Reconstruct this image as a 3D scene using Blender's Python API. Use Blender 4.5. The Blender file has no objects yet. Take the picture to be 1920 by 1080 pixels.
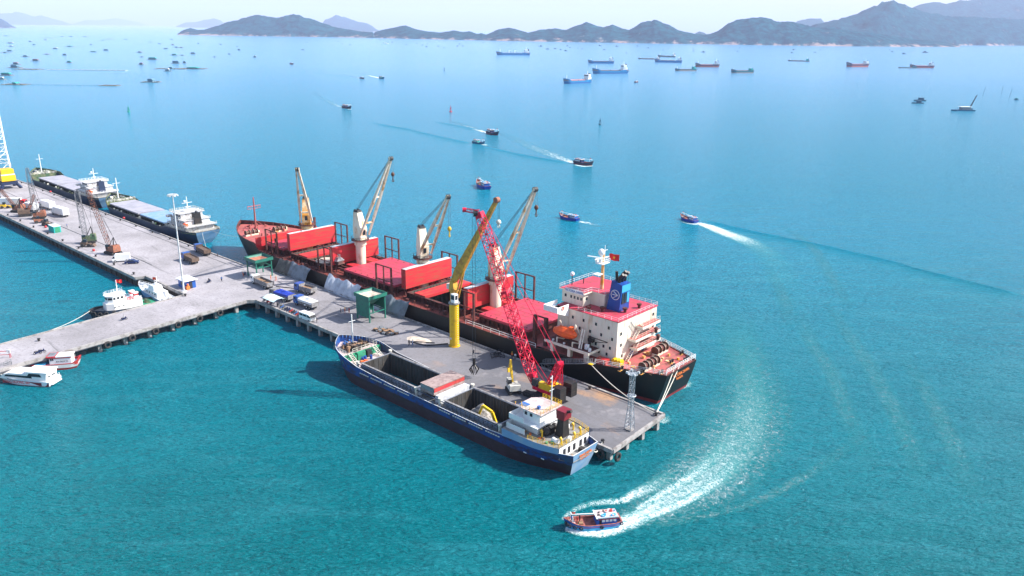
import bpy, math, random
from mathutils import Vector, Matrix, noise
R = math.radians
random.seed(7)
S = bpy.context.scene
COL = S.collection
# ---------------------------------------------------------------- camera
HC = 80.0; FOC = 1500.0; HOR = 55.0; ROLL = 0.0143
PITCH = math.atan((540 - HOR) / FOC)
cam_d = bpy.data.cameras.new('camera'); cam_d.sensor_width = 36; cam_d.lens = FOC / 1920 * 36
cam_d.clip_start = 1; cam_d.clip_end = 200000
cam = bpy.data.objects.new('camera', cam_d); COL.objects.link(cam); S.camera = cam
cam.location = (0, 0, HC)
cam.rotation_euler = (Matrix.Rotation(math.pi / 2 - PITCH, 3, 'X') @ Matrix.Rotation(ROLL, 3, 'Z')).to_euler()
# ---------------------------------------------------------------- sky, sun, exposure
SUN_EL, SUN_AZ = 42.0, 3.0            # azimuth measured from +X
sd = Vector((math.cos(R(SUN_EL)) * math.cos(R(SUN_AZ)), math.cos(R(SUN_EL)) * math.sin(R(SUN_AZ)), math.sin(R(SUN_EL))))
W = bpy.data.worlds.new('World'); S.world = W; W.use_nodes = True
wn = W.node_tree; bg = wn.nodes['Background']
sky = wn.nodes.new('ShaderNodeTexSky'); sky.sky_type = 'NISHITA'; sky.sun_disc = False
sky.sun_elevation = R(SUN_EL); sky.sun_rotation = R(90 - SUN_AZ); sky.air_density = 1.0; sky.dust_density = 1.4; sky.ozone_density = 1.0
wn.links.new(sky.outputs[0], bg.inputs[0]); bg.inputs[1].default_value = 0.125
sl = bpy.data.lights.new('sun', 'SUN'); sl.energy = 4.8; sl.angle = R(0.5); sl.color = (1.0, 0.955, 0.89)
so = bpy.data.objects.new('sun', sl); COL.objects.link(so); so.location = (200, 0, 300)
so.rotation_euler = sd.to_track_quat('Z', 'Y').to_euler()
S.view_settings.view_transform = 'Standard'; S.view_settings.look = 'None'
S.view_settings.exposure = 0.88; S.view_settings.gamma = 1.0
S.cycles.max_bounces = 6; S.cycles.transparent_max_bounces = 12; S.cycles.volume_bounces = 2
S.cycles.use_denoising = True; S.cycles.caustics_reflective = False; S.cycles.caustics_refractive = False
# ---------------------------------------------------------------- placing helpers (a photo pixel meets a horizontal level)
def ray(px, py):
    u = px - 960; v = 540 - py; c, s = math.cos(ROLL), math.sin(ROLL)
    u2 = u * c - v * s; v2 = u * s + v * c
    return Vector((u2, FOC * math.cos(PITCH) + v2 * math.sin(PITCH), -FOC * math.sin(PITCH) + v2 * math.cos(PITCH)))
def at(px, py, z=0.0):
    d = ray(px, py); t = (z - HC) / d.z
    return Vector((d.x * t, d.y * t, z))
HA = R(-42); HCs, HSn = math.cos(HA), math.sin(HA)
def P(s, n, z=0.0):                    # harbour frame: s along the quay, n across it
    return Vector((s * HCs - n * HSn, s * HSn + n * HCs, z))
SHIP = R(138)                          # heading of ships moored along the quay
# ---------------------------------------------------------------- materials
MAT = {}
def mat(name, col, col2=None, scale=1.0, lo=0.45, hi=0.6, rough=0.6, metal=0.0, bump=0.0, bscale=None, detail=5, spec=0.5, stretch=None):
    m = bpy.data.materials.new(name); m.use_nodes = True; nt = m.node_tree; N = nt.nodes; L = nt.links
    b = N['Principled BSDF']; b.inputs['Roughness'].default_value = rough; b.inputs['Metallic'].default_value = metal
    b.inputs['Specular IOR Level'].default_value = spec
    b.inputs['Base Color'].default_value = (*col, 1)
    if col2 is not None or bump:
        tc = N.new('ShaderNodeTexCoord'); src = tc.outputs['Object']
        if stretch:
            mp = N.new('ShaderNodeMapping'); mp.inputs['Scale'].default_value = stretch; L.new(src, mp.inputs[0]); src = mp.outputs[0]
    if col2 is not None:
        n = N.new('ShaderNodeTexNoise'); n.inputs['Scale'].default_value = scale; n.inputs['Detail'].default_value = detail; n.inputs['Roughness'].default_value = 0.65
        L.new(src, n.inputs['Vector'])
        mr = N.new('ShaderNodeMapRange'); mr.inputs[1].default_value = lo; mr.inputs[2].default_value = hi; L.new(n.outputs[0], mr.inputs[0])
        mx = N.new('ShaderNodeMix'); mx.data_type = 'RGBA'; mx.inputs[6].default_value = (*col, 1); mx.inputs[7].default_value = (*col2, 1)
        L.new(mr.outputs[0], mx.inputs[0]); L.new(mx.outputs[2], b.inputs['Base Color'])
    if bump:
        n2 = N.new('ShaderNodeTexNoise'); n2.inputs['Scale'].default_value = bscale or scale * 3; n2.inputs['Detail'].default_value = 4; L.new(src, n2.inputs['Vector'])
        bp = N.new('ShaderNodeBump'); bp.inputs['Strength'].default_value = bump; bp.inputs['Distance'].default_value = 0.1
        L.new(n2.outputs[0], bp.inputs['Height']); L.new(bp.outputs[0], b.inputs['Normal'])
    MAT[name] = m; return m
def banded(name, bands, rust=None, rs=0.35, lo=0.55, hi=0.7, rough=0.5, stretch=(1, 1, 0.25)):
    """paint that changes with height: bands = [(z from which this colour starts, colour), ...]"""
    m = bpy.data.materials.new(name); m.use_nodes = True; nt = m.node_tree; N = nt.nodes; L = nt.links
    b = N['Principled BSDF']; b.inputs['Roughness'].default_value = rough
    tc = N.new('ShaderNodeTexCoord'); sp = N.new('ShaderNodeSeparateXYZ'); L.new(tc.outputs['Object'], sp.inputs[0])
    nz = N.new('ShaderNodeTexNoise'); nz.inputs['Scale'].default_value = rs; nz.inputs['Detail'].default_value = 8; nz.inputs['Roughness'].default_value = 0.7
    mp = N.new('ShaderNodeMapping'); mp.inputs['Scale'].default_value = stretch; L.new(tc.outputs['Object'], mp.inputs[0]); L.new(mp.outputs[0], nz.inputs['Vector'])
    cur = None
    for z, c in bands:
        if cur is None:
            rgb = N.new('ShaderNodeRGB'); rgb.outputs[0].default_value = (*c, 1); cur = rgb.outputs[0]; continue
        g = N.new('ShaderNodeMath'); g.operation = 'GREATER_THAN'; g.inputs[1].default_value = z; L.new(sp.outputs[2], g.inputs[0])
        mx = N.new('ShaderNodeMix'); mx.data_type = 'RGBA'; L.new(g.outputs[0], mx.inputs[0]); L.new(cur, mx.inputs[6]); mx.inputs[7].default_value = (*c, 1); cur = mx.outputs[2]
    if rust:
        mr = N.new('ShaderNodeMapRange'); mr.inputs[1].default_value = lo; mr.inputs[2].default_value = hi; mr.inputs[4].default_value = 0.9; L.new(nz.outputs[0], mr.inputs[0])
        mx = N.new('ShaderNodeMix'); mx.data_type = 'RGBA'; L.new(mr.outputs[0], mx.inputs[0]); L.new(cur, mx.inputs[6]); mx.inputs[7].default_value = (*rust, 1); cur = mx.outputs[2]
    L.new(cur, b.inputs['Base Color']); MAT[name] = m; return m
# ---------------------------------------------------------------- mesh helpers
class MB:
    def __init__(s): s.v = []; s.f = []; s.m = []; s.sm = []
    def face(s, pts, mi=0, sm=False):
        k = len(s.v); s.v += [tuple(p) for p in pts]; s.f.append(tuple(range(k, k + len(pts)))); s.m.append(mi); s.sm.append(sm); return s
    def add(s, vs, fs, mi=0, sm=False):
        k = len(s.v); s.v += [tuple(p) for p in vs]
        for f in fs: s.f.append(tuple(i + k for i in f)); s.m.append(mi); s.sm.append(sm)
        return s
    def box(s, x0, x1, y0, y1, z0, z1, mi=0):
        return s.add([(x0, y0, z0), (x1, y0, z0), (x1, y1, z0), (x0, y1, z0), (x0, y0, z1), (x1, y0, z1), (x1, y1, z1), (x0, y1, z1)],
                     [(0, 3, 2, 1), (4, 5, 6, 7), (0, 1, 5, 4), (1, 2, 6, 5), (2, 3, 7, 6), (3, 0, 4, 7)], mi)
    def frust(s, x0, x1, y0, y1, z0, z1, dx0=0, dx1=0, dy=0, mi=0):
        return s.add([(x0, y0, z0), (x1, y0, z0), (x1, y1, z0), (x0, y1, z0), (x0 + dx0, y0 + dy, z1), (x1 + dx1, y0 + dy, z1), (x1 + dx1, y1 - dy, z1), (x0 + dx0, y1 - dy, z1)],
                     [(0, 3, 2, 1), (4, 5, 6, 7), (0, 1, 5, 4), (1, 2, 6, 5), (2, 3, 7, 6), (3, 0, 4, 7)], mi)
    def basis(s, p, q):
        p = Vector(p); q = Vector(q); d = (q - p).normalized(); up = Vector((0, 0, 1)) if abs(d.z) < 0.97 else Vector((0, 1, 0))
        a = d.cross(up).normalized(); b = a.cross(d).normalized(); return p, q, a, b
    def beam(s, p, q, w, h=None, w2=None, h2=None, mi=0):
        h = h or w; w2 = w2 or w; h2 = h2 or h; p, q, a, b = s.basis(p, q)
        vs = [p - a * w / 2 - b * h / 2, p + a * w / 2 - b * h / 2, p + a * w / 2 + b * h / 2, p - a * w / 2 + b * h / 2,
              q - a * w2 / 2 - b * h2 / 2, q + a * w2 / 2 - b * h2 / 2, q + a * w2 / 2 + b * h2 / 2, q - a * w2 / 2 + b * h2 / 2]
        return s.add(vs, [(0, 1, 2, 3), (7, 6, 5, 4), (0, 4, 5, 1), (1, 5, 6, 2), (2, 6, 7, 3), (3, 7, 4, 0)], mi)
    def cyl(s, p, q, r, r2=None, n=10, mi=0, cap=True):
        r2 = r if r2 is None else r2; p, q, a, b = s.basis(p, q); vs = []
        for c, rr in ((p, r), (q, r2)):
            for i in range(n):
                t = 2 * math.pi * i / n; vs.append(c + a * math.cos(t) * rr + b * math.sin(t) * rr)
        s.add(vs, [(i, (i + 1) % n, n + (i + 1) % n, n + i) for i in range(n)], mi, n > 6)
        if cap: s.face(vs[:n][::-1], mi); s.face(vs[n:], mi)
        return s
    def torus(s, c, ax, Rr, r, n=14, k=6, mi=0):
        c = Vector(c); _, _, a, b = s.basis(c, c + Vector(ax)); d = Vector(ax).normalized(); vs = []
        for i in range(n):
            t = 2 * math.pi * i / n; o = a * math.cos(t) + b * math.sin(t)
            for j in range(k):
                u = 2 * math.pi * j / k; vs.append(c + o * (Rr + r * math.cos(u)) + d * r * math.sin(u))
        return s.add(vs, [(i * k + j, ((i + 1) % n) * k + j, ((i + 1) % n) * k + (j + 1) % k, i * k + (j + 1) % k) for i in range(n) for j in range(k)], mi, True)
    def sph(s, c, r, n=10, k=7, mi=0, sz=1.0, lo=-90):
        vs = []; c = Vector(c)
        for j in range(k + 1):
            ph = R(lo + (90 - lo) * j / k)
            for i in range(n):
                t = 2 * math.pi * i / n; vs.append(c + Vector((math.cos(t) * math.cos(ph) * r, math.sin(t) * math.cos(ph) * r, math.sin(ph) * r * sz)))
        return s.add(vs, [(j * n + i, j * n + (i + 1) % n, (j + 1) * n + (i + 1) % n, (j + 1) * n + i) for j in range(k) for i in range(n)], mi, True)
    def loft(s, rows, closed=False, mi=0, sm=False, caps=False):
        n = len(rows[0]); vs = [p for r in rows for p in r]; m = n if closed else n - 1
        s.add(vs, [(j * n + i, j * n + (i + 1) % n, (j + 1) * n + (i + 1) % n, (j + 1) * n + i) for j in range(len(rows) - 1) for i in range(m)], mi, sm)
        if caps: s.face(rows[0][::-1], mi); s.face(rows[-1], mi)
        return s
    def prism(s, pts, z0, z1, mi=0, cap0=True):
        n = len(pts); a = [(p[0], p[1], z0) for p in pts]; b = [(p[0], p[1], z1) for p in pts]
        s.add(a + b, [(i, (i + 1) % n, n + (i + 1) % n, n + i) for i in range(n)], mi)
        s.face(b, mi)
        if cap0: s.face(a[::-1], mi)
        return s
    def xprism(s, pts, y0, y1, mi=0):   # outline in the xz plane, extruded in y
        n = len(pts); a = [(p[0], y0, p[1]) for p in pts]; b = [(p[0], y1, p[1]) for p in pts]
        s.add(a + b, [(i, (i + 1) % n, n + (i + 1) % n, n + i) for i in range(n)], mi)
        s.face(a, mi); s.face(b[::-1], mi); return s
    def lattice(s, p, q, w0, wm, w1, seg, r, mi=0, taper=0.12, n=4):
        p, q, a, b = s.basis(p, q); L = (q - p).length
        def w(t): return w0 + (wm - w0) * t / taper if t < taper else (w1 + (wm - w1) * (1 - t) / taper if t > 1 - taper else wm)
        prev = None
        for i in range(seg + 1):
            t = i / seg; c = p + (q - p) * t; h = w(t) / 2
            ring = [c + a * h + b * h, c - a * h + b * h, c - a * h - b * h, c + a * h - b * h]
            if prev:
                for k in range(4):
                    s.cyl(prev[k], ring[k], r, n=n, cap=False, mi=mi)
                    s.cyl(prev[k], ring[(k + 1) % 4] if i % 2 else ring[k - 1], r * 0.55, n=3, cap=False, mi=mi)
                    s.cyl(ring[k], ring[(k + 1) % 4], r * 0.5, n=3, cap=False, mi=mi)
            prev = ring
        return s
    def rail(s, pts, h=1.1, r=0.04, step=2.0, mi=0, bars=2):
        for p, q in zip(pts, pts[1:]):
            p = Vector(p); q = Vector(q); L = (q - p).length; n = max(1, round(L / step)); up = Vector((0, 0, 1))
            for i in range(n + 1): c = p + (q - p) * i / n; s.beam(c, c + up * h, r * 2, mi=mi)
            for k in range(bars):
                z = up * h * (k + 1) / bars; s.beam(p + z, q + z, r * 1.6, mi=mi)
        return s
    def out(s, name, mats, parent=None, loc=None, rz=0.0):
        me = bpy.data.meshes.new(name); me.from_pydata(s.v, [], s.f)
        mats = mats if isinstance(mats, (list, tuple)) else [mats]
        for m in mats: me.materials.append(MAT[m] if isinstance(m, str) else m)
        for p, mi, sm in zip(me.polygons, s.m, s.sm): p.material_index = mi; p.use_smooth = sm
        me.update(); o = bpy.data.objects.new(name, me); COL.objects.link(o)
        if parent: o.parent = parent
        if loc is not None: o.location = loc; o.rotation_euler = (0, 0, rz)
        return o
def thing(name, label, cat, loc=(0, 0, 0), rz=0.0, group=None):
    o = bpy.data.objects.new(name, None); COL.objects.link(o); o.location = loc; o.rotation_euler = (0, 0, rz); o.empty_display_size = 1
    return tag(o, label, cat, group)
def tag(o, label, cat, group=None):
    o['label'] = label; o['category'] = cat
    if group: o['group'] = group
    return o
def dup(o, loc=None, rz=None, label=None, parent=None, group=None, scale=None):
    c = o.copy(); COL.objects.link(c)
    if parent: c.parent = parent
    if loc is not None: c.location = loc
    if rz is not None: c.rotation_euler = (0, 0, rz)
    if scale: c.scale = (scale, scale, scale)
    if label: c['label'] = label
    if group: c['group'] = group
    for ch in list(o.children): dup(ch, parent=c)
    return c
def recolor(root, pairs):               # give a copied thing its own paint
    for o in [root] + list(root.children_recursive):
        if o.type == 'MESH':
            if any(s.material and s.material.name in pairs for s in o.material_slots):
                o.data = o.data.copy()
                for i, m in enumerate(o.data.materials):
                    if m and m.name in pairs: o.data.materials[i] = MAT[pairs[m.name]]
    return root
def text(name, s, size, mname, parent, loc, rot, th=0.03, sx=1.0):
    cu = bpy.data.curves.new('t', 'FONT'); cu.body = s; cu.size = size; cu.extrude = th; cu.align_x = 'CENTER'; cu.align_y = 'CENTER'
    to = bpy.data.objects.new('t', cu); COL.objects.link(to)
    me = bpy.data.meshes.new_from_object(to.evaluated_get(bpy.context.evaluated_depsgraph_get()))
    bpy.data.objects.remove(to); bpy.data.curves.remove(cu); me.name = name; me.materials.clear(); me.materials.append(MAT[mname])
    o = bpy.data.objects.new(name, me); COL.objects.link(o); o.parent = parent; o.location = loc; o.rotation_euler = rot; o.scale = (sx, 1, 1); return o
def lerp(tab, x):
    if x <= tab[0][0]: return tab[0][1]
    for (a, u), (b, v) in zip(tab, tab[1:]):
        if x <= b: return u + (v - u) * (x - a) / (b - a)
    return tab[-1][1]
def sst(t): t = max(0.0, min(1.0, t)); return t * t * (3 - 2 * t)
class Hull:
    """ship's shell: x from 0 (stern) to L (bow), y to port, waterline z=0; top = [(x, z), ...] the rim"""
    def __init__(s, L, B, top, zb=-1.2, bow=0.2, stern=0.12, tr=0.8, rake=3.0, over=3.0, pw=2.2, wls=0.45, flare=1.0):
        s.L, s.B, s.top, s.zb, s.bow, s.st, s.tr, s.rake, s.over, s.pw, s.wls = L, B, top, zb, bow, stern, tr, rake, over, pw, wls
        s.T = sorted(set([stern * (i / 6) for i in range(7)] + [stern + (1 - bow - stern) * i / 8 for i in range(9)] + [1 - bow + bow * math.sin(math.pi / 2 * i / 14) for i in range(15)] + [x / L for x, z in top]))
    def wt(s, t):
        if t < s.st: return s.tr + (1 - s.tr) * sst(t / s.st * 0.5 + 0.5) * 2 - (1 - s.tr) if s.st else 1
        if t > 1 - s.bow: u = (t - 1 + s.bow) / s.bow; return max(0.0, 1 - u ** s.pw)
        return 1.0
    def wb(s, t):
        if t < s.st * 1.6: return s.wls + (1 - s.wls) * sst(t / (s.st * 1.6))
        b = s.bow * 1.15
        if t > 1 - b: u = (t - 1 + b) / b; return max(0.0, 1 - u ** (s.pw * 0.8))
        return 1.0
    def w(s, x): return s.wt(min(1, max(0, x / s.L))) * s.B / 2
    def pt(s, t, k, side):
        zt = lerp(s.top, t * s.L); zm = 0.0
        kk = k ** 1.2; x = (t * s.L) * (1 - kk) + (s.over + (s.L - s.over - s.rake) * t) * kk
        y = (s.wt(t) * (1 - kk) + s.wb(t) * kk) * s.B / 2
        return (x, side * y, zt + (s.zb - zt) * k)
    def shell(s, mats, parent, inner=0.22, zin=None, name='hull', tm=0):
        m = MB(); K = [0, 0.2, 0.45, 0.7, 1.0]
        for side in (1, -1):
            rows = [[s.pt(t, k, side) for k in (K if side > 0 else K[::-1])] for t in s.T]; m.loft(rows, sm=True)
        m.face([s.pt(0, k, 1) for k in K] + [s.pt(0, k, -1) for k in K[::-1]], tm)
        # rim cap and inner face
        for side in (1, -1):
            cap = []; 
            for t in s.T:
                x = t * s.L; y = s.wt(t) * s.B / 2; z = lerp(s.top, x); yi = max(0, y - inner); zi = zin(x) if zin else z - 0.6
                xi = min(x, s.L - inner * 1.5); xi = max(xi, inner)
                row = [(x, side * y, z), (x, side * y, z + 0.07), (xi, side * yi, z + 0.07), (xi, side * yi, zi)]
                cap.append(row if side < 0 else row[::-1])
            ci = 1 if len(mats) > 1 else 0; ii = 2 if len(mats) > 2 else ci
            m.loft([r[:3] if side < 0 else r[1:] for r in cap], mi=ci); m.loft([r[2:] if side < 0 else r[:2] for r in cap], mi=ii)
        t0 = s.wt(0) * s.B / 2; z0 = lerp(s.top, 0); zi = zin(0) if zin else z0 - 0.6
        xs = s.over * ((z0 - zi) / (z0 - s.zb)) ** 1.2 + .06; c = .97
        m.add([(.03, -t0 + .02, z0 + .05), (.03, t0 - .02, z0 + .05), (inner + .1, t0 - .02, z0 + .05), (inner + .1, -t0 + .02, z0 + .05), (xs, -t0 * c, zi), (xs, t0 * c, zi), (xs + inner, t0 * c, zi), (xs + inner, -t0 * c, zi)], [(0, 3, 2, 1), (3, 7, 6, 2), (4, 5, 6, 7)], ci)
        return m.out(name, mats, parent)
    def deck(s, m, x0, x1, z, holes=(), inset=0.2, mi=0, nx=14):
        xs = sorted(set([x0, x1] + [x0 + (x1 - x0) * i / nx for i in range(nx + 1)] + [h for ho in holes for h in ho[:2] if x0 < h < x1]))
        for a, b in zip(xs, xs[1:]):
            mid = (a + b) / 2; wa = max(0.02, s.w(a) - inset); wb_ = max(0.02, s.w(b) - inset)
            ho = [h for h in holes if h[0] <= mid <= h[1]]
            if ho:
                hy = ho[0][2]
                m.face([(a, hy, z), (b, hy, z), (b, wb_, z), (a, wa, z)], mi); m.face([(a, -wa, z), (b, -wb_, z), (b, -hy, z), (a, -hy, z)], mi)
            else: m.face([(a, -wa, z), (b, -wb_, z), (b, wb_, z), (a, wa, z)], mi)
        return m
# ================================================================ SETTING: water, haze, hills
def water_mat():
    m = bpy.data.materials.new('sea_water'); m.use_nodes = True; nt = m.node_tree; N = nt.nodes; L = nt.links
    b = N['Principled BSDF']; b.inputs['Roughness'].default_value = 0.14; b.inputs['IOR'].default_value = 1.33; b.inputs['Specular Tint'].default_value = (0.18, 0.72, 1.0, 1); b.inputs['Specular IOR Level'].default_value = 0.30
    tc = N.new('ShaderNodeTexCoord')
    def nz(sc, det, st=(1, 1, 1), rot=0.0, ro=0.55, dist=0.0):
        mp = N.new('ShaderNodeMapping'); mp.inputs['Scale'].default_value = st; mp.inputs['Rotation'].default_value = (0, 0, rot); L.new(tc.outputs['Object'], mp.inputs[0])
        n = N.new('ShaderNodeTexNoise'); n.inputs['Scale'].default_value = sc; n.inputs['Detail'].default_value = det; n.inputs['Roughness'].default_value = ro
        n.inputs['Distortion'].default_value = dist; L.new(mp.outputs[0], n.inputs['Vector']); return n.outputs[0]
    big = nz(0.004, 3); mid = nz(0.02, 4, (1, 2.2, 1), 0.5)
    ad = N.new('ShaderNodeMath'); ad.operation = 'MULTIPLY_ADD'; ad.inputs[1].default_value = 0.4; L.new(mid, ad.inputs[0]); L.new(big, ad.inputs[2])
    cr = N.new('ShaderNodeMapRange'); cr.inputs[1].default_value = 0.5; cr.inputs[2].default_value = 0.95; L.new(ad.outputs[0], cr.inputs[0])
    mx = N.new('ShaderNodeMix'); mx.data_type = 'RGBA'; mx.inputs[6].default_value = (*WATER_A, 1); mx.inputs[7].default_value = (*WATER_B, 1)
    L.new(cr.outputs[0], mx.inputs[0]); L.new(mx.outputs[2], b.inputs['Base Color'])
    spx = N.new('ShaderNodeSeparateXYZ'); L.new(tc.outputs['Object'], spx.inputs[0])
    def rg(src, a, c, lo=0.0, hi=1.0):
        r = N.new('ShaderNodeMapRange'); r.inputs[1].default_value = a; r.inputs[2].default_value = c; r.inputs[3].default_value = lo; r.inputs[4].default_value = hi; L.new(src, r.inputs[0]); return r.outputs[0]
    def mxc(f, a, c):
        x = N.new('ShaderNodeMix'); x.data_type = 'RGBA'; L.new(f, x.inputs[0]); L.new(a, x.inputs[6]); x.inputs[7].default_value = (*c, 1); return x.outputs[2]
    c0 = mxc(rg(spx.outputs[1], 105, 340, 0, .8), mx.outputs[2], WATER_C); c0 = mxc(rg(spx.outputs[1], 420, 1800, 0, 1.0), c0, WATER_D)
    st1 = nz(0.03, 5, (1, 4.0, 1), -0.25, 0.65, 0.6); c0 = mxc(rg(st1, 0.5, 0.72, 0, .38), c0, WATER_L); c0 = mxc(rg(nz(0.85, 6, (1, 2.8, 1), 0.55, 0.7, 0.8), 0.52, 0.68, 0, .42), c0, (0.04, 0.36, 0.42)); c0 = mxc(rg(nz(1.0, 6, (1, 2.6, 1), 0.5, 0.7, 0.5), 0.47, 0.34, 0, .30), c0, (0.0, 0.045, 0.065)); L.new(c0, b.inputs['Base Color'])  # fine noise paints ripple light and shade into the colour: bright crests, dark hollows
    prev = None
    for sc, det, st, rot, strength, dist in ((0.8, 5, (1, 2.2, 1), 0.55, WAVE1, 1.5), (0.33, 4, (1, 2.6, 1), 0.45, WAVE2, 1.6), (0.12, 3, (1, 2.4, 1), 0.3, WAVE2, 1.6)):
        h = nz(sc, det, st, rot, 0.6)
        bp = N.new('ShaderNodeBump'); bp.inputs['Strength'].default_value = strength; bp.inputs['Distance'].default_value = dist
        L.new(h, bp.inputs['Height'])
        if prev: L.new(prev, bp.inputs['Normal'])
        prev = bp.outputs[0]
    L.new(prev, b.inputs['Normal']); MAT['sea_water'] = m
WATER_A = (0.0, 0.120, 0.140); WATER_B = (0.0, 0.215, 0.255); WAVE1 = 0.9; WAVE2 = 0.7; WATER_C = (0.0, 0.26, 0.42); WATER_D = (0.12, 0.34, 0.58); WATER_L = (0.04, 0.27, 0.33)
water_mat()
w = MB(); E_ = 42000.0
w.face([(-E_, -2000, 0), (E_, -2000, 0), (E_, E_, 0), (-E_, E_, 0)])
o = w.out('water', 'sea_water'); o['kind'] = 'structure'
# the air
hz = bpy.data.materials.new('haze_air'); hz.use_nodes = True; nt = hz.node_tree
nt.nodes.remove(nt.nodes['Principled BSDF']); pv = nt.nodes.new('ShaderNodeVolumePrincipled')
pv.inputs['Color'].default_value = (0.73, 0.76, 0.98, 1); pv.inputs['Density'].default_value = 4.7e-5; pv.inputs['Anisotropy'].default_value = 0.0
nt.links.new(pv.outputs[0], nt.nodes['Material Output'].inputs['Volume']); MAT['haze_air'] = hz
hb = MB(); hb.box(-E_ - 500, E_ + 500, -2500, E_ + 500, -3, 980); o = hb.out('haze', 'haze_air'); o['kind'] = 'stuff'
# hills and islands
def hill_mat():
    m = bpy.data.materials.new('wooded_hill'); m.use_nodes = True; nt = m.node_tree; N = nt.nodes; L = nt.links; b = N['Principled BSDF']; b.inputs['Roughness'].default_value = 0.95; b.inputs['Specular IOR Level'].default_value = 0.0
    tc = N.new('ShaderNodeTexCoord'); sp = N.new('ShaderNodeSeparateXYZ'); L.new(tc.outputs['Object'], sp.inputs[0])
    n1 = N.new('ShaderNodeTexNoise'); n1.inputs['Scale'].default_value = 0.02; n1.inputs['Detail'].default_value = 8; n1.inputs['Roughness'].default_value = 0.7; L.new(tc.outputs['Object'], n1.inputs['Vector'])
    g = N.new('ShaderNodeMix'); g.data_type = 'RGBA'; g.inputs[6].default_value = (0.001, 0.016, 0.036, 1); g.inputs[7].default_value = (0.010, 0.085, 0.11, 1)
    nr = N.new('ShaderNodeMapRange'); nr.inputs[1].default_value = .38; nr.inputs[2].default_value = .62; L.new(n1.outputs[0], nr.inputs[0]); L.new(nr.outputs[0], g.inputs[0])
    zr = N.new('ShaderNodeMapRange'); zr.inputs[1].default_value = 0; zr.inputs[2].default_value = 28; zr.inputs[3].default_value = 0.17; zr.inputs[4].default_value = 0.0; L.new(sp.outputs[2], zr.inputs[0])
    n2 = N.new('ShaderNodeTexNoise'); n2.inputs['Scale'].default_value = 0.011; n2.inputs['Detail'].default_value = 9; n2.inputs['Roughness'].default_value = 0.75; L.new(tc.outputs['Object'], n2.inputs['Vector'])
    a = N.new('ShaderNodeMath'); a.operation = 'ADD'; L.new(n2.outputs[0], a.inputs[0]); L.new(zr.outputs[0], a.inputs[1])
    r = N.new('ShaderNodeMapRange'); r.inputs[1].default_value = 0.62; r.inputs[2].default_value = 0.70; L.new(a.outputs[0], r.inputs[0])
    x = N.new('ShaderNodeMix'); x.data_type = 'RGBA'; L.new(r.outputs[0], x.inputs[0]); L.new(g.outputs[2], x.inputs[6]); x.inputs[7].default_value = (0.34, 0.25, 0.23, 1); L.new(x.outputs[2], b.inputs['Base Color'])
    MAT['wooded_hill'] = m
hill_mat()
def hill(name, prof, base, depth, step=5, amp=0.065, seed=0, push=0.0):
    """prof: ridge (px, py); base: shoreline (px, py); the shore stands where its pixel meets the sea, the ridge 'depth'/2 behind it"""
    x0, x1 = prof[0][0], prof[-1][0]; n = max(6, int((x1 - x0) / step)); rows = []; V = 26
    for i in range(n + 1):
        px = x0 + (x1 - x0) * i / n; py = lerp(prof, px); pb = lerp(base, px)
        B = at(px, pb); d = Vector((B.x, B.y, 0)); r = d.length; d.normalize()
        rr = ray(px, py); hr = math.hypot(rr.x, rr.y); H = max(1.0, HC + rr.z / hr * (r + depth * 0.5)); e = min(1, min(i, n - i) / 3)
        row = []
        for j in range(V + 1):
            v = j / V; q = B + d * depth * v + d * push; s = math.sin(math.pi * v) ** 0.85
            nn = noise.fractal(Vector((q.x * 0.0035 + seed, q.y * 0.0035, 0)), 1.0, 2.1, 5) * amp * 1.6 + (0.25 - abs(noise.fractal(Vector((q.x * .0065, q.y * .0065, 4 + seed)), 0.9, 2.1, 5))) * amp * 2.2
            wob = noise.noise(Vector((q.x * 0.006, q.y * 0.006, seed + 9))) * depth * 0.05
            z = H * s * (1 + nn * (1.0 if 0 < j < V else 0)) if 0 < j < V else -2.5
            if 0 < j < V and e < 1: z *= 0.35 + .65 * e
            row.append((q.x + d.x * wob * (j < V), q.y + d.y * wob * (j < V), z))
        rows.append(row)
    m = MB(); m.loft(rows, sm=True); o = m.out(name, 'wooded_hill'); o['kind'] = 'structure'; return o
SHORE = [(330, 65.5), (640, 70), (960, 77), (1280, 82.5), (1600, 87), (1920, 89)]
hill('island', [(333, 62), (345, 56), (358, 52), (372, 56), (384, 56), (405, 50), (430, 42), (455, 36), (480, 31), (492, 30), (505, 33), (520, 34), (540, 30), (562, 27), (578, 33), (600, 42), (625, 50), (650, 55), (680, 59), (700, 60), (705, 62)], SHORE, 900, 2, seed=1)
hill('hills', [(696, 64), (705, 60), (728, 54), (745, 50), (762, 49), (778, 54), (800, 58), (828, 61), (850, 57), (868, 60), (880, 59), (895, 64), (903, 62), (912, 65), (935, 55), (955, 52), (975, 57), (990, 61), (1010, 57), (1040, 55), (1060, 57), (1080, 49), (1098, 43), (1118, 50), (1130, 52), (1147, 47), (1165, 54), (1178, 56), (1200, 44), (1224, 37), (1245, 46), (1270, 58), (1300, 63), (1318, 66), (1330, 64), (1345, 58), (1362, 44), (1380, 36), (1400, 33), (1425, 34), (1440, 37), (1452, 41), (1472, 39), (1492, 45), (1520, 50), (1560, 52), (1600, 58), (1650, 66), (1700, 72), (1760, 78), (1800, 84)], SHORE, 1000, 2.5, seed=2)
hill('hills', [(1480, 62), (1530, 46), (1560, 38), (1600, 28), (1625, 17), (1645, 8), (1660, 5), (1675, 8), (1700, 18), (1730, 26), (1760, 30), (1800, 32), (1850, 34), (1920, 38), (1980, 42)], [(1480, 83), (1980, 86)], 2600, 7, seed=3)
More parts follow.
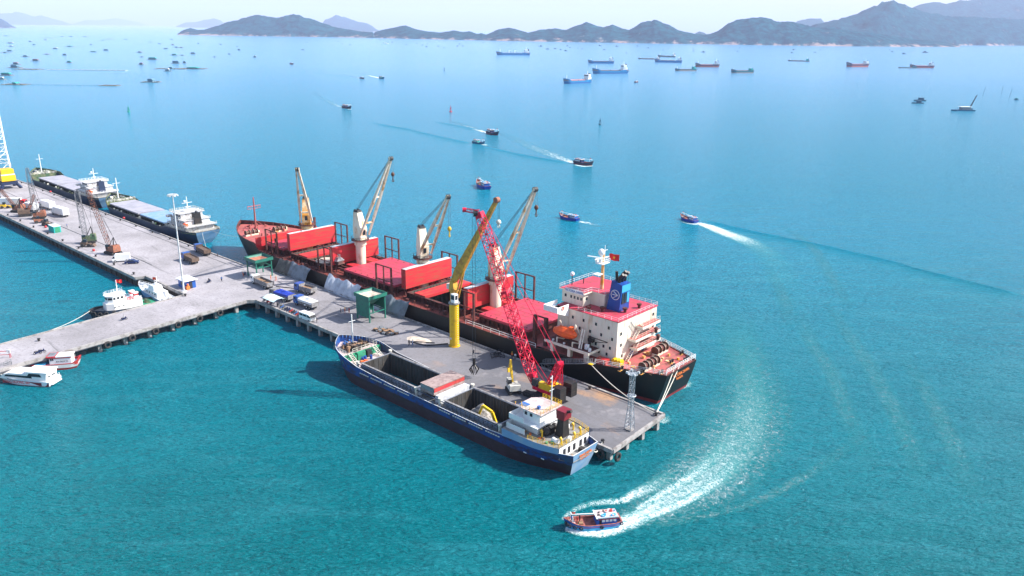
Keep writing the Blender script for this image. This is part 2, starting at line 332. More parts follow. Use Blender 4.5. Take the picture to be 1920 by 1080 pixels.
hill('mountains', [(1640, 40), (1700, 16), (1720, 10), (1745, 9), (1760, 10), (1790, 3), (1830, 0), (1880, -4), (1940, -8), (2060, -2), (2200, 12)], [(1640, 79), (2200, 84)], 6000, 12, seed=4)
hill('hills', [(1465, 46), (1490, 40), (1510, 37), (1535, 36), (1560, 42)], [(1460, 74), (1570, 75)], 4000, 8, seed=5)
hill('hills', [(1285, 60), (1300, 61), (1320, 58), (1335, 62)], [(1280, 74), (1340, 75)], 2500, 8, seed=6)
hill('island', [(595, 46), (610, 38), (630, 30), (650, 33), (672, 41), (690, 45), (708, 54), (714, 57)], [(590, 58), (720, 60)], 2600, 5, seed=7)
hill('island', [(330, 46), (345, 42), (365, 42), (385, 38), (402, 35), (420, 40), (432, 45)], [(328, 51), (434, 53)], 3600, 6, seed=8)
hill('island', [(-60, 30), (-20, 27), (10, 26), (38, 23), (52, 27), (66, 32), (80, 29), (100, 35), (118, 40), (136, 42)], [(-60, 46), (136, 47.5)], 5000, 6, seed=9)
hill('island', [(132, 44), (150, 41), (165, 37), (180, 39), (200, 37), (215, 34), (235, 37), (262, 42), (280, 47)], [(130, 47), (284, 48.5)], 4200, 6, seed=10)
hill('island', [(-60, 34), (-20, 36), (5, 36), (16, 42), (30, 49)], [(-60, 51), (34, 53)], 1700, 5, seed=11)
ORD = 'first second third fourth fifth sixth seventh eighth ninth tenth eleventh twelfth thirteenth fourteenth fifteenth sixteenth seventeenth eighteenth nineteenth twentieth'.split()
# ================================================================ paints
mat('red_deck', (0.52, 0.045, 0.085), (0.27, 0.05, 0.045), 0.55, 0.45, 0.72, rough=0.55)
mat('red_paint', (0.54, 0.020, 0.035), (0.33, 0.085, 0.045), 0.8, 0.45, 0.68, rough=0.5, bump=0.25, bscale=1.2, stretch=(1, 0.25, 3))
mat('red_side_deck', (0.17, 0.028, 0.024), (0.26, 0.06, 0.04), 0.3, 0.4, 0.7, rough=0.7)
mat('rusty_steel', (0.13, 0.035, 0.028), (0.05, 0.02, 0.018), 0.7, rough=0.8)
mat('poop_red', (0.46, 0.10, 0.10), (0.24, 0.10, 0.07), 0.7, 0.42, 0.66, rough=0.7)
mat('cream', (0.78, 0.71, 0.60), (0.50, 0.34, 0.20), 0.7, 0.52, 0.74, rough=0.5, stretch=(1, 1, 0.15))
mat('crane_white', (0.78, 0.70, 0.56), (0.50, 0.26, 0.08), 0.5, 0.50, 0.66, rough=0.5, stretch=(1, 1, 0.35))
mat('crane_ochre', (0.66, 0.28, 0.03), (0.75, 0.58, 0.36), 0.5, 0.42, 0.6, rough=0.55)
mat('white', (0.80, 0.80, 0.79), (0.66, 0.64, 0.60), 0.5, 0.5, 0.75, rough=0.4)
mat('clean_white', (0.82, 0.82, 0.82), rough=0.35)
mat('grey_white', (0.60, 0.62, 0.64), (0.45, 0.46, 0.47), 0.7, rough=0.6)
mat('steel', (0.28, 0.30, 0.32), (0.18, 0.19, 0.2), 1.0, rough=0.5, metal=0.3)
mat('lattice_dark', (0.17, 0.18, 0.20), (0.10, 0.10, 0.11), 1.0, rough=0.6)
mat('lattice_steel', (0.42, 0.46, 0.50), (0.3, 0.33, 0.36), 1.0, rough=0.5, metal=0.3)
mat('dark', (0.025, 0.026, 0.03), rough=0.6)
mat('black', (0.012, 0.012, 0.013), (0.03, 0.022, 0.02), 0.6, rough=0.5)
mat('rubber', (0.02, 0.02, 0.022), (0.05, 0.05, 0.05), 2.0, rough=0.85)
mat('glass', (0.02, 0.03, 0.04), rough=0.12)
mat('hold_dark', (0.07, 0.065, 0.06), (0.12, 0.09, 0.07), 0.4, rough=0.9)
mat('hold_grey', (0.055, 0.055, 0.055), (0.03, 0.026, 0.022), 0.5, rough=0.9, stretch=(1, 1, 0.3))
mat('rope', (0.62, 0.60, 0.52), rough=0.9)
mat('wire', (0.05, 0.07, 0.09), rough=0.6)
mat('funnel_blue', (0.006, 0.07, 0.34), (0.01, 0.05, 0.22), 0.6, rough=0.4)
mat('light_blue', (0.05, 0.36, 0.62), rough=0.45)
mat('orange', (0.92, 0.13, 0.02), (0.85, 0.10, 0.02), 1.0, rough=0.4)
mat('orange_text', (0.75, 0.20, 0.04), rough=0.6)
mat('blue_text', (0.03, 0.10, 0.35), rough=0.6)
mat('maroon', (0.20, 0.01, 0.02), rough=0.4)
mat('flag_red', (0.70, 0.01, 0.015), rough=0.7)
mat('yellow', (0.74, 0.46, 0.01), (0.60, 0.34, 0.02), 0.8, 0.5, 0.7, rough=0.45)
mat('boom_yellow', (0.60, 0.33, 0.035), (0.40, 0.19, 0.03), 0.8, rough=0.5)
mat('winch_brown', (0.13, 0.055, 0.035), (0.07, 0.03, 0.02), 2.0, rough=0.7)
mat('crawler_red', (0.72, 0.006, 0.05), (0.6, 0.008, 0.04), 0.8, rough=0.4)
mat('hopper_green', (0.015, 0.17, 0.12), (0.02, 0.12, 0.10), 0.7, rough=0.55)
mat('cargo_pale', (0.62, 0.52, 0.42), (0.42, 0.34, 0.28), 0.9, rough=0.95)
mat('cargo_red', (0.42, 0.16, 0.10), (0.28, 0.1, 0.07), 0.9, rough=0.95)
mat('rubble', (0.45, 0.42, 0.38), (0.12, 0.11, 0.10), 1.6, 0.4, 0.6, rough=0.95, bump=0.8, bscale=3)
mat('wood', (0.34, 0.20, 0.11), (0.22, 0.13, 0.08), 2.0, rough=0.8)
mat('tarp_white', (0.55, 0.58, 0.64), (0.36, 0.38, 0.43), 0.45, 0.42, 0.68, rough=0.9, bump=0.5, bscale=1.2)
mat('tarp_grey', (0.22, 0.25, 0.29), (0.14, 0.15, 0.17), 0.45, 0.42, 0.68, rough=0.9, bump=0.5, bscale=1.2)
mat('tarp_brown', (0.10, 0.095, 0.09), (0.16, 0.15, 0.14), 0.45, rough=0.9, bump=0.5, bscale=1.2)
mat('tarp_blue', (0.015, 0.05, 0.42), (0.02, 0.04, 0.3), 1.2, rough=0.6)
mat('tarp_pale', (0.55, 0.72, 0.76), rough=0.7)
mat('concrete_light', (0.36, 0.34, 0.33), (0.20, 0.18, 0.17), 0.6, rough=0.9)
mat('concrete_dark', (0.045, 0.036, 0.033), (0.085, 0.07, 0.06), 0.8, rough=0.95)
banded('hull_black', [(-9, (0.34, 0.03, 0.03)), (0.8, (0.004, 0.0045, 0.006))], rust=(0.022, 0.010, 0.008), rs=0.4, lo=0.5, hi=0.75)
banded('hull_sand', [(-9, (0.035, 0.016, 0.022)), (2.6, (0.006, 0.055, 0.24))], rust=(0.045, 0.022, 0.034), rs=0.5, lo=0.47, hi=0.58, stretch=(0.8, 1, 1.6))
banded('hull_navy', [(-9, (0.12, 0.02, 0.02)), (0.4, (0.010, 0.035, 0.085))], rust=(0.06, 0.05, 0.04), rs=0.4, lo=0.6, hi=0.8)
banded('hull_boat_blue', [(-9, (0.02, 0.30, 0.52)), (0.75, (0.005, 0.07, 0.32)), (1.0, (0.35, 0.06, 0.09)), (1.12, (0.015, 0.12, 0.42))], rough=0.4)
banded('hull_white_red', [(-9, (0.25, 0.02, 0.02)), (0.5, (0.72, 0.70, 0.68)), (1.35, (0.42, 0.05, 0.04))], rust=(0.3, 0.2, 0.15), rs=0.6, lo=0.62, hi=0.8)
banded('hull_patrol', [(-9, (0.015, 0.05, 0.16)), (0.6, (0.16, 0.27, 0.46))], rough=0.4)
banded('hull_tug', [(-9, (0.02, 0.03, 0.05)), (0.3, (0.012, 0.03, 0.06))], rough=0.5)
banded('hull_far_blue', [(-9, (0.01, 0.10, 0.30)), (2.0, (0.01, 0.20, 0.42))], rough=0.5)
banded('hull_far_red', [(-9, (0.45, 0.12, 0.10)), (3.4, (0.08, 0.05, 0.10))], rough=0.5)
banded('hull_far_teal', [(-9, (0.35, 0.25, 0.22)), (1.6, (0.01, 0.16, 0.20))], rough=0.5)
mat('deck_green', (0.05, 0.11, 0.06), (0.20, 0.19, 0.11), 0.4, 0.42, 0.62, rough=0.8)
mat('deck_grey', (0.26, 0.26, 0.25), (0.17, 0.15, 0.13), 0.5, 0.42, 0.66, rough=0.85)
mat('cover_top', (0.36, 0.27, 0.25), (0.24, 0.17, 0.16), 1.0, rough=0.8)
mat('deck_pink', (0.58, 0.47, 0.46), (0.40, 0.28, 0.26), 0.5, 0.45, 0.7, rough=0.8)
mat('coaming_grey', (0.27, 0.30, 0.36), (0.15, 0.16, 0.18), 0.6, 0.45, 0.7, rough=0.7)
mat('hatch_pale', (0.36, 0.35, 0.41), (0.28, 0.28, 0.32), 0.3, rough=0.8)
mat('hatch_blue', (0.18, 0.32, 0.50), (0.26, 0.36, 0.48), 0.3, rough=0.7)
mat('boat_deck', (0.36, 0.12, 0.10), (0.22, 0.06, 0.05), 1.2, rough=0.8)
mat('cabin_blue', (0.012, 0.12, 0.48), rough=0.45)
mat('green_paint', (0.03, 0.30, 0.16), (0.04, 0.2, 0.12), 1.0, rough=0.6)
mat('teal', (0.02, 0.42, 0.40), rough=0.6)
mat('skin', (0.42, 0.24, 0.15), rough=0.6)
mat('hair', (0.02, 0.015, 0.012), rough=0.7)
mat('cloth_dark', (0.03, 0.035, 0.05), rough=0.9)
mat('cloth_blue', (0.04, 0.13, 0.36), rough=0.9)
mat('cloth_white', (0.65, 0.66, 0.68), rough=0.9)
mat('cloth_orange', (0.75, 0.17, 0.05), rough=0.9)
mat('cloth_red', (0.5, 0.04, 0.05), rough=0.9)
mat('car_blue', (0.012, 0.03, 0.12), rough=0.2, metal=0.3)
mat('cab_blue', (0.02, 0.10, 0.38), rough=0.35)
mat('truck_grey', (0.26, 0.26, 0.27), (0.15, 0.13, 0.12), 1.5, rough=0.7)
mat('truck_brown', (0.15, 0.10, 0.07), (0.09, 0.06, 0.05), 1.5, rough=0.7)
mat('crane_rust', (0.33, 0.11, 0.06), (0.18, 0.10, 0.07), 1.5, rough=0.7)
mat('raft_wood', (0.30, 0.24, 0.18), (0.2, 0.16, 0.12), 2.0, rough=0.9)
# ================================================================ PIER
def pier_mat():
    m = bpy.data.materials.new('pier_concrete'); m.use_nodes = True; nt = m.node_tree; N = nt.nodes; L = nt.links; b = N['Principled BSDF']; b.inputs['Roughness'].default_value = 0.9
    tc = N.new('ShaderNodeTexCoord'); sp = N.new('ShaderNodeSeparateXYZ'); L.new(tc.outputs['Object'], sp.inputs[0])
    def nz(sc, det=8, ro=0.65, st=(1, 1, 1), rot=0, dist=0):
        mp = N.new('ShaderNodeMapping'); mp.inputs['Scale'].default_value = st; mp.inputs['Rotation'].default_value = (0, 0, rot); L.new(tc.outputs['Object'], mp.inputs[0])
        n = N.new('ShaderNodeTexNoise'); n.inputs['Scale'].default_value = sc; n.inputs['Detail'].default_value = det; n.inputs['Roughness'].default_value = ro; n.inputs['Distortion'].default_value = dist
        L.new(mp.outputs[0], n.inputs['Vector']); return n.outputs[0]
    def rng(src, a, c, lo=0.0, hi=1.0):
        r = N.new('ShaderNodeMapRange'); r.inputs[1].default_value = a; r.inputs[2].default_value = c; r.inputs[3].default_value = lo; r.inputs[4].default_value = hi; L.new(src, r.inputs[0]); return r.outputs[0]
    def mixc(f, a, c):
        x = N.new('ShaderNodeMix'); x.data_type = 'RGBA'; L.new(f, x.inputs[0])
        for k, s in ((6, a), (7, c)):
            if isinstance(s, tuple): x.inputs[k].default_value = (*s, 1)
            else: L.new(s, x.inputs[k])
        return x.outputs[2]
    def mul(a, c):
        x = N.new('ShaderNodeMath'); x.operation = 'MULTIPLY'; L.new(a, x.inputs[0])
        if isinstance(c, float): x.inputs[1].default_value = c
        else: L.new(c, x.inputs[1])
        return x.outputs[0]
    base = mixc(rng(nz(0.05, 8, 0.7), 0.35, 0.7), (0.42, 0.395, 0.42), (0.24, 0.225, 0.235))
    new = rng(sp.outputs[0], -235, -120)                                  # the coal-stained end of the quay is darker
    a = N.new('ShaderNodeMath'); a.operation = 'MULTIPLY_ADD'; a.inputs[1].default_value = 0.9; L.new(nz(0.045, 7), a.inputs[0]); L.new(new, a.inputs[2])
    base = mixc(rng(a.outputs[0], 0.55, 1.5), base, (0.135, 0.135, 0.15))
    base = mixc(mul(mul(rng(nz(0.06, 6, 0.6, (1, 1.6, 1)), 0.56, 0.68), rng(sp.outputs[0], -150, -100)), 0.8), base, (0.42, 0.23, 0.11))   # ore spill
    base = mixc(mul(rng(nz(0.11, 7, 0.7), 0.6, 0.72), 0.5), base, (0.38, 0.35, 0.36))
    base = mixc(mul(rng(nz(0.09, 6, 0.7, (0.3, 2.2, 1), 0.25, 1.0), 0.56, 0.70), 0.75), base, (0.12, 0.115, 0.12))      # tyre marks
    base = mixc(mul(rng(nz(1.3, 6, 0.75), 0.5, 0.7), 0.62), base, (0.10, 0.09, 0.085))
    br = N.new('ShaderNodeTexBrick'); br.inputs['Scale'].default_value = 1.0; br.offset = 0; br.inputs['Color1'].default_value = (0, 0, 0, 1); br.inputs['Color2'].default_value = (0.35, 0.35, 0.35, 1); br.inputs['Mortar'].default_value = (1, 1, 1, 1)
    br.inputs['Mortar Size'].default_value = 0.035; br.inputs['Brick Width'].default_value = 6.5; br.inputs['Row Height'].default_value = 5.2; L.new(tc.outputs['Object'], br.inputs['Vector'])
    base = mixc(mul(br.outputs[0], 0.34), base, (0.14, 0.13, 0.13))
    L.new(base, b.inputs['Base Color'])
    bp = N.new('ShaderNodeBump'); bp.inputs['Strength'].default_value = 0.3; bp.inputs['Distance'].default_value = 0.05; L.new(nz(2.0), bp.inputs['Height']); L.new(bp.outputs[0], b.inputs['Normal'])
    MAT['pier_concrete'] = m
pier_mat()
ZQ = 3.0
pier = bpy.data.objects.new('pier', None); COL.objects.link(pier); pier.rotation_euler = (0, 0, HA); pier['kind'] = 'structure'
def piercurve(n): return -206.8 + (112 - n) * 0.062, -224.6 + (105 - n) * 0.095
OUT = [(-77, 115.2), (-78, 135.2), (-100, 135.8), (-232, 135.6), (-240, 131.6), (-475, 131.6), (-475, 100.3), (-252, 100.3), (-251, 103.3), (-224.4, 103.3), (piercurve(0)[1], 0), (piercurve(0)[0], 0), (-206.6, 113), (-205, 115.2)]
m = MB(); m.prism(OUT[::-1], ZQ - 0.9, ZQ); m.out('deck', 'pier_concrete', pier)
# kerbs: pale concrete coping along the edges
m = MB()
for a, b in zip(OUT, OUT[1:] + OUT[:1]):
    if a[0] < -470 and b[0] < -470 or (a[1] == 0 and b[1] == 0): continue
    m.beam((a[0], a[1], ZQ - 0.16), (b[0], b[1], ZQ - 0.16), 0.55, 0.84)
m.out('kerb', 'concrete_light', pier)
m = MB()
m.beam((-357, 109.6, ZQ + .012), (-268, 110.4, ZQ + .012), 0.35, 0.02); m.beam((-268, 110.4, ZQ + .012), (-262, 110.4, ZQ + .012), 0.3, 0.02)
m.beam((-460, 128.5, ZQ + .012), (-245, 128.5, ZQ + .012), 0.2, 0.02); m.out('cable_trench', 'dark', pier)
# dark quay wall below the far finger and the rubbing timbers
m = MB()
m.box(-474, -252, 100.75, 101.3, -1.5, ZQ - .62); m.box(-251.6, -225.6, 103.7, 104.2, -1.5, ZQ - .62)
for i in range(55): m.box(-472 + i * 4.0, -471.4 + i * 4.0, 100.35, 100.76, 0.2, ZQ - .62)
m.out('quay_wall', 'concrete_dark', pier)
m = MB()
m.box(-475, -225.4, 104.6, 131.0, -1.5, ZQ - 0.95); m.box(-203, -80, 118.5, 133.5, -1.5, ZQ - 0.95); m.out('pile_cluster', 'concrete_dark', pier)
pm = MB(); pm.box(-0.45, 0.45, -0.45, 0.45, -1.5, ZQ - 0.85); pile0 = None
def pile(s, n):
    global pile0
    if pile0 is None: pile0 = pm.out('pile', 'concrete_light', pier, (s, n, 0))
    else: dup(pile0, (s, n, 0), 0, parent=pier)
for i in range(4): pile(-78.6, 116.6 + i * 5.6)
for i in range(24): pile(-84 - i * 5.3, 116.0)
for i in range(15):
    n = 110 - i * 6.6; pile(piercurve(n)[0] - 0.9, n); pile(piercurve(n)[1] + 1.0, n); pile((piercurve(n)[0] + piercurve(n)[1]) / 2, n)
cb = MB()
for i in range(15):
    n = 110 - i * 6.6; cb.box(piercurve(n)[1] + 0.6, piercurve(n)[0] - 0.5, n - .4, n + .4, ZQ - 1.5, ZQ - 0.88)
cb.out('cross_beam', 'concrete_light', pier)
# bollards: each stands on the pier
bm = MB(); bm.cyl((0, 0, 0), (0, 0, .5), .3, .22, 10); bm.cyl((0, 0, .5), (0, 0, .72), .42, .36, 10)
bol = None
for s, n, l in [(-79, 133.6, 'black bollard at the quay corner holding two stern mooring lines'), (-80.3, 116.4, 'black bollard at the quay end corner nearest the camera'), (-97, 134.4, 'bollard on the quay edge beside the red crawler crane'),
                (-108, 116.2, 'bollard on the quay edge beside the yellow excavator'), (-130, 116.1, 'bollard on the quay edge beside the dark hold of the blue ship'), (-150, 116.1, 'bollard on the quay edge just beyond the bow of the blue ship'),
                (-215.5, 60, 'bollard on the causeway near its left end'), (-223.3, 102.6, 'bollard by the tall lamp mast at the causeway corner')]:
    if bol is None: bol = tag(bm.out('bollard', 'black', None, P(s, n, ZQ)), l, 'bollard', 'mooring bollards on the pier')
    else: dup(bol, P(s, n, ZQ), 0, l)
for i in range(14):
    dup(bol, P(-262 - i * 14.5, 130.4, ZQ), 0, f'{ORD[i]} small bollard from the near end along the coaster side of the far quay')
    dup(bol, P(-256 - i * 15.0, 101.6, ZQ), 0, f'{ORD[i]} small bollard from the near end along the open-water side of the far quay')
# tyre fenders hanging from the causeway edge
tm = MB(); tm.torus((0, 0, 0), (1, 0, 0), 0.72, 0.30, 16, 8); tyre = None
TY = ['large black tyre fender nearest the inner corner of the causeway', 'second black tyre fender from the inner corner of the causeway', 'third black tyre fender from the inner corner of the causeway', 'fourth black tyre fender from the inner corner of the causeway', 'fifth black tyre fender from the inner corner of the causeway', 'sixth black tyre fender, nearest the middle of the causeway']
for i in range(6):
    n = 104.0 - i * 6.4; p = P(piercurve(n)[0] + 0.62, n, 1.75)
    if tyre is None: tyre = tag(tm.out('tyre_fender', 'rubber', None, p, HA + R(4)), TY[0], 'tyre fender', 'tyre fenders on the causeway')
    else: dup(tyre, p, None, TY[i])
for i, (s, n, rz, l) in enumerate([(-76.3, 116.0, 0, 'black tyre fender on the quay end by the near corner'), (-79.5, 114.6, 90, 'black tyre fender round the near corner, blue ship side'), (-82.6, 114.6, 90, 'black tyre fender beside the blue ship stern')]):
    dup(tyre, P(s, n, 1.6), HA + R(rz), l, group='tyre fenders at the quay corner')
# ================================================================ THE BIG RED-DECKED BULK CARRIER
CX, CN = -83.0, 150.2
ship = thing('bulk_carrier', 'long black and red bulk carrier with four deck cranes moored behind the quay', 'cargo ship', P(CX, CN, 0), SHIP)
BH = 12.7
H = Hull(191, BH * 2, [(0, 7.5), (12, 7.4), (30, 6.9), (34, 6.55), (100, 6.5), (150, 6.9), (158, 7.2), (160, 9.3), (175, 9.5), (191, 10.1)], zb=-1.5, bow=0.17, stern=0.13, tr=0.5, rake=6, over=2.6, pw=2.3, wls=0.5)
def shz(x): return 6.5 if 33 < x < 159 else (7.3 if x <= 33 else 8.6)
H.shell(['hull_black', 'rusty_steel'], ship, 0.3, zin=lambda x: shz(x) - .02)
HY = 9.0
HOLES = [(147.5, 158), (121.5, 142.5), (90, 113.5), (62, 84), (38.5, 55)]
OPEN = [1, 3]
m = H.deck(MB(), 33, 159.5, 6.5, [(HOLES[i][0] + .3, HOLES[i][1] - .3, HY - .3) for i in OPEN], inset=.3); m.out('main_deck', 'red_side_deck', ship)
m = H.deck(MB(), 0.2, 33, 7.3, inset=.3); m.face([(33, -BH + .3, 6.5), (33, BH - .3, 6.5), (33, BH - .3, 7.3), (33, -BH + .3, 7.3)]); m.out('poop_deck', 'poop_red', ship)
m = H.deck(MB(), 159.5, 190, 8.6, inset=.3); wb = H.w(159.5) - .35; m.face([(159.5, wb, 6.5), (159.5, -wb, 6.5), (159.5, -wb, 8.6), (159.5, wb, 8.6)], 1)
m.box(159.1, 159.42, -wb, wb, 6.5, 11.1, 1); m.out('forecastle_deck', ['poop_red', 'red_paint'], ship)
# coamings: sides, ribs
for i, (a, b) in enumerate(HOLES):
    m = MB(); t = .35; zc = 8.35
    m.box(a, b, HY - t, HY, 6.5, zc); m.box(a, b, -HY, -HY + t, 6.5, zc); m.box(a, a + t, -HY + t, HY - t, 6.5, zc); m.box(b - t, b, -HY + t, HY - t, 6.5, zc)
    n = int((b - a) / 1.6)
    for k in range(n + 1):
        x = a + (b - a) * k / n
        for sg in (1, -1): m.box(x - .08, x + .08, min(sg * HY, sg * (HY + .55)), max(sg * HY, sg * (HY + .55)), 6.5, zc - .1)
    for sg in (1, -1): m.box(a, b, min(sg * HY, sg * (HY + .5)), max(sg * HY, sg * (HY + .5)), zc - .12, zc + .02)
    c = m.out('hatch_coaming', 'rusty_steel', ship)
    if i in OPEN:
        m = MB(); q = HY - .36
        m.face([(a + .36, -q, -1.2), (b - .36, -q, -1.2), (b - .36, q, -1.2), (a + .36, q, -1.2)])
        for pts in ([(a + .36, -q), (b - .36, -q)], [(b - .36, -q), (b - .36, q)], [(b - .36, q), (a + .36, q)], [(a + .36, q), (a + .36, -q)]):
            (x0, y0), (x1, y1) = pts; m.face([(x0, y0, -1.2), (x1, y1, -1.2), (x1, y1, 8.3), (x0, y0, 8.3)])
            n = 14
            for k in range(n): xx = x0 + (x1 - x0) * (k + .5) / n; yy = y0 + (y1 - y0) * (k + .5) / n; m.box(xx - .12, xx + .12, yy - .12, yy + .12, -1.2, 8.2)
        m.out('hold', 'hold_dark', ship)
for a, b in [HOLES[0], HOLES[2], HOLES[4]]:
    m = MB(); n = 4
    for k in range(n):
        x0 = a - .3 + (b - a + .6) * k / n; x1 = a - .3 + (b - a + .6) * (k + 1) / n - .07; m.box(x0, x1, -HY - .3, HY + .3, 8.37, 9.0)
    m.box(a, b, -.05, .05, 9.0, 9.05)
    for k in range(1, 8): y = -HY + k * 2.25; m.box(a - .1, b + .1, y - .02, y + .02, 9.0, 9.02)
    for k in range(8): x = a + (b - a) * (k + .5) / 8; m.box(x - .12, x + .12, HY - .8, HY - .4, 9.0, 9.12, 1); m.box(x - .12, x + .12, -HY + .4, -HY + .8, 9.0, 9.12, 1)
    m.out('hatch_cover', ['red_deck', 'rusty_steel'], ship)
# upright folded covers and the slanted lids beside them
for x, th in ((143.4, 1.6), (119.6, 1.6), (84.9, 1.9), (59.8, 1.7)):
    m = MB(); m.box(x, x + th * .46, -HY, HY, 8.9, 14.6); m.box(x + th * .54, x + th, -HY, HY, 8.9, 14.6); m.box(x + .05, x + th - .05, -HY + .1, HY - .1, 14.45, 14.64, 1)
    for k in range(9): m.box(x + th * .46 - .02, x + th * .54 + .02, -HY + .6 + k * 2.1, -HY + .8 + k * 2.1, 9, 14.4)
    m.out('folded_hatch_cover', ['red_paint', 'grey_white'], ship)
for a, b in ((133.6, 138.8), (76.6, 81.2)):
    m = MB(); m.frust(a, b, -HY - .1, HY + .1, 8.4, 8.75, 0, 0, 0); m.box(a, a + .3, -HY, HY, 8.0, 8.4); m.out('hatch_lid', 'red_paint', ship)
m = MB(); m.box(126.5, 128.6, 0, HY + .2, 8.4, 8.8); m.sph((127, 6.2, 8.4), 3.6, 14, 5, sz=.12, lo=0); m.out('grab_tray', 'cargo_pale', ship)
# log frames
m0 = MB(); h = 8.4
for x in (0, 3.4, 6.8): m0.beam((x, 0, 0), (x, 0, h if x != 3.4 else h), .42 if x != 3.4 else .3)
m0.beam((-.2, 0, h), (7, 0, h), .3); m0.beam((0, 0, h * .5), (6.8, 0, h * .5), .2)
m0.beam((3.4, 0, h * .5), (6.8, 0, h * .5), .22)
fr = None
for x, y in [(147.6, 11.2), (117.6, 11.2), (88.6, 11.2), (55.4, 11.2), (139.6, -11.4), (112.2, -11.4), (84.9, -11.4), (54.2, -11.4)]:
    if fr is None: fr = m0.out('stanchion_frame', 'rusty_steel', ship, (x, y, 6.45))
    else: dup(fr, (x, y, 6.45), 0, parent=ship)
m = MB(); m.beam((31.2, 11, 7.2), (31.2, 11, 14.4), .8); m.beam((34.6, 11, 6.5), (34.6, 11, 14.4), .8); m.beam((31.2, 11, 14.3), (34.6, 11, 14.3), .3); m.out('kingpost', 'rusty_steel', ship)
for x, y, z, w in ((151, 9.8, 12, .4), (157.4, -10.4, 15, .6)): m = MB(); m.beam((x, y, 6.5), (x, y, z), w); m.out('kingpost', 'rusty_steel', ship)
# deck clutter between the hatches: beams, winches, vents, boxes
rnd = random.Random(3)
for x0, x1 in ((114.2, 119.2), (85.8, 89.6) , (55.6, 59.4), (143.8, 147.2)):
    m = MB()
    for y in (-8, -6.2, -4.2, 4.2, 6.2, 8): m.box(x0, x1, y - .2, y + .2, 8.0, 8.35)
    for y in (-8.3, -3.4, 3.4, 8.3):
        for x in (x0 + .3, x1 - .3): m.box(x - .15, x + .15, y - .15, y + .15, 6.5, 8.1)
    m.box(x0 + .5, x1 - .5, 2.2, 4.8, 6.5, 8.6, 1); m.box(x0 + .5, x1 - .5, -5.0, -2.2, 6.5, 8.9, 1); m.out('machinery_platform', ['rusty_steel', 'red_paint'], ship)
for x, y in ((119, 7.2), (60.2, -7.5)):
    m = MB(); m.frust(x - 1.3, x + 1.3, y - 1.3, y + 1.3, 9.2, 10.2, .5, -.5, .5); m.frust(x - .9, x + .9, y - 1.5, y + 1.5, 10.2, 11.2, .2, -.2, .9, 1)
    for k in range(4): m.beam((x - .8 + k * .5, y, 11), (x - .6 + k * .4, y, 12.3), .12, mi=1)
    m.out('cargo_grab', ['rusty_steel', 'steel'], ship)
m = MB()
for i in range(46):
    x = 36 + i * 2.7; 
    if rnd.random() < .75: y = 10.6 + rnd.random() * 1.0; s = .2 + rnd.random() * .35; m.box(x, x + s * 2, y - s, y + s * .6, 6.5, 6.8 + rnd.random() * .9)
    if rnd.random() < .6: y = -10.7 - rnd.random() * .8; s = .2 + rnd.random() * .3; m.box(x, x + s * 2, y - s, y + s, 6.5, 6.8 + rnd.random() * .9)
m.beam((36, 10.1, 6.9), (158, 10.1, 6.9), .16); m.beam((36, 10.5, 6.8), (158, 10.5, 6.8), .12); m.beam((36, -10.1, 6.9), (158, -10.1, 6.9), .16); m.out('deck_piping', 'rusty_steel', ship)
m = MB(); m.rail([(x, H.w(x) - .12, 6.65) for x in range(33, 60, 3)], 1.15, .05, 3, bars=2); m.out('white_railing', 'white', ship)
m = MB()
m.rail([(x, H.w(x) - .15, 6.65) for x in (62, 72, 88, 100, 120, 140, 157)], 1.0, .035, 2.5, bars=2)
m.rail([(x, -H.w(x) + .15, 6.65) for x in (36, 50, 70, 88, 100, 120, 140, 157)], 1.0, .035, 2.5, bars=2); m.out('side_railing', 'rusty_steel', ship)
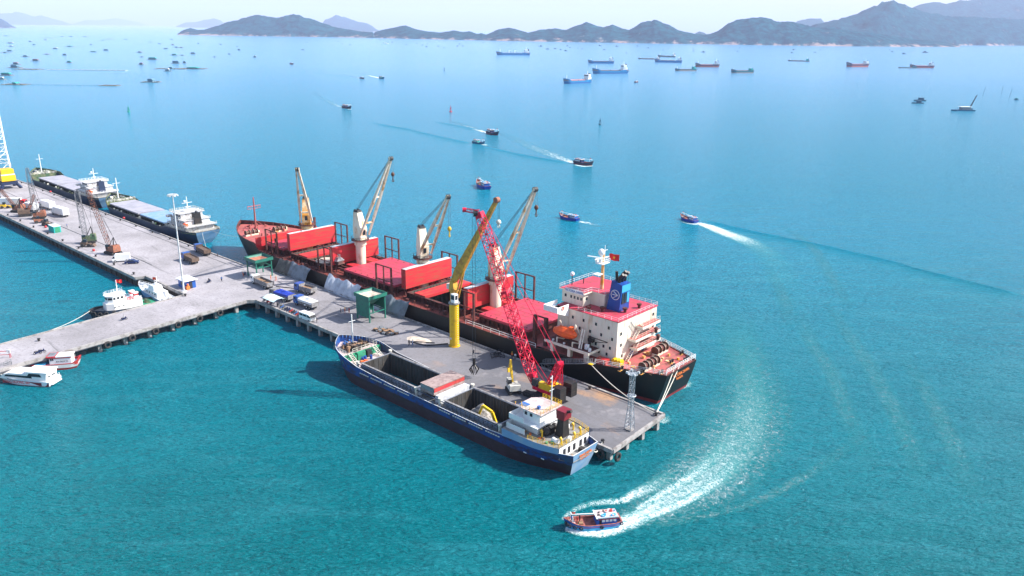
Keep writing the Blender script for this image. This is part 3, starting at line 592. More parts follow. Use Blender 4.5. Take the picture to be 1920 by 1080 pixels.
# -- the four deck cranes
def ship_crane(cx, tip, house, L=29, block=6.0, ring=16.6):
    c = MB(); c.cyl((cx, 0, 6.5), (cx, 0, ring), 1.55, 1.55, 18); c.cyl((cx, 0, ring - 2.2), (cx, 0, ring - .7), 1.9, 1.9, 18); c.cyl((cx, 0, ring - .7), (cx, 0, ring - .55), 2.9, 2.9, 18, 1)
    for k in range(12):
        t = k * math.pi / 6; c.beam((cx + 2.8 * math.cos(t), 2.8 * math.sin(t), ring - .6), (cx + 2.8 * math.cos(t), 2.8 * math.sin(t), ring + .4), .08, mi=1)
    c.torus((cx, 0, ring + .4), (0, 0, 1), 2.8, .05, 16, 4, 1); co = c.out('deck_crane', [house, 'rusty_steel'], ship)
    tip = Vector(tip); d = Vector((tip.x - cx, tip.y, 0)).normalized(); sd_ = Vector((-d.y, d.x, 0)); top = 24.9; b = MB(); o = Vector((cx, 0, 0))
    def Q(f, s, z): return tuple(o + d * f + sd_ * s + Vector((0, 0, z)))
    lo = [Q(-1.5, -1.3, ring - .4), Q(1.7, -1.3, ring - .4), Q(1.7, 1.3, ring - .4), Q(-1.5, 1.3, ring - .4)]
    mi_ = [Q(-1.7, -1.35, ring + 3), Q(1.9, -1.35, ring + 3), Q(1.9, 1.35, ring + 3), Q(-1.7, 1.35, ring + 3)]
    hi = [Q(-1.5, -1.0, top), Q(.2, -1.0, top), Q(.2, 1.0, top), Q(-1.5, 1.0, top)]
    b.loft([lo, mi_, hi], closed=True, caps=True); b.out('crane_house', house, co)
    g = MB(); g.add([Q(1.93, -.45, ring + 1.2), Q(1.93, .45, ring + 1.2), Q(1.98, .45, ring + 2.7), Q(1.98, -.45, ring + 2.7)], [(0, 1, 2, 3)]); g.box(0, 0, 0, 0, 0, 0) if 0 else None; g.out('cab_window', 'glass', co)
    s = MB()
    for y in (-.6, .6): s.cyl(Q(-1.1, y - .12, top + .25), Q(-1.1, y + .12, top + .25), .6, n=12); s.cyl(Q(-.2, y - .12, top + .2), Q(-.2, y + .12, top + .2), .5, n=12)
    s.add([Q(-1.7, -.9, top), Q(.4, -.9, top), Q(.4, .9, top), Q(-1.7, .9, top), Q(-1.5, -.8, top + .5), Q(.2, -.8, top + .5), Q(.2, .8, top + .5), Q(-1.5, .8, top + .5)], [(4, 5, 6, 7), (0, 1, 5, 4), (1, 2, 6, 5), (2, 3, 7, 6), (3, 0, 4, 7)]); s.out('sheave_head', 'dark', co)
    j = MB(); z0 = ring + 1.0; tips = [tip + sd_ * .35, tip - sd_ * .35]; hs = [Vector(Q(2.0, 1.9, z0)), Vector(Q(2.0, -1.9, z0))]
    for a, q in zip(hs, tips): j.beam(a, a + (q - a) * .45, .5, .5, .75, .8); j.beam(a + (q - a) * .45, q, .75, .8, .4, .45)
    for t in (.18, .52): p0 = hs[0] + (tips[0] - hs[0]) * t; p1 = hs[1] + (tips[1] - hs[1]) * t; j.beam(p0, p1, .45)
    j.box(tip.x - .35, tip.x + .35, tip.y - .6, tip.y + .6, tip.z - .3, tip.z + .5); jo = j.out('jib', 'crane_white' if house != 'crane_ochre' else 'crane_white', co)
    k = MB(); k.cyl(tip + sd_ * -.5, tip + sd_ * .5, .65, n=12); k.out('jib_head_sheave', 'dark', co)
    w = MB()
    for y in (-.6, -.2, .2, .6): w.cyl(Q(-.9, y, top + .6), tip + sd_ * y * .5 + Vector((0, 0, .3)), .045, n=3, cap=False)
    for y in (-.25, .25): w.cyl(tip + d * .6 + sd_ * y, tip + d * .6 + sd_ * y - Vector((0, 0, block)), .045, n=3, cap=False)
    w.out('hoist_wire', 'wire', co)
    e = tip + d * .6 - Vector((0, 0, block)); hkm = MB(); hkm.sph(e, .55, 10, 6, sz=1.2); hkm.cyl(e - Vector((0, 0, .5)), e - Vector((0, 0, 1.5)), .16, n=6); hkm.torus(e - Vector((0, 0, 1.9)), sd_, .35, .12, 10, 5); hkm.out('hook_block', 'yellow' if abs(cx - 87.6) < 1 else 'winch_brown', co)
    return co
ship_crane(146.4, (129.5, 13.3, 38.3), 'crane_ochre', block=17)
ship_crane(117.2, (102.2, -1.2, 43.2), 'crane_white', block=4.6)
ship_crane(87.6, (68.4, 7.6, 37.9), 'crane_white', block=8.5)
ship_crane(58.2, (43.0, 2.3, 42.7), 'crane_white', block=4.4)
# -- forecastle: mast, windlasses, rails
m = MB(); m.cyl((180, 0, 8.6), (180, 0, 20.5), .38, .2, 8); m.beam((180, -2.6, 17.2), (180, 2.6, 17.2), .25); m.beam((180, -2.6, 16.2), (180, 2.6, 16.2), .12)
for y in (-2.6, -1.3, 1.3, 2.6): m.beam((180, y, 16.2), (180, y, 17.3), .1)
m.cyl((180, 0, 12), (183.5, 0, 9), .08, n=5); m.cyl((180, 0, 12), (178, -3, 9), .08, n=5); m.out('foremast', 'poop_red', ship)
def winch(x, y, n, parent=ship, r=.95, z=7.3):
    m = MB(); m.box(x - .7, x + .7, y - n * .75 - .3, y + n * .75 + .3, z, z + .5, 2)
    for k in range(n + 1): yy = y - n * .75 + k * 1.5; m.cyl((x, yy - .05, z + r + .2), (x, yy + .05, z + r + .2), r, n=16, mi=0); m.torus((x, yy, z + r + .2), (0, 1, 0), r, .05, 16, 4, 2)
    for k in range(n): yy = y - n * .75 + .2 + k * 1.5; m.cyl((x, yy, z + r + .2), (x, yy + 1.1, z + r + .2), r * .66, n=14, mi=k % 2)
    m.box(x + .3, x + 1.2, y - n * .75 - 1.3, y - n * .75 - .4, z, z + 1.1, 2); return m.out('mooring_winch', ['winch_brown', 'rusty_steel', 'crane_white'], parent)
winch(172.5, 6.2, 3, z=8.6); winch(170.5, -4.0, 3, z=8.6)
winch(5.6, 4.9, 4, r=1.05); winch(8.6, -4.3, 3, r=1.05)
m = MB()
for i in range(26): x = 162 + rnd.random() * 24; y = (rnd.random() * 2 - 1) * max(.5, H.w(x) - 2); s = .2 + rnd.random() * .35; m.cyl((x, y, 8.6), (x, y, 9.1 + rnd.random() * .6), s, s * .9, 8)
for x in range(162, 188, 3):
    for sg in (1, -1): y = sg * (H.w(x) - .5); m.beam((x, y, 8.6), (x, y - sg * .0, 9.5), .15)
m.out('deck_fitting', 'poop_red', ship)
# poop fittings
bt = None
for x, y in ((1.8, 6.0), (1.8, 1.0), (1.8, -4.5), (4.5, -7.3), (9.5, 10.4), (5, 8.6), (11, -10), (3.4, -1)):
    if bt: dup(bt, (x, y, 7.3), 0, parent=ship); continue
    m = MB(); m.box(-.3, .3, -.9, .9, 0, .12, 1)
    for k in (-.5, .5): m.cyl((0, k, .1), (0, k, .8), .24, n=8); m.cyl((0, k, .75), (0, k, .88), .34, n=8)
    bt = m.out('mooring_bitts', ['black', 'crane_ochre'], ship, (x, y, 7.3))
m = MB()
for i in range(14): x = 1.5 + rnd.random() * 10; y = (rnd.random() * 2 - 1) * 8; s = .2 + rnd.random() * .25; m.box(x - s, x + s, y - s, y + s, 7.3, 7.5 + rnd.random() * .5)
for x0, y0, x1, y1 in ((2, 5.5, 8, 1), (2, -4, 9, -2), (3, 8, 10, 6)): m.cyl((x0, y0, 7.36), (x1, y1, 7.36), .05, n=4)
m.out('deck_gear', 'crane_ochre', ship)
m = MB(); pts = [(x, H.w(x) - .15, 7.35 + .5 * 0) for x in (.3, 3, 7, 12, 16)]
pts = [(x, y, lerp(H.top, x) + .05) for x, y, z in pts]; m.rail(pts, 1.1, .045, 1.8, bars=3); m.rail([(x, -y, z) for x, y, z in [(x, H.w(x) - .15, lerp(H.top, x) + .05) for x in (.3, 3, 7, 12, 18, 25, 32)]], 1.1, .045, 1.8, bars=3)
y0 = H.w(.3) - .3; m.rail([(.25, -y0, 7.9), (.25, y0, 7.9)], 1.1, .045, 1.8, bars=3); m.out('stern_railing', 'white', ship)
# -- accommodation block
TOP = 17.3; ys = 8.1
a = MB(); a.box(12.6, 30, -ys, ys, 7.3, TOP); 
for k in range(11): x = 13.6 + k * 1.55; a.box(x, x + .07, ys, ys + .05, 7.4, TOP - .1); 
for k in range(10): y = -ys + .8 + k * 1.6; a.box(12.55, 12.6, y, y + .07, 7.4, TOP - .1)
a.box(28.5, 30, -9.6, 9.6, TOP - .9, TOP); acc = a.out('accommodation_block', 'cream', ship)
m = MB(); m.box(12.4, 30.2, -ys - .15, ys + .15, TOP + .003, TOP + .16); m.out('block_roof', 'red_deck', acc)
m = MB()
for z, xs in ((15.4, (15, 18.6, 22.2, 25.4)), (13.2, (17, 20.2, 23.2)), (12.9, (13.9,)), (10.6, (14.4, 16.2, 18.4)), (8.9, (15.2, 17.4))):
    for x in xs: m.box(x - .25, x + .25, ys + .03, ys + .1, z - .35, z + .35)
for y, z in ((6.6, 14.2), (6.4, 11.4), (5.8, 8.6), (-6.6, 15.6), (-6.8, 12.6)): m.box(12.48, 12.56, y - .25, y + .25, z - .35, z + .35)
m.out('porthole_windows', 'glass', acc)
m = MB(); m.box(12.46, 12.55, -3.4, -2.4, 7.4, 9.6); m.box(12.46, 12.55, 1.2, 2.6, 7.4, 9.6); m.out('steel_door', 'blue_text', acc)
m = MB(); m.box(12.45, 12.54, -1.9, -1.0, 7.4, 9.7); m.out('red_door', 'red_paint', acc)
m = MB()
for z, y0, y1, dx in ((9.9, -6.9, 3.0, 2.2), (12.1, -6.9, 3.6, 2.0), (14.4, -6.9, .6, 1.8)):
    m.box(12.5 - dx, 12.5, y0, y1, z, z + .16, 0); m.box(12.44 - dx, 12.497 - dx, y0, y1, z - .4, z + .2, 1); m.box(12.5 - dx, 12.5, y1 + .003, y1 + .07, z - .4, z + .2, 1)
    m.rail([(12.5 - dx + .1, y0, z + .16), (12.5 - dx + .1, y1, z + .16), (12.5, y1, z + .16)], 1.0, .022, 1.6, 1)
for (z0, z1, y0, y1) in ((9.9, 12.1, 2.4, -.2), (12.1, 14.4, 3.0, .4), (14.4, 17.2, -.4, 2.2), (7.3, 9.9, 5.4, 2.6)):
    m.beam((11.1, y0, z0 + .1), (11.1, y1, z1), .1, .2, mi=1); m.beam((11.8, y0, z0 + .1), (11.8, y1, z1), .1, .2, mi=1)
    for k in range(8): t = (k + .5) / 8; m.beam((11.1, y0 + (y1 - y0) * t, z0 + (z1 - z0) * t), (11.8, y0 + (y1 - y0) * t, z0 + (z1 - z0) * t), .25, .05, mi=1)
m.out('aft_gallery', ['poop_red', 'cream'], acc)
m = MB(); m.cyl((9.9, -4, 12.3), (9.9, -4, 13.2), .4, n=8); m.sph((9.9, -4, 13.2), .55, 8, 4, lo=0); m.cyl((10.2, -5.6, 10), (10.2, -5.6, 10.9), .4, n=8); m.sph((10.2, -5.6, 10.9), .55, 8, 4, lo=0)
for x, y in ((15.2, 1.6), (14.6, -3.4), (22, 6.6), (19.4, 4.8)): m.cyl((x, y, TOP + .1), (x, y, TOP + 1), .35, n=10); m.cyl((x, y, TOP + .9), (x, y, TOP + 1.3), .6, n=10)
m.out('vent_mushroom', 'rusty_steel', acc)
m = MB(); m.rail([(24, ys, TOP + .15), (12.5, ys, TOP + .15), (12.5, -ys, TOP + .15), (30, -ys, TOP + .15)], .9, .026, 1.8, bars=2); m.out('roof_railing', 'white', acc)
# wheelhouse
wh = MB(); wh.box(24.6, 31.0, -7.2, 5.4, TOP + .16, 20.6); wh.box(24.0, 31.6, -7.6, 5.9, 20.6, 20.85); wh.box(20.6, 24.597, -6.6, 2.4, TOP + .16, 20.6); wh.box(20.2, 23.997, -7.0, 2.8, 20.6, 20.85); who = wh.out('wheelhouse', 'cream', acc)
m = MB()
for k, x in enumerate((29.9, 28.2, 27.2, 26.2, 25.2)): m.box(x - .28, x + .28, 5.38, 5.46, 18.9, 19.6)
for k in range(9): y = -6.4 + k * 1.35; m.box(30.98, 31.06, y, y + .95, 19.0, 20.0)
m.box(24.52, 24.6, 3.8, 4.4, 18.9, 19.6); m.out('bridge_window', 'glass', who)
m = MB(); m.box(24.2, 31.4, -7.4, 5.7, 20.86, 20.95); m.box(20.3, 24.197, -6.9, 2.7, 20.86, 20.95); m.out('wheelhouse_roof', 'red_deck', who)
m = MB(); m.box(24.3, 29.6, 5.92, 6.0, 20.45, 21.35); m.out('name_board', 'clean_white', who)
text('name_lettering', 'VICTORIA DAWN', .85, 'blue_text', who, (26.95, 6.03, 20.9), (R(90), 0, R(180)), sx=.78)
m = MB(); m.rail([(24.1, 5.8, 20.95), (31.5, 5.8, 20.95), (31.5, -7.5, 20.95), (20.3, -6.9, 20.95), (20.3, 2.7, 20.95), (24.1, 2.8, 20.95), (24.1, 5.8, 20.95)], .95, .026, 1.8, bars=2); m.out('roof_railing', 'white', who)
for x, y, z in ((30.6, 2.2, 23.4), (29.2, -.6, 22.4)): m = MB(); m.cyl((x, y, 20.95), (x, y, z), .13, n=6); m.out('antenna_post', 'dark', who)
m = MB(); m.sph((30.6, 2.2, 23.7), .55, 10, 7); m.out('radome', 'clean_white', who)
# bridge wing
for sg in (1, -1):
    m = MB(); Y = lambda a, b: (min(sg * a, sg * b), max(sg * a, sg * b))
    m.box(26.6, 30.8, *Y(ys + .17, 12.6), TOP - .25, TOP); m.box(26.6, 26.75, *Y(ys + .18, 12.6), TOP, TOP + 1.1); m.box(30.65, 30.8, *Y(7.6, 12.6), TOP + .17, TOP + 1.1); m.box(26.76, 30.64, *Y(12.45, 12.6), TOP, TOP + 1.1)
    m.add([(26.6, sg * (ys + .06), TOP - .26), (26.6, sg * 12.6, TOP - .26), (26.6, sg * (ys + .06), TOP - 2.1), (30.8, sg * (ys + .06), TOP - .26), (30.8, sg * 12.6, TOP - .26), (30.8, sg * (ys + .06), TOP - 2.1)], [(0, 1, 2), (3, 5, 4), (1, 4, 5, 2)]); m.out('bridge_wing', 'clean_white', acc)
m = MB(); m.torus((26.5, 10.6, TOP + .6), (1, 0, 0), .38, .09, 14, 6); m.out('lifebuoy', 'orange', acc)
# mast
m = MB(); m.cyl((23.4, -.2, 20.9), (23.4, -.2, 29.5), .45, .3, 10); m.box(22.4, 24.4, -1.6, 1.4, 27.4, 27.6, 1); m.box(22.5, 24.3, .8, 2.6, 25.0, 25.15, 1)
m.rail([(22.4, -1.6, 27.6), (24.4, -1.6, 27.6), (24.4, 1.4, 27.6), (22.4, 1.4, 27.6), (22.4, -1.6, 27.6)], .9, .04, 1.0, 1); m.beam((23.4, -2.6, 28.6), (23.4, 3.2, 28.9), .18, mi=1)
m.cyl((23.4, -.8, 27.6), (23.4, -.8, 31.6), .1, n=5, mi=1); m.beam((23.4, -1.8, 30.4), (23.4, .2, 30.4), .1, mi=1); m.out('signal_mast', ['crane_ochre', 'clean_white'], acc)
m = MB(); m.beam((22.6, .6, 28.9), (24.8, 4.2, 29.8), .25, .2); m.box(23.2, 23.8, 1.9, 2.5, 28.2, 29.0); m.out('radar_scanner', 'clean_white', acc)
m = MB(); m.sph((23.4, .6, 30.2), .8, 12, 8, sz=1.1); m.cyl((23.4, .6, 27.6), (23.4, .6, 29.6), .25, n=8); m.out('radome', 'clean_white', acc)
def flag(loc, size, rz, name, parent=None, label=None, cat='flag'):
    m = MB(); nx = 8; rows = []
    for i in range(nx + 1):
        x = size * 1.5 * i / nx; yy = .12 * size * math.sin(i * 1.1); rows.append([(x, yy, -size * .5 - .08 * size * i / nx), (x, yy, size * .5 - .08 * size * i / nx)])
    m.loft(rows, sm=True); st = []
    for sgn in (1, -1):
        st = [(size * .75 + size * (.28 if k % 2 == 0 else .11) * math.sin(k * math.pi / 5), sgn * .02 + .12 * size * math.sin(8 * .5 * 1.1), -size * .04 + size * (.28 if k % 2 == 0 else .11) * math.cos(k * math.pi / 5)) for k in range(10)]
        st = [(p[0], .12 * size * math.sin(p[0] / (size * 1.5) * 8 * 1.1) + sgn * .03, p[2]) for p in st]; m.face(st if sgn < 0 else st[::-1], 1)
    return m.out(name, ['flag_red', 'yellow'], parent, loc, rz)
flag((23.2, -2.4, 28.6), 1.6, R(200), 'flag', acc)
# funnel
m = MB(); m.loft([[(16.2, -1.4, TOP + .16), (19.8, -1.4, TOP + .16), (19.8, 2.6, TOP + .16), (16.2, 2.6, TOP + .16)], [(15.9, -1.1, 24.0), (18.9, -1.1, 24.6), (18.9, 2.3, 24.6), (15.9, 2.3, 24.0)]], closed=True, caps=True, mi=0)
fun = m.out('funnel', 'funnel_blue', ship)
m = MB(); m.box(15.86, 15.96, -1.1, 2.3, 22.2, 23.9, 1); m.box(15.93, 16.06, .2, 1.0, 19.4, 21.9, 0); m.box(15.93, 16.06, 1.2, 2.0, 19.4, 21.9, 0); m.box(15.93, 16.06, -.9, 0, 19.4, 21.9, 1); m.out('funnel_louvre', ['glass', 'light_blue'], fun)
m = MB()
for y, h_ in ((-.7, 2.0), (.4, 2.8), (1.5, 1.8), (.4, 1.2)): m.cyl((17.4, y, 24.0), (17.2, y, 24.4 + h_ * .6), .42, .42, 10); m.cyl((17.2, y, 24.4 + h_ * .6), (16.2, y + .2, 25.4 + h_ * .6), .42, .36, 10)
m.cyl((18.3, .9, 23.4), (18.6, .9, 26.6), .35, n=8); m.cyl((15.9, 0, 23.5), (15.9, 0, 28.4), .04, n=4); m.out('exhaust_pipe', 'black', fun)
m = MB(); m.torus((17.6, 2.49, 21.4), (0, 1, .045), 1.15, .08, 28, 5)
for k in (-1, 1): m.beam((16.9, 2.5, 21.4), (18.1, 2.5 - .035 * k, 21.4 + k * .8), .2, .12)
m.beam((17.1, 2.5, 21.4), (18.4, 2.5, 21.4), .16, .12); m.out('funnel_emblem', 'clean_white', fun)
# boat deck, lifeboat, davits
m = MB(); m.box(17.2, 30, ys + .02, 12.4, 9.55, 9.75, 0); m.box(17.0, 30.2, 12.4, 12.75, 9.3, 9.85, 1); m.box(17.0, 17.2, ys + .02, 12.4, 9.3, 9.85, 1)
for x in (17.6, 22.4, 27.6): m.box(x, x + .9, 11.6, 12.5, 7.3, 9.55, 1)
bd = m.out('boat_deck', ['rusty_steel', 'cream'], ship)
m = MB(); rows = []
for t in [0, .04, .12, .25, .5, .75, .88, .96, 1]:
    x = 21.9 + 6.9 * t; s = max(.12, math.sin(math.pi * t) ** .38); k = 1.5 * s; rows.append([(x, 11.0 + k * math.cos(q) * (1.0), 12.3 + (1.5 * s if math.sin(q) > 0 else 1.3 * s) * math.sin(q)) for q in [2 * math.pi * (i + .5) / 8 for i in range(8)]])
m.loft(rows, closed=True, sm=False, caps=True); m.box(22.6, 23.9, 10.4, 11.6, 13.5, 14.2); lb = m.out('lifeboat', 'orange', ship)
m = MB()
for x in (22.3, 26.9): m.box(x - .15, x + .15, 9.2, 9.5, 9.75, 12.2); m.beam((x, 9.3, 12.0), (x, 11.1, 15.0), .3); m.beam((x, 9.3, 9.8), (x, 12.0, 10.9), .3); m.beam((x, 12.0, 10.9), (x, 12.0, 9.8), .25)
m.beam((22.3, 11.1, 15), (22.3, 11.3, 14), .2); m.beam((20.6, 11.6, 9.75), (21.4, 9.4, 13.8), .35); m.beam((20.0, 11.6, 9.75), (20.8, 9.4, 13.8), .2); m.out('lifeboat_davit', 'cream', ship)
m = MB(); m.box(18.7, 19.5, 10.2, 11, 9.75, 10.9); m.cyl((18.2, 10.6, 10), (17.6, 11.6, 10), .35, n=10); m.box(24.6, 25, 11.7, 12.1, 9.8, 10.2); m.box(27.9, 28.3, 11.7, 12.1, 9.8, 10.2); m.out('liferaft_canister', 'clean_white', ship)
m = MB(); m.cyl((19.6, 9.0, 9.75), (19.6, 9.0, 12.4), .35, n=8); m.beam((19.6, 9.0, 12.3), (14.0, 9.8, 12.6), .16); m.beam((19.6, 9.0, 11.0), (14.0, 9.8, 12.5), .12); m.beam((19.9, 9, 11.5), (18.4, 9, 11.5), .8); m.out('stores_crane', 'black', ship)
m = MB(); m.box(13.6, 16.2, 9.1, 10.7, 7.3, 8.5); m.out('red_locker', 'red_paint', ship)
m = MB(); m.box(10.7, 13.2, 7.6, 9.0, 7.3, 8.5)
for k in range(3): m.box(10.9 + k * .8, 11.3 + k * .8, 7.7, 8.9, 8.5, 8.75)
m.out('yellow_locker', 'yellow', ship)
# gangway to the quay and stern name
m = MB(); m.beam((29.5, 13.4, 3.9), (15.8, 13.2, 8.0), .9, .12); m.rail([(29.5, 13.8, 3.95), (15.8, 13.6, 8.05)], 1.0, .05, 1.6); m.rail([(29.5, 13.0, 3.95), (15.8, 12.8, 8.05)], 1.0, .05, 1.6); m.box(15.0, 17.0, 12.5, 13.9, 7.9, 8.05, 0)
m.out('gangway', 'steel', ship)
m = MB(); m.box(14.9, 15.9, 13.5, 14.3, 8.06, 8.2); m.out('gangway_foot', 'yellow', ship)
for s_, sz, z in (('VICTORIA DAWN', .95, 6.3), ('PANAMA', .75, 5.0)):
    xo = 2.6 * ((7.5 - z) / 9.0) ** 1.2
    text('stern_lettering', s_, sz, 'orange_text', ship, (xo - .12, 0, z), (R(90 - 16), 0, R(-90)), sx=.9)
mat('hull_navy_in', (0.02, 0.05, 0.12), (0.05, 0.05, 0.07), 0.8, rough=0.6)
# ================================================================ THE BLUE SAND SHIP IN FRONT
rnd = random.Random(11)
sand = thing('sand_carrier', 'rusty blue open-hold cargo ship moored on the near side of the quay', 'cargo ship', P(-79, 109.2, 0), R(138))
H2 = Hull(77.0, 12.2, [(0, 5.0), (3, 4.9), (14, 4.6), (20, 4.2), (50, 4.3), (62, 4.9), (68, 6.1), (77.0, 7.1)], zb=-1.2, bow=0.17, stern=0.12, tr=0.62, rake=3.6, over=1.8, pw=3.0, wls=0.4)
def sz(x): return 3.5 if x < 2.8 else (4.4 if x < 16 else (3.7 if x < 68 else 5.4))
H2.shell(['hull_sand', 'cloth_white', 'hull_navy_in', 'hatch_blue'], sand, 0.12, zin=lambda x: sz(x), tm=3)
HB2 = [(18.3, 34.2, 4.25), (43.2, 62.6, 4.25)]
m = H2.deck(MB(), 16, 68, 3.7, [(a + .1, b - .1, h - .1) for a, b, h in HB2], inset=.14); m.out('main_deck', 'deck_grey', sand)
m = H2.deck(MB(), 62.8, 68, 3.75, inset=.3); m.out('work_deck', 'deck_pink', sand)
m = H2.deck(MB(), 68, 76.6, 5.4, inset=.14); w_ = H2.w(68) - .16; m.box(67.9, 68.0, -w_, w_, 3.7, 5.6, 1); m.out('forecastle_deck', ['deck_pink', 'green_paint'], sand)
m = H2.deck(MB(), .1, 3, 3.5, inset=.14); m.out('aft_well_deck', 'deck_grey', sand)
for a, b, h in HB2:
    m = MB(); zc = 5.2
    m.box(a, b, h - .22, h, 3.7, zc); m.box(a, b, -h, -h + .22, 3.7, zc); m.frust(b - .2, b + .9, -h + .22, h - .22, 3.7, zc, 0, -.9, 0); m.box(a - .05, a + .2, -h + .22, h - .22, 3.7, zc)
    for k in range(int((b - a) / 1.3)):
        x = a + .6 + k * 1.3
        for sg in (1, -1): m.box(x - .05, x + .05, min(sg * h, sg * (h + .35)), max(sg * h, sg * (h + .35)), 3.7, zc - .1)
    for sg in (1, -1): m.box(a, b, min(sg * (h - .1), sg * (h + .4)), max(sg * (h - .1), sg * (h + .4)), zc, zc + .1, 1)
    m.out('hatch_coaming', ['coaming_grey', 'truck_grey'], sand)
    m = MB(); q = h - .23; A, B_ = a + .21, b - .21
    m.face([(A, -q, -.6), (B_, -q, -.6), (B_, q, -.6), (A, q, -.6)])
    for (x0, y0), (x1, y1) in (((A, -q), (B_, -q)), ((B_, -q), (B_, q)), ((B_, q), (A, q)), ((A, q), (A, -q))):
        m.face([(x0, y0, -.6), (x1, y1, -.6), (x1, y1, 5.1), (x0, y0, 5.1)]); n = 16 if abs(x1 - x0) > 9 else 6
        for k in range(n): xx = x0 + (x1 - x0) * (k + .5) / n; yy = y0 + (y1 - y0) * (k + .5) / n; m.box(xx - .07, xx + .07, yy - .09, yy + .09, -.6, 4.9, 1)
    m.out('hold', ['hold_grey', 'hold_dark'], sand)
m = MB(); m.box(37.2, 41.6, -4.6, 4.6, 5.3, 5.9, 1); m.box(37.3, 41.5, -4.55, 4.55, 5.9, 6.85, 0); m.box(37.25, 41.55, -4.6, 4.6, 6.86, 7.0, 1)
for k in range(8): m.box(37.2, 37.3, -4.2 + k * 1.2, -4.1 + k * 1.2, 5.9, 6.9, 0)
m.box(37.15, 37.22, -4.5, 4.5, 5.95, 6.8, 2); m.out('stacked_hatch_covers', ['steel', 'cover_top', 'red_paint'], sand)
m = MB(); m.box(35.3, 37, -4.4, 4.4, 3.7, 5.4); m.box(41.8, 42.8, -4.4, 4.4, 3.7, 5.0); m.out('cross_deck_box', 'grey_white', sand)
m = MB()
for x in [64 - i * 1.15 for i in range(40)]:
    for sg in (1, -1): y = sg * (H2.w(x) - .3); m.box(x - .04, x + .04, y - .12, y + .12, 3.7, 4.5)
for sg in (1, -1): m.beam((18, sg * 4.95, 5.0), (63, sg * 4.95, 5.0), .13)
m.out('bulwark_stays', 'hull_navy_in', sand)
m = MB()
for x0, x1 in ((16.5, 34), (43.5, 61)):
    n = 26
    for k in range(n):
        if k % 7 == 6: continue
        x = x0 + (x1 - x0) * k / n; y = H2.w(x); m.box(x, x + .45, y + .02, y + .2, 3.72, 3.9)
m.out('rubbing_strake', 'rope', sand)
for x, y in ((63.2, 4.9), (63.2, -4.9), (42.6, 4.9), (42.6, -4.9), (35, 4.9), (35, -4.9), (17.6, 4.9)): m = MB(); m.cyl((x, y, 3.7), (x, y, 5.3), .3, n=8); m.cyl((x, y, 5.3), (x, y, 5.6), .42, n=8); m.out('mushroom_vent', 'rope', sand)
# foredeck: stairs, green lockers, drums, rope heap, windlass
m = MB()
for y in (3.6, -3.6):
    for dy in (-.45, .45): m.beam((68.2, y + dy, 5.9), (64.9, y + dy, 3.8), .1, .25)
    for k in range(8): t = (k + .5) / 8; m.beam((68.2 - 3.3 * t, y - .45, 5.8 - 2.05 * t), (68.2 - 3.3 * t, y + .45, 5.8 - 2.05 * t), .2, .06)
m.out('deck_stair', 'rope', sand)
m = MB(); m.box(67.0, 67.9, -.4, 1.9, 3.75, 5.6); m.box(67.2, 67.9, 2.0, 2.6, 3.75, 5.2); m.box(66.9, 67.9, -2.2, -.9, 3.75, 5.5, 1); m.out('deck_locker', ['green_paint', 'dark'], sand)
for x, y in ((66.2, .4), (66.0, 1.3), (65.6, -.9)): m = MB(); m.cyl((x, y, 3.76), (x, y, 4.75), .34, n=12); m.out('blue_drum', 'funnel_blue', sand)
m = MB()
for i in range(26): x = 64.2 + rnd.random() * 1.4; y = .3 + rnd.random() * 1.8; m.sph((x, y, 3.85 + rnd.random() * .25), .22 + rnd.random() * .12, 7, 4)
m.out('buoy_heap', 'cloth_orange', sand)
m = MB()
for i in range(70):
    x = 69.0 + rnd.random() * 3.4; y = (rnd.random() * 2 - 1) * 3.2; s = .12 + rnd.random() * .3; m.box(x - s, x + s, y - s, y + s * .7, 5.6, 5.8 + rnd.random() * 1.0, i % 3)
m.out('anchor_windlass', ['black', 'wood', 'truck_brown'], sand)
m = MB()
for k in range(17):
    t = .87 + .122 * k / 16; x = t * 77.0
    for sg in (1, -1): y = sg * (H2.wt(t) * 6.1 - .18); m.beam((x, y, 5.6), (x, y, lerp(H2.top, x)), .07, .3)
for i in range(8): x = 73 + rnd.random() * 4; y = (rnd.random() * 2 - 1) * 2.4; m.sph((x, y, 5.75), .3, 7, 4)
m.out('bow_frames', ['cloth_blue', 'wood'], sand)
m = MB(); m.cyl((71.4, 0, 5.6), (71.4, 0, 13.4), .2, .12, 8); m.beam((71.4, -1.0, 12.2), (71.4, 1.0, 12.2), .1); m.cyl((71.4, 0, 13.3), (71.4, 0, 13.9), .14, n=6); m.out('foremast', 'white', sand)
m = MB(); m.rail([(x, y, 5.62) for x, y in ((68.1, 2.6), (68.1, -2.6))], 1.0, .045, 1.2, bars=2); m.rail([(68.1, 4.6, 5.62), (73, 4.4, 5.62)], 1, .04, 1.4); m.rail([(68.1, -4.6, 5.62), (73, -4.4, 5.62)], 1, .04, 1.4); m.out('deck_railing', 'rope', sand)
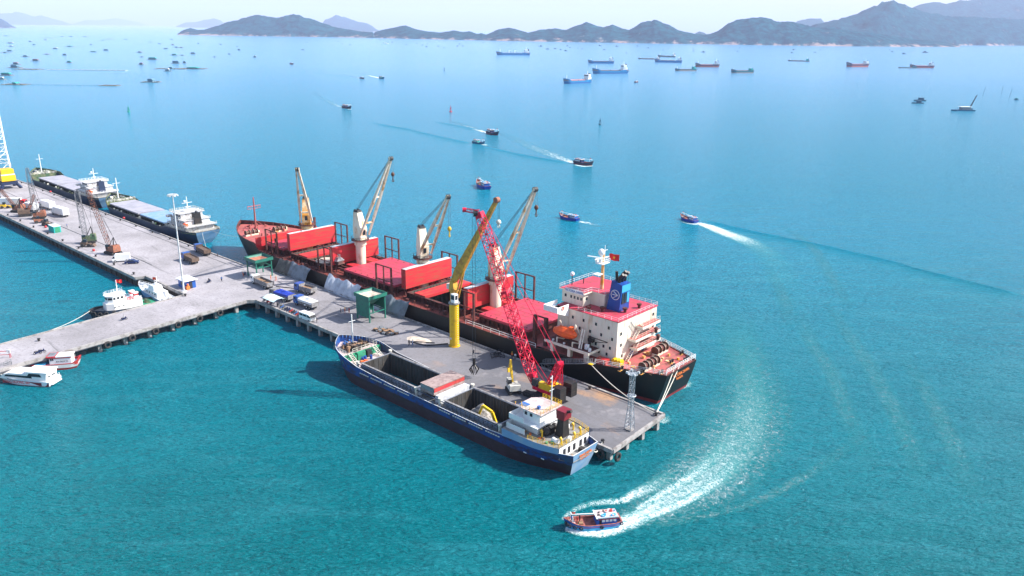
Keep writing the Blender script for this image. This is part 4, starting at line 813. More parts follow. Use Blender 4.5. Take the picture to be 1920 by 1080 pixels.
# poop house
m = H2.deck(MB(), 2.8, 16.2, 5.75, inset=.05, nx=10); y1 = H2.w(2.9) - .3; m.face([(2.8, y1, 3.5), (2.8, -y1, 3.5), (2.8, -y1, 5.75), (2.8, y1, 5.75)], 1); m.out('poop_deck', ['deck_grey', 'clean_white'], sand)
m = MB()
for sg in (1, -1):
    rows = []
    for i in range(9): x = 2.8 + 13.2 * i / 8; y = sg * (H2.w(x) + .03); rows.append([(x, y, lerp(H2.top, x) - .15), (x, y, 5.9)] if sg > 0 else [(x, y, 5.9), (x, y, lerp(H2.top, x) - .15)])
    m.loft(rows); m.loft([[(a[0], a[1] - sg * .1, a[2]) for a in r][::-1] for r in rows])
m.out('side_plating', 'patrol_side' if 'patrol_side' in MAT else 'hatch_blue', sand)
for y in (-3.4, -2, 0, 1.6, 3): m = MB(); m.box(2.72, 2.8, y - .35, y + .35, 3.9, 5.2); m.out('doorway', 'dark', sand)
m = MB(); m.box(9.2, 15.8, -3.3, 3.3, 5.75, 7.7); m.box(8.4, 16.0, -4.4, 4.4, 7.7, 7.85)
for a, b, c, d in ((15.9, 16.0, -5.2, 5.2), (11, 16, 5.1, 5.2), (11, 16, -5.2, -5.1)): m.box(a, b, c, d, 5.75, 7.0)
for a, b, c, d in ((15.92, 16.02, -4.4, 4.4), (12, 15.95, 4.3, 4.42), (12, 15.95, -4.42, -4.3)): m.box(a, b, c, d, 7.85, 8.9)
dh = m.out('deck_house', 'white', sand)
m = MB(); m.prism([(9.0, -2.9), (13.4, -2.9), (14.6, -1.4), (14.6, 1.4), (13.4, 2.9), (9.0, 2.9)], 7.85, 10.3); wh2 = m.out('wheelhouse', 'white', dh)
m = MB()
for k in range(4): y = -1.2 + k * .65; m.box(14.6, 14.68, y, y + .5, 9.1, 9.8)
for x in (11.0, 12.4): m.box(x, x + .6, 2.9, 2.98, 9.1, 9.8); m.box(x, x + .6, -2.98, -2.9, 9.1, 9.8)
for sg in (1, -1): m.beam((13.65, sg * 2.65, 9.45), (14.35, sg * 1.75, 9.45), .06, .7)
m.out('bridge_window', 'glass', wh2)
m = MB(); m.prism([(8.4, -3.4), (13.6, -3.4), (15.2, -1.6), (15.2, 1.6), (13.6, 3.4), (8.4, 3.4)], 10.31, 10.5); m.out('wheelhouse_roof', 'deck_pink', wh2)
m = MB(); m.rail([(14.2, 2.7, 10.5), (13.4, 3.3, 10.5), (8.5, 3.3, 10.5), (8.5, -3.3, 10.5), (13.5, -3.3, 10.5)], 1.0, .028, .9, bars=3); m.out('roof_railing', 'yellow', wh2)
m = MB(); m.box(13.2, 15.0, 1.0, 2.4, 10.5, 10.62); m.out('roof_hatch', 'cloth_blue', wh2); m = MB(); m.box(10.5, 11, .9, 1.5, 10.5, 11.1); m.out('roof_box', 'cloth_blue', wh2)
m = MB(); m.cyl((8.7, -.2, 10.3), (8.7, -.2, 18.0), .16, .1, 8); m.beam((8.7, -.2, 17.8), (8.4, .7, 18.0), .12); m.beam((8.7, -.9, 15), (8.7, .5, 15), .08); m.sph((8.7, -.2, 18.1), .16, 6, 4); m.out('radio_mast', 'white', wh2)
dh.scale = (.96, .96, .92); dh.location = (.5, 0, 5.75 * .08 - .002)
m = MB(); m.frust(4.9, 6.9, -1.1, .9, 5.75, 9.8, .2, -.5, .25); fn = m.out('funnel', 'black', sand)
m = MB(); m.frust(4.7, 6.6, -1.2, 1.0, 9.5, 11.3, -.1, .1, 0); m.out('funnel_top', 'maroon', fn); m = MB(); m.cyl((4.9, 0, 11), (3.7, .1, 11.6), .3, n=8); m.out('exhaust_pipe', 'black', fn)
for x, y, h in ((3.6, 3.0, 1.3), (8.0, 3.4, 1.4), (5.6, -3.2, 1.3), (3.4, -2.6, 1.5), (3.4, -.9, 1.0), (9.0, -3.6, 1.5)): m = MB(); m.cyl((x, y, 5.75), (x, y, 5.75 + h), .17, n=8); m.cyl((x, y, 5.75 + h - .25), (x + .35, y, 5.9 + h), .27, n=8); m.out('cowl_vent', 'yellow', sand)
for a_, b_ in (((5.6, 3.0, 6.2), (4.2, 3.4, 6.2)), ((7.6, -2.8, 6.2), (6.6, -3.2, 6.2)), ((3.6, .4, 6.2), (3.2, 1.4, 6.2))): m = MB(); m.cyl(a_, b_, .45, n=12); m.out('liferaft_canister', 'clean_white', sand)
m = MB(); m.sph((8.1, 2.1, 6.5), .9, 9, 6); m.sph((8.2, -.6, 6.6), .7, 9, 6); m.box(7.4, 8.8, .2, 1.4, 5.75, 7.2); m.out('covered_gear', 'black', sand)
m = MB()
for i in range(18): x = 3.4 + rnd.random() * 11; y = rnd.choice((-1, 1)) * (3.6 + rnd.random() * 1.0); y = max(-H2.w(x) + .6, min(H2.w(x) - .6, y)); s = .14 + rnd.random() * .22; m.box(x - s, x + s, y - s, y + s, 5.75, 5.95 + rnd.random() * .4, i % 4)
m.out('deck_clutter', ['wood', 'green_paint', 'steel', 'cloth_orange'], sand)
m = MB(); y1 = H2.w(2.8) - .2; m.rail([(9.5, H2.w(9.5) - .15, 5.8), (6, H2.w(6) - .15, 5.8), (2.9, y1, 5.8), (2.9, -y1, 5.8), (6, -H2.w(6) + .15, 5.8), (12, -H2.w(12) + .15, 5.8)], 1.0, .028, 1.2, bars=3); m.out('poop_railing', 'yellow', sand)
m = MB(); m.box(1.2, 2.2, -1.5, -.5, 3.5, 4.3); m.box(.5, 1.2, 1.2, 2.6, 3.5, 3.9, 1); m.sph((1.6, 2.2, 3.8), .35, 7, 4, 1); m.cyl((1.3, -2.6, 3.5), (1.3, -2.6, 4.3), .2, n=8); m.out('mooring_gear', ['black', 'wood'], sand)
text('stern_lettering', 'SONG HAI 86', .62, 'orange_text', sand, (.04, 0, 4.1), (R(74), 0, R(-90)), th=.06); text('stern_lettering', 'HAI PHONG', .5, 'orange_text', sand, (.24, 0, 3.3), (R(70), 0, R(-90)), th=.06)
m = MB()
for x in (5.5, 9.5): m.box(x, x + .7, H2.w(x) * .985 + .12, H2.w(x) * .985 + .2, 2.9, 3.05)
m.out('draught_mark', 'clean_white', sand)
# heap and excavator in the aft hold
m = MB(); rows = []
for i in range(15):
    x = 24.2 + 8.6 * i / 14; row = []
    for j in range(11):
        y = -3.9 + 7.6 * j / 10; r = math.hypot((x - 28.0) / 4.8, (y + .6) / 3.6); row.append((x, y, max(-.6, -.6 + 5.6 * max(0, 1 - r) ** .8 + noise.noise(Vector((x * 1.3, y * 1.3, 1))) * .5 * (r < 1))))
    rows.append(row)
m.loft(rows); o = m.out('rubble_heap', 'rubble', None, P(-79, 109.2, 0), R(138)); tag(o, 'pale rubble heap in the aft hold of the blue ship', 'rubble')
def excavator(label, loc, rz, body, arm, boom, stick, bucket, group=None):
    t = thing('excavator', label, 'excavator', loc, rz, group)
    for y in (-1.15, 1.15):
        m = MB(); m.xprism([(-1.9, .35), (-1.6, .0), (1.6, .0), (1.9, .35), (1.9, .55), (1.6, .85), (-1.6, .85), (-1.9, .55)], y - .3, y + .3); m.out('track', 'rubber', t)
    m = MB(); m.box(-1.9, 1.4, -1.25, 1.25, 1.0, 1.95); m.box(-1.9, -.6, -1.2, 1.2, 1.95, 2.3); m.cyl((0, 0, .8), (0, 0, 1.0), .8, n=12); m.out('upper_body', body, t)
    m = MB(); m.frust(-.2, 1.3, .35, 1.3, 1.95, 3.1, .05, -.2, .06); m.out('cab', 'glass', t); m = MB(); m.box(-.2, 1.1, .38, 1.26, 3.1, 3.2); m.out('cab_roof', body, t)
    m = MB(); pr = Vector((1.2, -.1, 1.9)); 
    for a, b in zip([pr] + boom[:-1], boom): m.beam(a, b, .42, .6)
    m.out('boom', arm, t)
    m = MB(); m.beam(boom[-1], stick, .34, .45); m.out('stick', arm, t)
    m = MB(); st = Vector(stick); bk = Vector(bucket); m.beam(st, bk, .9, .6, 1.0, .9); m.out('bucket', arm if group is None else 'steel', t)
    return t
V = Vector
M_ = Matrix.Rotation(R(138), 4, 'Z')
def on(par, x, y, z): return par.location + M_ @ V((x, y, z))
excavator('yellow excavator working down in the aft hold of the blue ship', on(sand, 19.9, 1.2, -.6), R(138 + 14), 'yellow', 'yellow', [V((2.8, 0, 6.1)), V((5.0, 0, 7.0))], V((6.4, 0, 3.6)), V((6.1, 0, 2.6)))
excavator('pale yellow excavator parked on the quay with its arm raised', P(-108.5, 121.4, ZQ), R(105), 'rope', 'yellow', [V((1.9, 0, 4.4)), V((2.6, 0, 6.6))], V((3.6, 0, 4.4)), V((3.2, 0, 3.4)))
# ================================================================ TWO COASTERS AT THE FAR QUAY
mat('coaster_house', (0.58, 0.59, 0.61), (0.30, 0.25, 0.22), 1.1, 0.48, 0.66, rough=0.5)
def coaster(label, loc, hull, hatch1, hatch2, deckc, L=88, B=15, seed=0, h1=(48, 76), h2=(25, 46)):
    r = random.Random(seed); t = thing('coaster', label, 'cargo ship', loc, SHIP, 'coasters berthed behind the far quay')
    h = Hull(L, B, [(0, 5.4), (20, 5.0), (24, 4.2), (74, 4.3), (78, 6.2), (L, 7.6)], zb=-1.2, bow=.2, stern=.12, tr=.66, rake=4, over=4, wls=.25)
    def z_(x): return 4.6 if x < 23 else (3.6 if x < L - 11 else 5.6)
    h.shell([hull, 'dark', 'deck_green', 'hatch_blue'], t, .2, zin=z_, tm=3); xb = L - 11
    h.deck(MB(), 23, xb, 3.6, inset=.2).out('main_deck', 'deck_grey' if seed else 'deck_green', t); h.deck(MB(), 1.2, 23, 4.6, inset=.2).out('poop_deck', 'deck_grey', t)
    m = h.deck(MB(), xb, L - .6, 5.6, inset=.2); w_ = h.w(xb) - .25; m.box(xb - .1, xb, -w_, w_, 3.6, 5.6); m.out('forecastle_deck', deckc, t)
    for (a, b), c in ((h1, hatch1), (h2, hatch2)):
        m = MB(); m.box(a, b, -5.4, 5.4, 3.6, 5.0)
        for k in range(int((b - a) / 1.8)): m.box(a + .4 + k * 1.8, a + .55 + k * 1.8, -5.8, 5.8, 3.6, 4.85)
        m.out('hatch_coaming', 'dark', t)
        m = MB(); n = 5
        for k in range(n): x0 = a - .2 + (b - a + .4) * k / n; x1 = a - .2 + (b - a + .4) * (k + 1) / n - .06; m.box(x0, x1, -5.6, 5.6, 5.01, 5.5)
        m.out('hatch_cover', c, t)
    m = MB()
    for i in range(60):
        x = xb + .8 + r.random() * 8; y = (r.random() * 2 - 1) * max(.4, h.w(x) - 1.0); s = .15 + r.random() * .4; m.box(x - s, x + s, y - s, y + s, 5.6, 5.9 + r.random() * .9, i % 3)
    for i in range(30): x = h2[0] + r.random() * (h1[1] - h2[0]); y = r.choice((-1, 1)) * (6.1 + r.random() * .5); s = .2 + r.random() * .2; m.box(x - s, x + s, y - s, y + s, 3.6, 4.0 + r.random() * .8, i % 3)
    m.out('deck_fitting', ['deck_green', 'steel', 'rope'], t)
    m = MB(); m.cyl((xb + 3, 0, 5.6), (xb + 3, 0, 15.4), .3, .18, 8); m.beam((xb + 3, -1.6, 13), (xb + 3, 1.6, 13), .14); m.out('foremast', 'white', t)
    m = MB(); m.rail([(xb, 6, 5.6), (xb, -6, 5.6)], 1.0, .06, 1.5); m.rail([(x, h.w(x) - .2, z_(x) + (.8 if x < 23 else .6)) for x in (2, 10, 20)], 1.0, .05, 1.5, bars=3); m.rail([(.5, -h.w(.5) + .3, 5.4), (.5, h.w(.5) - .3, 5.4)], 1, .05, 1.5, bars=3); m.out('railing', 'rope', t)
    a = MB(); a.box(6, 20, -5.6, 5.6, 4.6, 6.7); a.box(4.5, 20.6, -6.2, 6.2, 7.2, 7.32); a.box(6, 20, -5.6, 5.6, 6.7, 7.2); a.box(8, 19.6, -5, 5, 7.36, 9.6); a.box(7.6, 20.4, -5.4, 5.4, 9.6, 9.72); hs = a.out('deck_house', 'coaster_house', t)
    a = MB(); a.prism([(12, -4.4), (18.4, -4.4), (19.6, -3), (19.6, 3), (18.4, 4.4), (12, 4.4)], 9.75, 12.1); a.box(11.6, 20.2, -5.2, 5.2, 12.1, 12.25, 0); a.box(18.6, 20.1, 4.6, 6.6, 9.75, 10.8); a.box(18.6, 20.1, -6.6, -4.6, 9.75, 10.8); wl = a.out('wheelhouse', 'coaster_house', hs)
    a = MB()
    for k in range(6): a.box(19.6, 19.7, -2.8 + k, -2.1 + k, 10.7, 11.6)
    for sg in (1, -1):
        for k in range(4): a.box(12.6 + k * 1.4, 13.5 + k * 1.4, sg * 4.42 - .04, sg * 4.42 + .04, 10.7, 11.6)
        for k in range(5): a.box(9 + k * 2, 9.5 + k * 2, sg * 5.02 - .04, sg * 5.02 + .04, 8.2, 8.9); a.box(7 + k * 2.4, 7.5 + k * 2.4, sg * 5.62 - .04, sg * 5.62 + .04, 5.8, 6.5)
    a.out('window', 'glass', hs)
    a = MB(); a.rail([(4.7, 6.1, 7.32), (20, 6.1, 7.32)], 1, .05, 1.4); a.rail([(4.7, -6.1, 7.32), (4.7, 6.1, 7.32)], 1, .05, 1.4); a.rail([(7.8, -5.3, 9.75), (7.8, 5.3, 9.75), (18, 5.3, 9.75)], 1, .05, 1.4); a.rail([(11.8, -5, 12.25), (11.8, 5, 12.25), (20, 5, 12.25), (20, -5, 12.25), (11.8, -5, 12.25)], 1, .05, 1.4); a.out('house_railing', 'clean_white' if not seed else 'rope', hs)
    a = MB(); a.cyl((15, 0, 12.2), (15, 0, 19.5), .28, .14, 8); a.beam((15, -2, 16.5), (15, 2, 16.5), .2); a.box(14.3, 15.7, -.8, .8, 14.4, 14.6); a.sph((15, .9, 17.4), .5, 8, 6); a.sph((13, -3.2, 13), .5, 8, 6); a.out('signal_mast', 'white', hs)
    a = MB(); a.frust(7, 10, -1.4, 1.4, 7.3, 13.0, .3, -.5, .2); f = a.out('funnel', 'black' if seed else 'hull_navy_plain', hs); a = MB(); a.cyl((8, .3, 12.8), (7.6, .3, 14), .3, n=8); a.out('exhaust_pipe', 'dark', f)
    a = MB(); a.cyl((5.8, 5.2, 8.2), (8.2, 5.2, 8.2), .6, n=10); a.out('rescue_boat', 'orange', hs); hs.scale = (1, 1, .8); hs.location.z = 4.6 * .2 - .003
    return t
mat('hull_navy_plain', (0.012, 0.025, 0.07), rough=0.5)
mat('deck_olive', (0.13, 0.17, 0.06), (0.22, 0.2, 0.1), 0.5, rough=0.8)
coaster('dark-hulled coaster with pale hatch covers and black funnel, the nearer at the far quay', P(-284, 142.3, 0), 'hull_navy', 'hatch_pale', 'hatch_blue', 'deck_olive', seed=1)
coaster('dark-hulled coaster with grey-white hatches and navy funnel, the farther at the far quay', P(-374, 142.6, 0), 'hull_navy', 'hatch_pale', 'hatch_pale', 'deck_green', L=92, seed=0, h1=(47, 72), h2=(24, 45))
# ================================================================ SMALL CRAFT AT THE CAUSEWAY
def tyres(parent, pts, r=.55):
    m0 = MB(); m0.torus((0, 0, 0), (0, 1, 0), r, r * .38, 14, 6); f = None
    for x, y, z, a in pts:
        if f is None: f = m0.out('tyre_fender', 'rubber', parent, (x, y, z), R(a))
        else: dup(f, (x, y, z), R(a), parent=parent)
ts, tb = at(293, 568), at(172, 598); TA = math.atan2((tb - ts).y, (tb - ts).x); TS = (tb - ts).length / 24.4
tug = thing('tugboat', 'white and navy tug with red funnels and a red flag beyond the causeway', 'tugboat', ts, TA); tug.scale = (TS,) * 3
HT = Hull(25, 8.4, [(0, 1.7), (12, 1.9), (18, 2.5), (25, 3.6)], zb=-1, bow=.3, stern=.15, tr=.75, rake=1.2, over=.6, pw=2.4, wls=.6)
HT.shell(['hull_tug', 'dark'], tug, .2, zin=lambda x: 1.2 if x < 16 else 2.0); HT.deck(MB(), .2, 16, 1.2).out('aft_deck', 'green_paint', tug); m = HT.deck(MB(), 16, 24.6, 2.0); m.out('fore_deck', 'deck_grey', tug)
a = MB(); a.prism([(6.5, -3), (17, -3), (19.2, -1.4), (19.2, 1.4), (17, 3), (6.5, 3)], 1.2, 4.6); th = a.out('deck_house', 'clean_white', tug)
a = MB(); a.prism([(12.5, -2.4), (17, -2.4), (18.4, -1.2), (18.4, 1.2), (17, 2.4), (12.5, 2.4)], 4.6, 7.3); a.prism([(12.1, -2.7), (17.2, -2.7), (18.8, -1.3), (18.8, 1.3), (17.2, 2.7), (12.1, 2.7)], 7.3, 7.45); tw = a.out('wheelhouse', 'clean_white', th)
a = MB()
for sg in (1, -1):
    for x in (13.2, 14.6, 16.0): a.box(x, x + .8, sg * 2.42 - .03, sg * 2.42 + .03, 5.9, 6.7)
    for x in (13.4, 15.2, 16.6): a.box(x, x + .4, sg * 3.02 - .03, sg * 3.02 + .03, 2.9, 3.4)
    a.beam((17.15, sg * 2.3, 6.3), (18.3, sg * 1.35, 6.3), .08, .8)
a.box(18.4, 18.46, -1, -.1, 5.9, 6.7); a.box(18.4, 18.46, .1, 1, 5.9, 6.7); a.out('window', 'glass', tw)
a = MB(); a.rail([(12.2, -2.6, 7.45), (12.2, 2.6, 7.45), (17, 2.6, 7.45), (18.6, 1.2, 7.45), (18.6, -1.2, 7.45), (17, -2.6, 7.45), (12.2, -2.6, 7.45)], .9, .04, 1.0); a.rail([(6.7, 2.9, 4.6), (12.4, 2.9, 4.6)], .8, .05, 1.0); a.rail([(6.7, -2.9, 4.6), (12.4, -2.9, 4.6)], .8, .05, 1.0); a.out('railing', 'clean_white', th)
for y in (1.5, -1.5):
    a = MB(); a.box(7.4, 8.9, y - .7, y + .7, 4.6, 6.6, 0); a.box(7.38, 8.92, y - .72, y + .72, 5.6, 6.3, 1); a.box(7.2, 9.2, y - .8, y + .8, 6.6, 6.8, 0); a.out('funnel', ['clean_white', 'red_paint'], th)
a = MB(); a.box(9.2, 11.4, 1.2, 2.6, 4.6, 5.3); a.cyl((10.6, -1.8, 4.9), (12, -1.8, 4.9), .4, n=8); a.out('fire_monitor', 'red_paint', th)
a = MB(); a.cyl((14, 0, 7.4), (14, 0, 12.6), .22, .12, 8); a.beam((14, -1, 10.4), (14, 1, 10.4), .14); a.beam((14, -.7, 11.6), (14, .7, 11.6), .1); a.cyl((12.6, .8, 7.4), (12.6, .8, 9.8), .04, n=4); a.cyl((12.6, -.6, 7.4), (12.6, -.6, 9.4), .04, n=4); a.out('mast', 'clean_white', tw)
flag((13.9, 0, 12.0), 1.3, R(150), 'flag', tw)
a = MB(); a.cyl((3.5, -1, 1.9), (3.5, 1, 1.9), .6, n=12); a.box(2.7, 4.3, -1.4, 1.4, 1.2, 1.6); a.out('towing_winch', 'deck_green', tug)
tyres(tug, [(24.6, .6, 2.7, 100), (24.2, 2.0, 2.4, 130), (24.4, -1.2, 2.5, 70), (22.6, 3.2, 2.0, 150), (20.6, 3.9, 1.8, 165), (18.0, 4.3, 1.6, 178), (14, 4.4, 1.5, 180), (22.6, -3.2, 2.0, 30), (19, -4.2, 1.7, 8), (23.6, 2.6, 1.2, 140), (21.8, 3.7, 1.0, 155)], .62)
pat = thing('patrol_boat', 'small white patrol boat with light blue sides at the causeway corner', 'patrol boat', P(-228.0, 99.7, 0), R(138.5)); pat.scale = (.9,) * 3
HP = Hull(22, 5.4, [(0, 1.7), (12, 2.1), (22, 3.2)], zb=-.8, bow=.42, stern=.08, tr=.85, rake=2.0, over=.3, pw=1.9, wls=.85)
HP.shell(['hull_patrol', 'clean_white'], pat, .15, zin=lambda x: 1.4 if x < 14 else 2.2); HP.deck(MB(), .2, 14, 1.4, inset=.15).out('aft_deck', 'clean_white', pat); HP.deck(MB(), 14, 21.6, 2.2, inset=.15).out('fore_deck', 'grey_white', pat)
a = MB(); a.frust(4, 14.6, -2, 2, 1.4, 3.4, .3, -1.4, .15); a.frust(7, 11.6, -1.6, 1.6, 3.4, 4.9, .3, -1.2, .2); ph = a.out('cabin', 'clean_white', pat)
a = MB(); a.beam((11.35, 0, 3.95), (10.7, 0, 4.65), 2.6, .1)
for sg in (1, -1):
    for x in (5.4, 7.4, 9.4, 11.2): a.box(x, x + .9, sg * 1.93 - .03, sg * 1.93 + .03, 2.3, 2.8)
a.out('window', 'glass', ph)
a = MB(); a.cyl((8, 0, 4.8), (7.6, 0, 8.2), .12, n=6); a.beam((7.8, -.9, 6.6), (7.8, .9, 6.6), .12); a.cyl((9, 0, 4.8), (9, 0, 5.6), .5, .4, 10); a.out('mast', 'clean_white', ph)
flag((7.6, .2, 7.4), .9, R(20), 'flag', ph)
a = MB(); a.rail([(x, HP.w(x) - .2, 2.2 + (x - 14) * .08) for x in (14, 17, 20, 21.3)] + [(x, -HP.w(x) + .2, 2.2 + (x - 14) * .08) for x in (21.3, 20, 17, 14)], .9, .035, 1.1); a.out('bow_rail', 'clean_white', pat)
a = MB(); a.box(17.2, 18.2, -.5, .5, 2.2, 2.9); a.cyl((17.8, 0, 3.0), (19.0, 0, 3.2), .08, n=6); a.box(1, 2.2, -1.6, -.6, 1.4, 2.1); a.box(1, 2.4, .6, 1.6, 1.4, 2.0); a.out('deck_gear', 'grey_white', pat)
# pontoon walkway beside it
m = MB(); m.box(-4, 4, -.6, .6, .5, .75); m.box(-3.6, 3.6, -.5, .5, -.3, .5, 1); o = m.out('floating_pontoon', ['clean_white', 'black'], None, at(304, 564), R(150)); tag(o, 'narrow white pontoon walkway floating between tug and patrol boat', 'pontoon')
# passenger ferry
fp = at(105, 719); fb = at(-2, 711); L_ = (fb - fp).length
fer = thing('passenger_ferry', 'white passenger ferry with maroon stripe beside the causeway at far left', 'ferry', fp, math.atan2(fb.y - fp.y, fb.x - fp.x))
banded('hull_ferry', [(-9, (0.16, 0.008, 0.015)), (0.12, (0.72, 0.74, 0.78))], rough=0.3)
HF = Hull(L_, 4.4, [(0, 1.15), (L_ * .5, 1.35), (L_, 1.9)], zb=-.5, bow=.4, stern=.05, tr=.95, rake=1.2, over=.2, pw=2.0, wls=.9)
HF.shell(['hull_ferry', 'clean_white'], fer, .12, zin=lambda x: 1.0); HF.deck(MB(), .15, L_ - .5, 1.0, inset=.1).out('deck', 'clean_white', fer)
a = MB(); hw = 1.85
a.xprism([(4.2, 1.0), (L_ - 1.6, 1.3), (L_ - 3.0, 2.35), (L_ - 4.6, 2.75), (4.2, 2.75)], -hw, hw)
a.xprism([(1.0, 1.0), (6.6, 1.0), (5.6, 3.25), (.6, 3.25)], -hw + .003, hw - .003); a.box(.3, 6.2, -hw - .12, hw + .12, 3.25, 3.37); fc = a.out('cabin', 'clean_white', fer)
a = MB()
for sg in (1, -1):
    y = sg * (hw + .015); a.add([(4.4, y, 1.75), (L_ - 3.2, y, 1.85), (L_ - 3.7, y, 2.35), (4.4, y, 2.3)], [(0, 1, 2, 3)]); a.add([(1.9, y, 2.2), (5.6, y, 2.2), (5.0, y, 2.95), (2.3, y, 2.95)], [(0, 1, 2, 3)])
a.box(.78, .84, -1.2, -.2, 1.9, 2.9); a.box(.78, .84, .3, 1.3, 1.9, 2.9); a.out('window_band', 'glass', fc)
a = MB()
for sg in (1, -1):
    top = [(x, sg * (HF.w(x) * .985 + .05), z) for x, z in ((.2, 1.0), (2.5, .95), (5, 1.02), (9, 1.2), (L_ - 4, 1.42))]; bot = [(x, y, z - dz) for (x, y, z), dz in zip(top, (.9, .75, .12, .12, .12))]; a.loft([top, bot])
a.out('maroon_stripe', 'maroon', fer)
text('ferry_name', 'LONG HUONG 007', .8, 'flag_red', fer, (L_ * .56, HF.w(8) + .06, .72), (R(84), 0, R(180)), th=.01, sx=1.0)
a = MB(); a.rail([(.2, 1.9, 1.15), (.2, -1.9, 1.15)], .8, .03, .9); a.box(-.5, .2, -1.6, 1.6, .45, .55); a.out('stern_platform', 'clean_white', fer)
# white and red fishing boat tied behind the ferry
fa = at(152, 685); fb = at(30, 694); L_ = (fb - fa).length
fsh = thing('fishing_boat', 'white and red wooden boat with long cabin tied beside the ferry', 'fishing boat', fa, math.atan2(fb.y - fa.y, fb.x - fa.x))
HW = Hull(L_, 4.2, [(0, 2.2), (1.5, 1.5), (L_ * .6, 1.45), (L_, 2.5)], zb=-.5, bow=.35, stern=.1, tr=.7, rake=1.5, over=.9, pw=1.9, wls=.6)
HW.shell(['hull_white_red', 'red_paint'], fsh, .15, zin=lambda x: 1.1); HW.deck(MB(), .3, L_ - .7, 1.1).out('deck', 'hatch_blue', fsh)
a = MB(); a.box(1.6, 6.4, -1.35, 1.35, 1.1, 3.1); cb_ = a.out('cabin', 'clean_white', fsh)
a = MB(); a.box(1.3, 5.0, -1.5, 1.5, 3.1, 3.25, 0); a.box(4.9, 7.0, -1.6, 1.6, 3.1, 3.3, 1); a.box(5.1, 6.8, -1.3, 1.3, 3.3, 3.36, 2); a.out('cabin_roof', ['clean_white', 'red_paint', 'steel'], cb_)
a = MB(); 
for x in (5.6, 6.0): a.box(x - .15, x + .15, 1.36, 1.4, 2.3, 2.7)
a.box(6.4, 6.45, -.9, .9, 2.2, 2.8); a.out('window', 'glass', cb_)
text('boat_number', 'KH 9624 TS', .62, 'dark', cb_, (3.6, 1.39, 1.95), (R(90), 0, R(180)), th=.01, sx=.85)
a = MB(); a.box(1.5, 6.5, 1.36, 1.44, 2.75, 2.95); a.out('cabin_stripe', 'red_paint', cb_)
a = MB(); a.box(7.4, 11.2, -1.5, 1.5, 1.12, 1.55); a.out('blue_tarp', 'light_blue', fsh)
a = MB(); a.beam((11.5, 1.5, 1.2), (11.5, 1.5, 2.6), .1); a.beam((11.5, -1.5, 1.2), (11.5, -1.5, 2.6), .1); a.beam((11.5, -1.5, 2.6), (11.5, 1.5, 2.6), .1); a.out('frame', 'red_paint', fsh)
# ================================================================ MOORING LINES
def line(name, label, p, q, sag, r=.09, mt='rope'):
    m = MB(); p, q = Vector(p), Vector(q); n = 14; pts = []
    for i in range(n + 1): t = i / n; pts.append(p + (q - p) * t - Vector((0, 0, sag * 4 * t * (1 - t))))
    for a, b in zip(pts, pts[1:]): m.cyl(a, b, r, n=5, cap=False)
    return tag(m.out(name, mt), label, 'rope', 'mooring lines')
B0 = P(-79, 133.6, ZQ + .5)
line('mooring_line', 'pale mooring line from the corner bollard up to the poop rail near the gangway', B0, on(ship, 16.5, 12.7, 7.6), 1.2, .1)
line('mooring_line', 'pale stern line from the corner bollard to the near end of the transom', B0, on(ship, .6, 2.5, 7.9), .4, .1)
line('mooring_line', 'pale stern line from the corner bollard to the far end of the transom', B0, on(ship, .6, .2, 7.9), .5, .1)
line('mooring_line', 'slack white rope from the blue ship stern to the quay corner bollard', on(sand, .3, -2, 4.6), P(-80.3, 116.4, ZQ + .5), 1.8, .13)
line('mooring_line', 'pale bow rope from the tug slanting down to the causeway', ts + Matrix.Rotation(TA, 4, 'Z') @ V((24.6 * TS, .4, 3.4 * TS)), at(92, 620, ZQ), 0.5, .07)
line('mooring_line', 'thin stern line from the nearer coaster to the far quay end', P(-284.5, 140, 5.2), P(-262, 130.4, ZQ + .5), .8, .06)
line('mooring_line', 'thin line from the nearer coaster towards the red ship bow', P(-284.3, 144, 5.2), P(-272, 150.5, 4.0), .8, .04)
# ================================================================ CLOTHS BETWEEN SHIP AND QUAY
def tarp(label, x0, x1, mt, seed):
    m = MB(); r = random.Random(seed); n = int((x1 - x0) * 2.5); k = 10; rows = []
    for i in range(n + 1):
        x = x0 + (x1 - x0) * i / n; row = []
        for j in range(k + 1):
            t = j / k; f = noise.noise(Vector((x * .7, seed, t * 1.2))) * .95 + noise.noise(Vector((x * 2.0, seed + 5, t * .8))) * .45; dz = noise.noise(Vector((x * .35, seed + 3, 0))) * 1.3 - .3
            y = 12.95 + 2.5 * t ** .9 + f * (.25 + t * (1 - t) * 2.5); z = 7.6 + dz * (1 - t) + (3.12 - 7.6) * t ** 1.15 + .1 * f
            if t == 1: z = ZQ + .03; y = 14.7 + f
            row.append((x, y, z))
        row.append((x + .1, 15.4 + .4 * noise.noise(Vector((x, seed, 2))), ZQ + .05)); rows.append(row)
    m.loft(rows, sm=True); return tag(m.out('tarpaulin', mt, None, P(CX, CN, 0), SHIP), label, 'tarpaulin', 'spill cloths hung from the ship to the quay')
tarp('brown-grey tarpaulin hung on the ship side beside the far green hopper', 136.5, 144, 'tarp_brown', 1)
tarp('blue-grey tarpaulin hung on the ship side just past the far hopper', 126, 136.8, 'tarp_grey', 2)
tarp('pale crumpled tarpaulin hung on the ship side left of the near green hopper', 100.5, 116.2, 'tarp_white', 3)
tarp('pale tarpaulin hung on the ship side right of the near green hopper', 89.5, 96.8, 'tarp_white', 4)
tarp('plain grey tarpaulin hung between pale one and yellow crane', 78.6, 89.6, 'tarp_grey', 5)
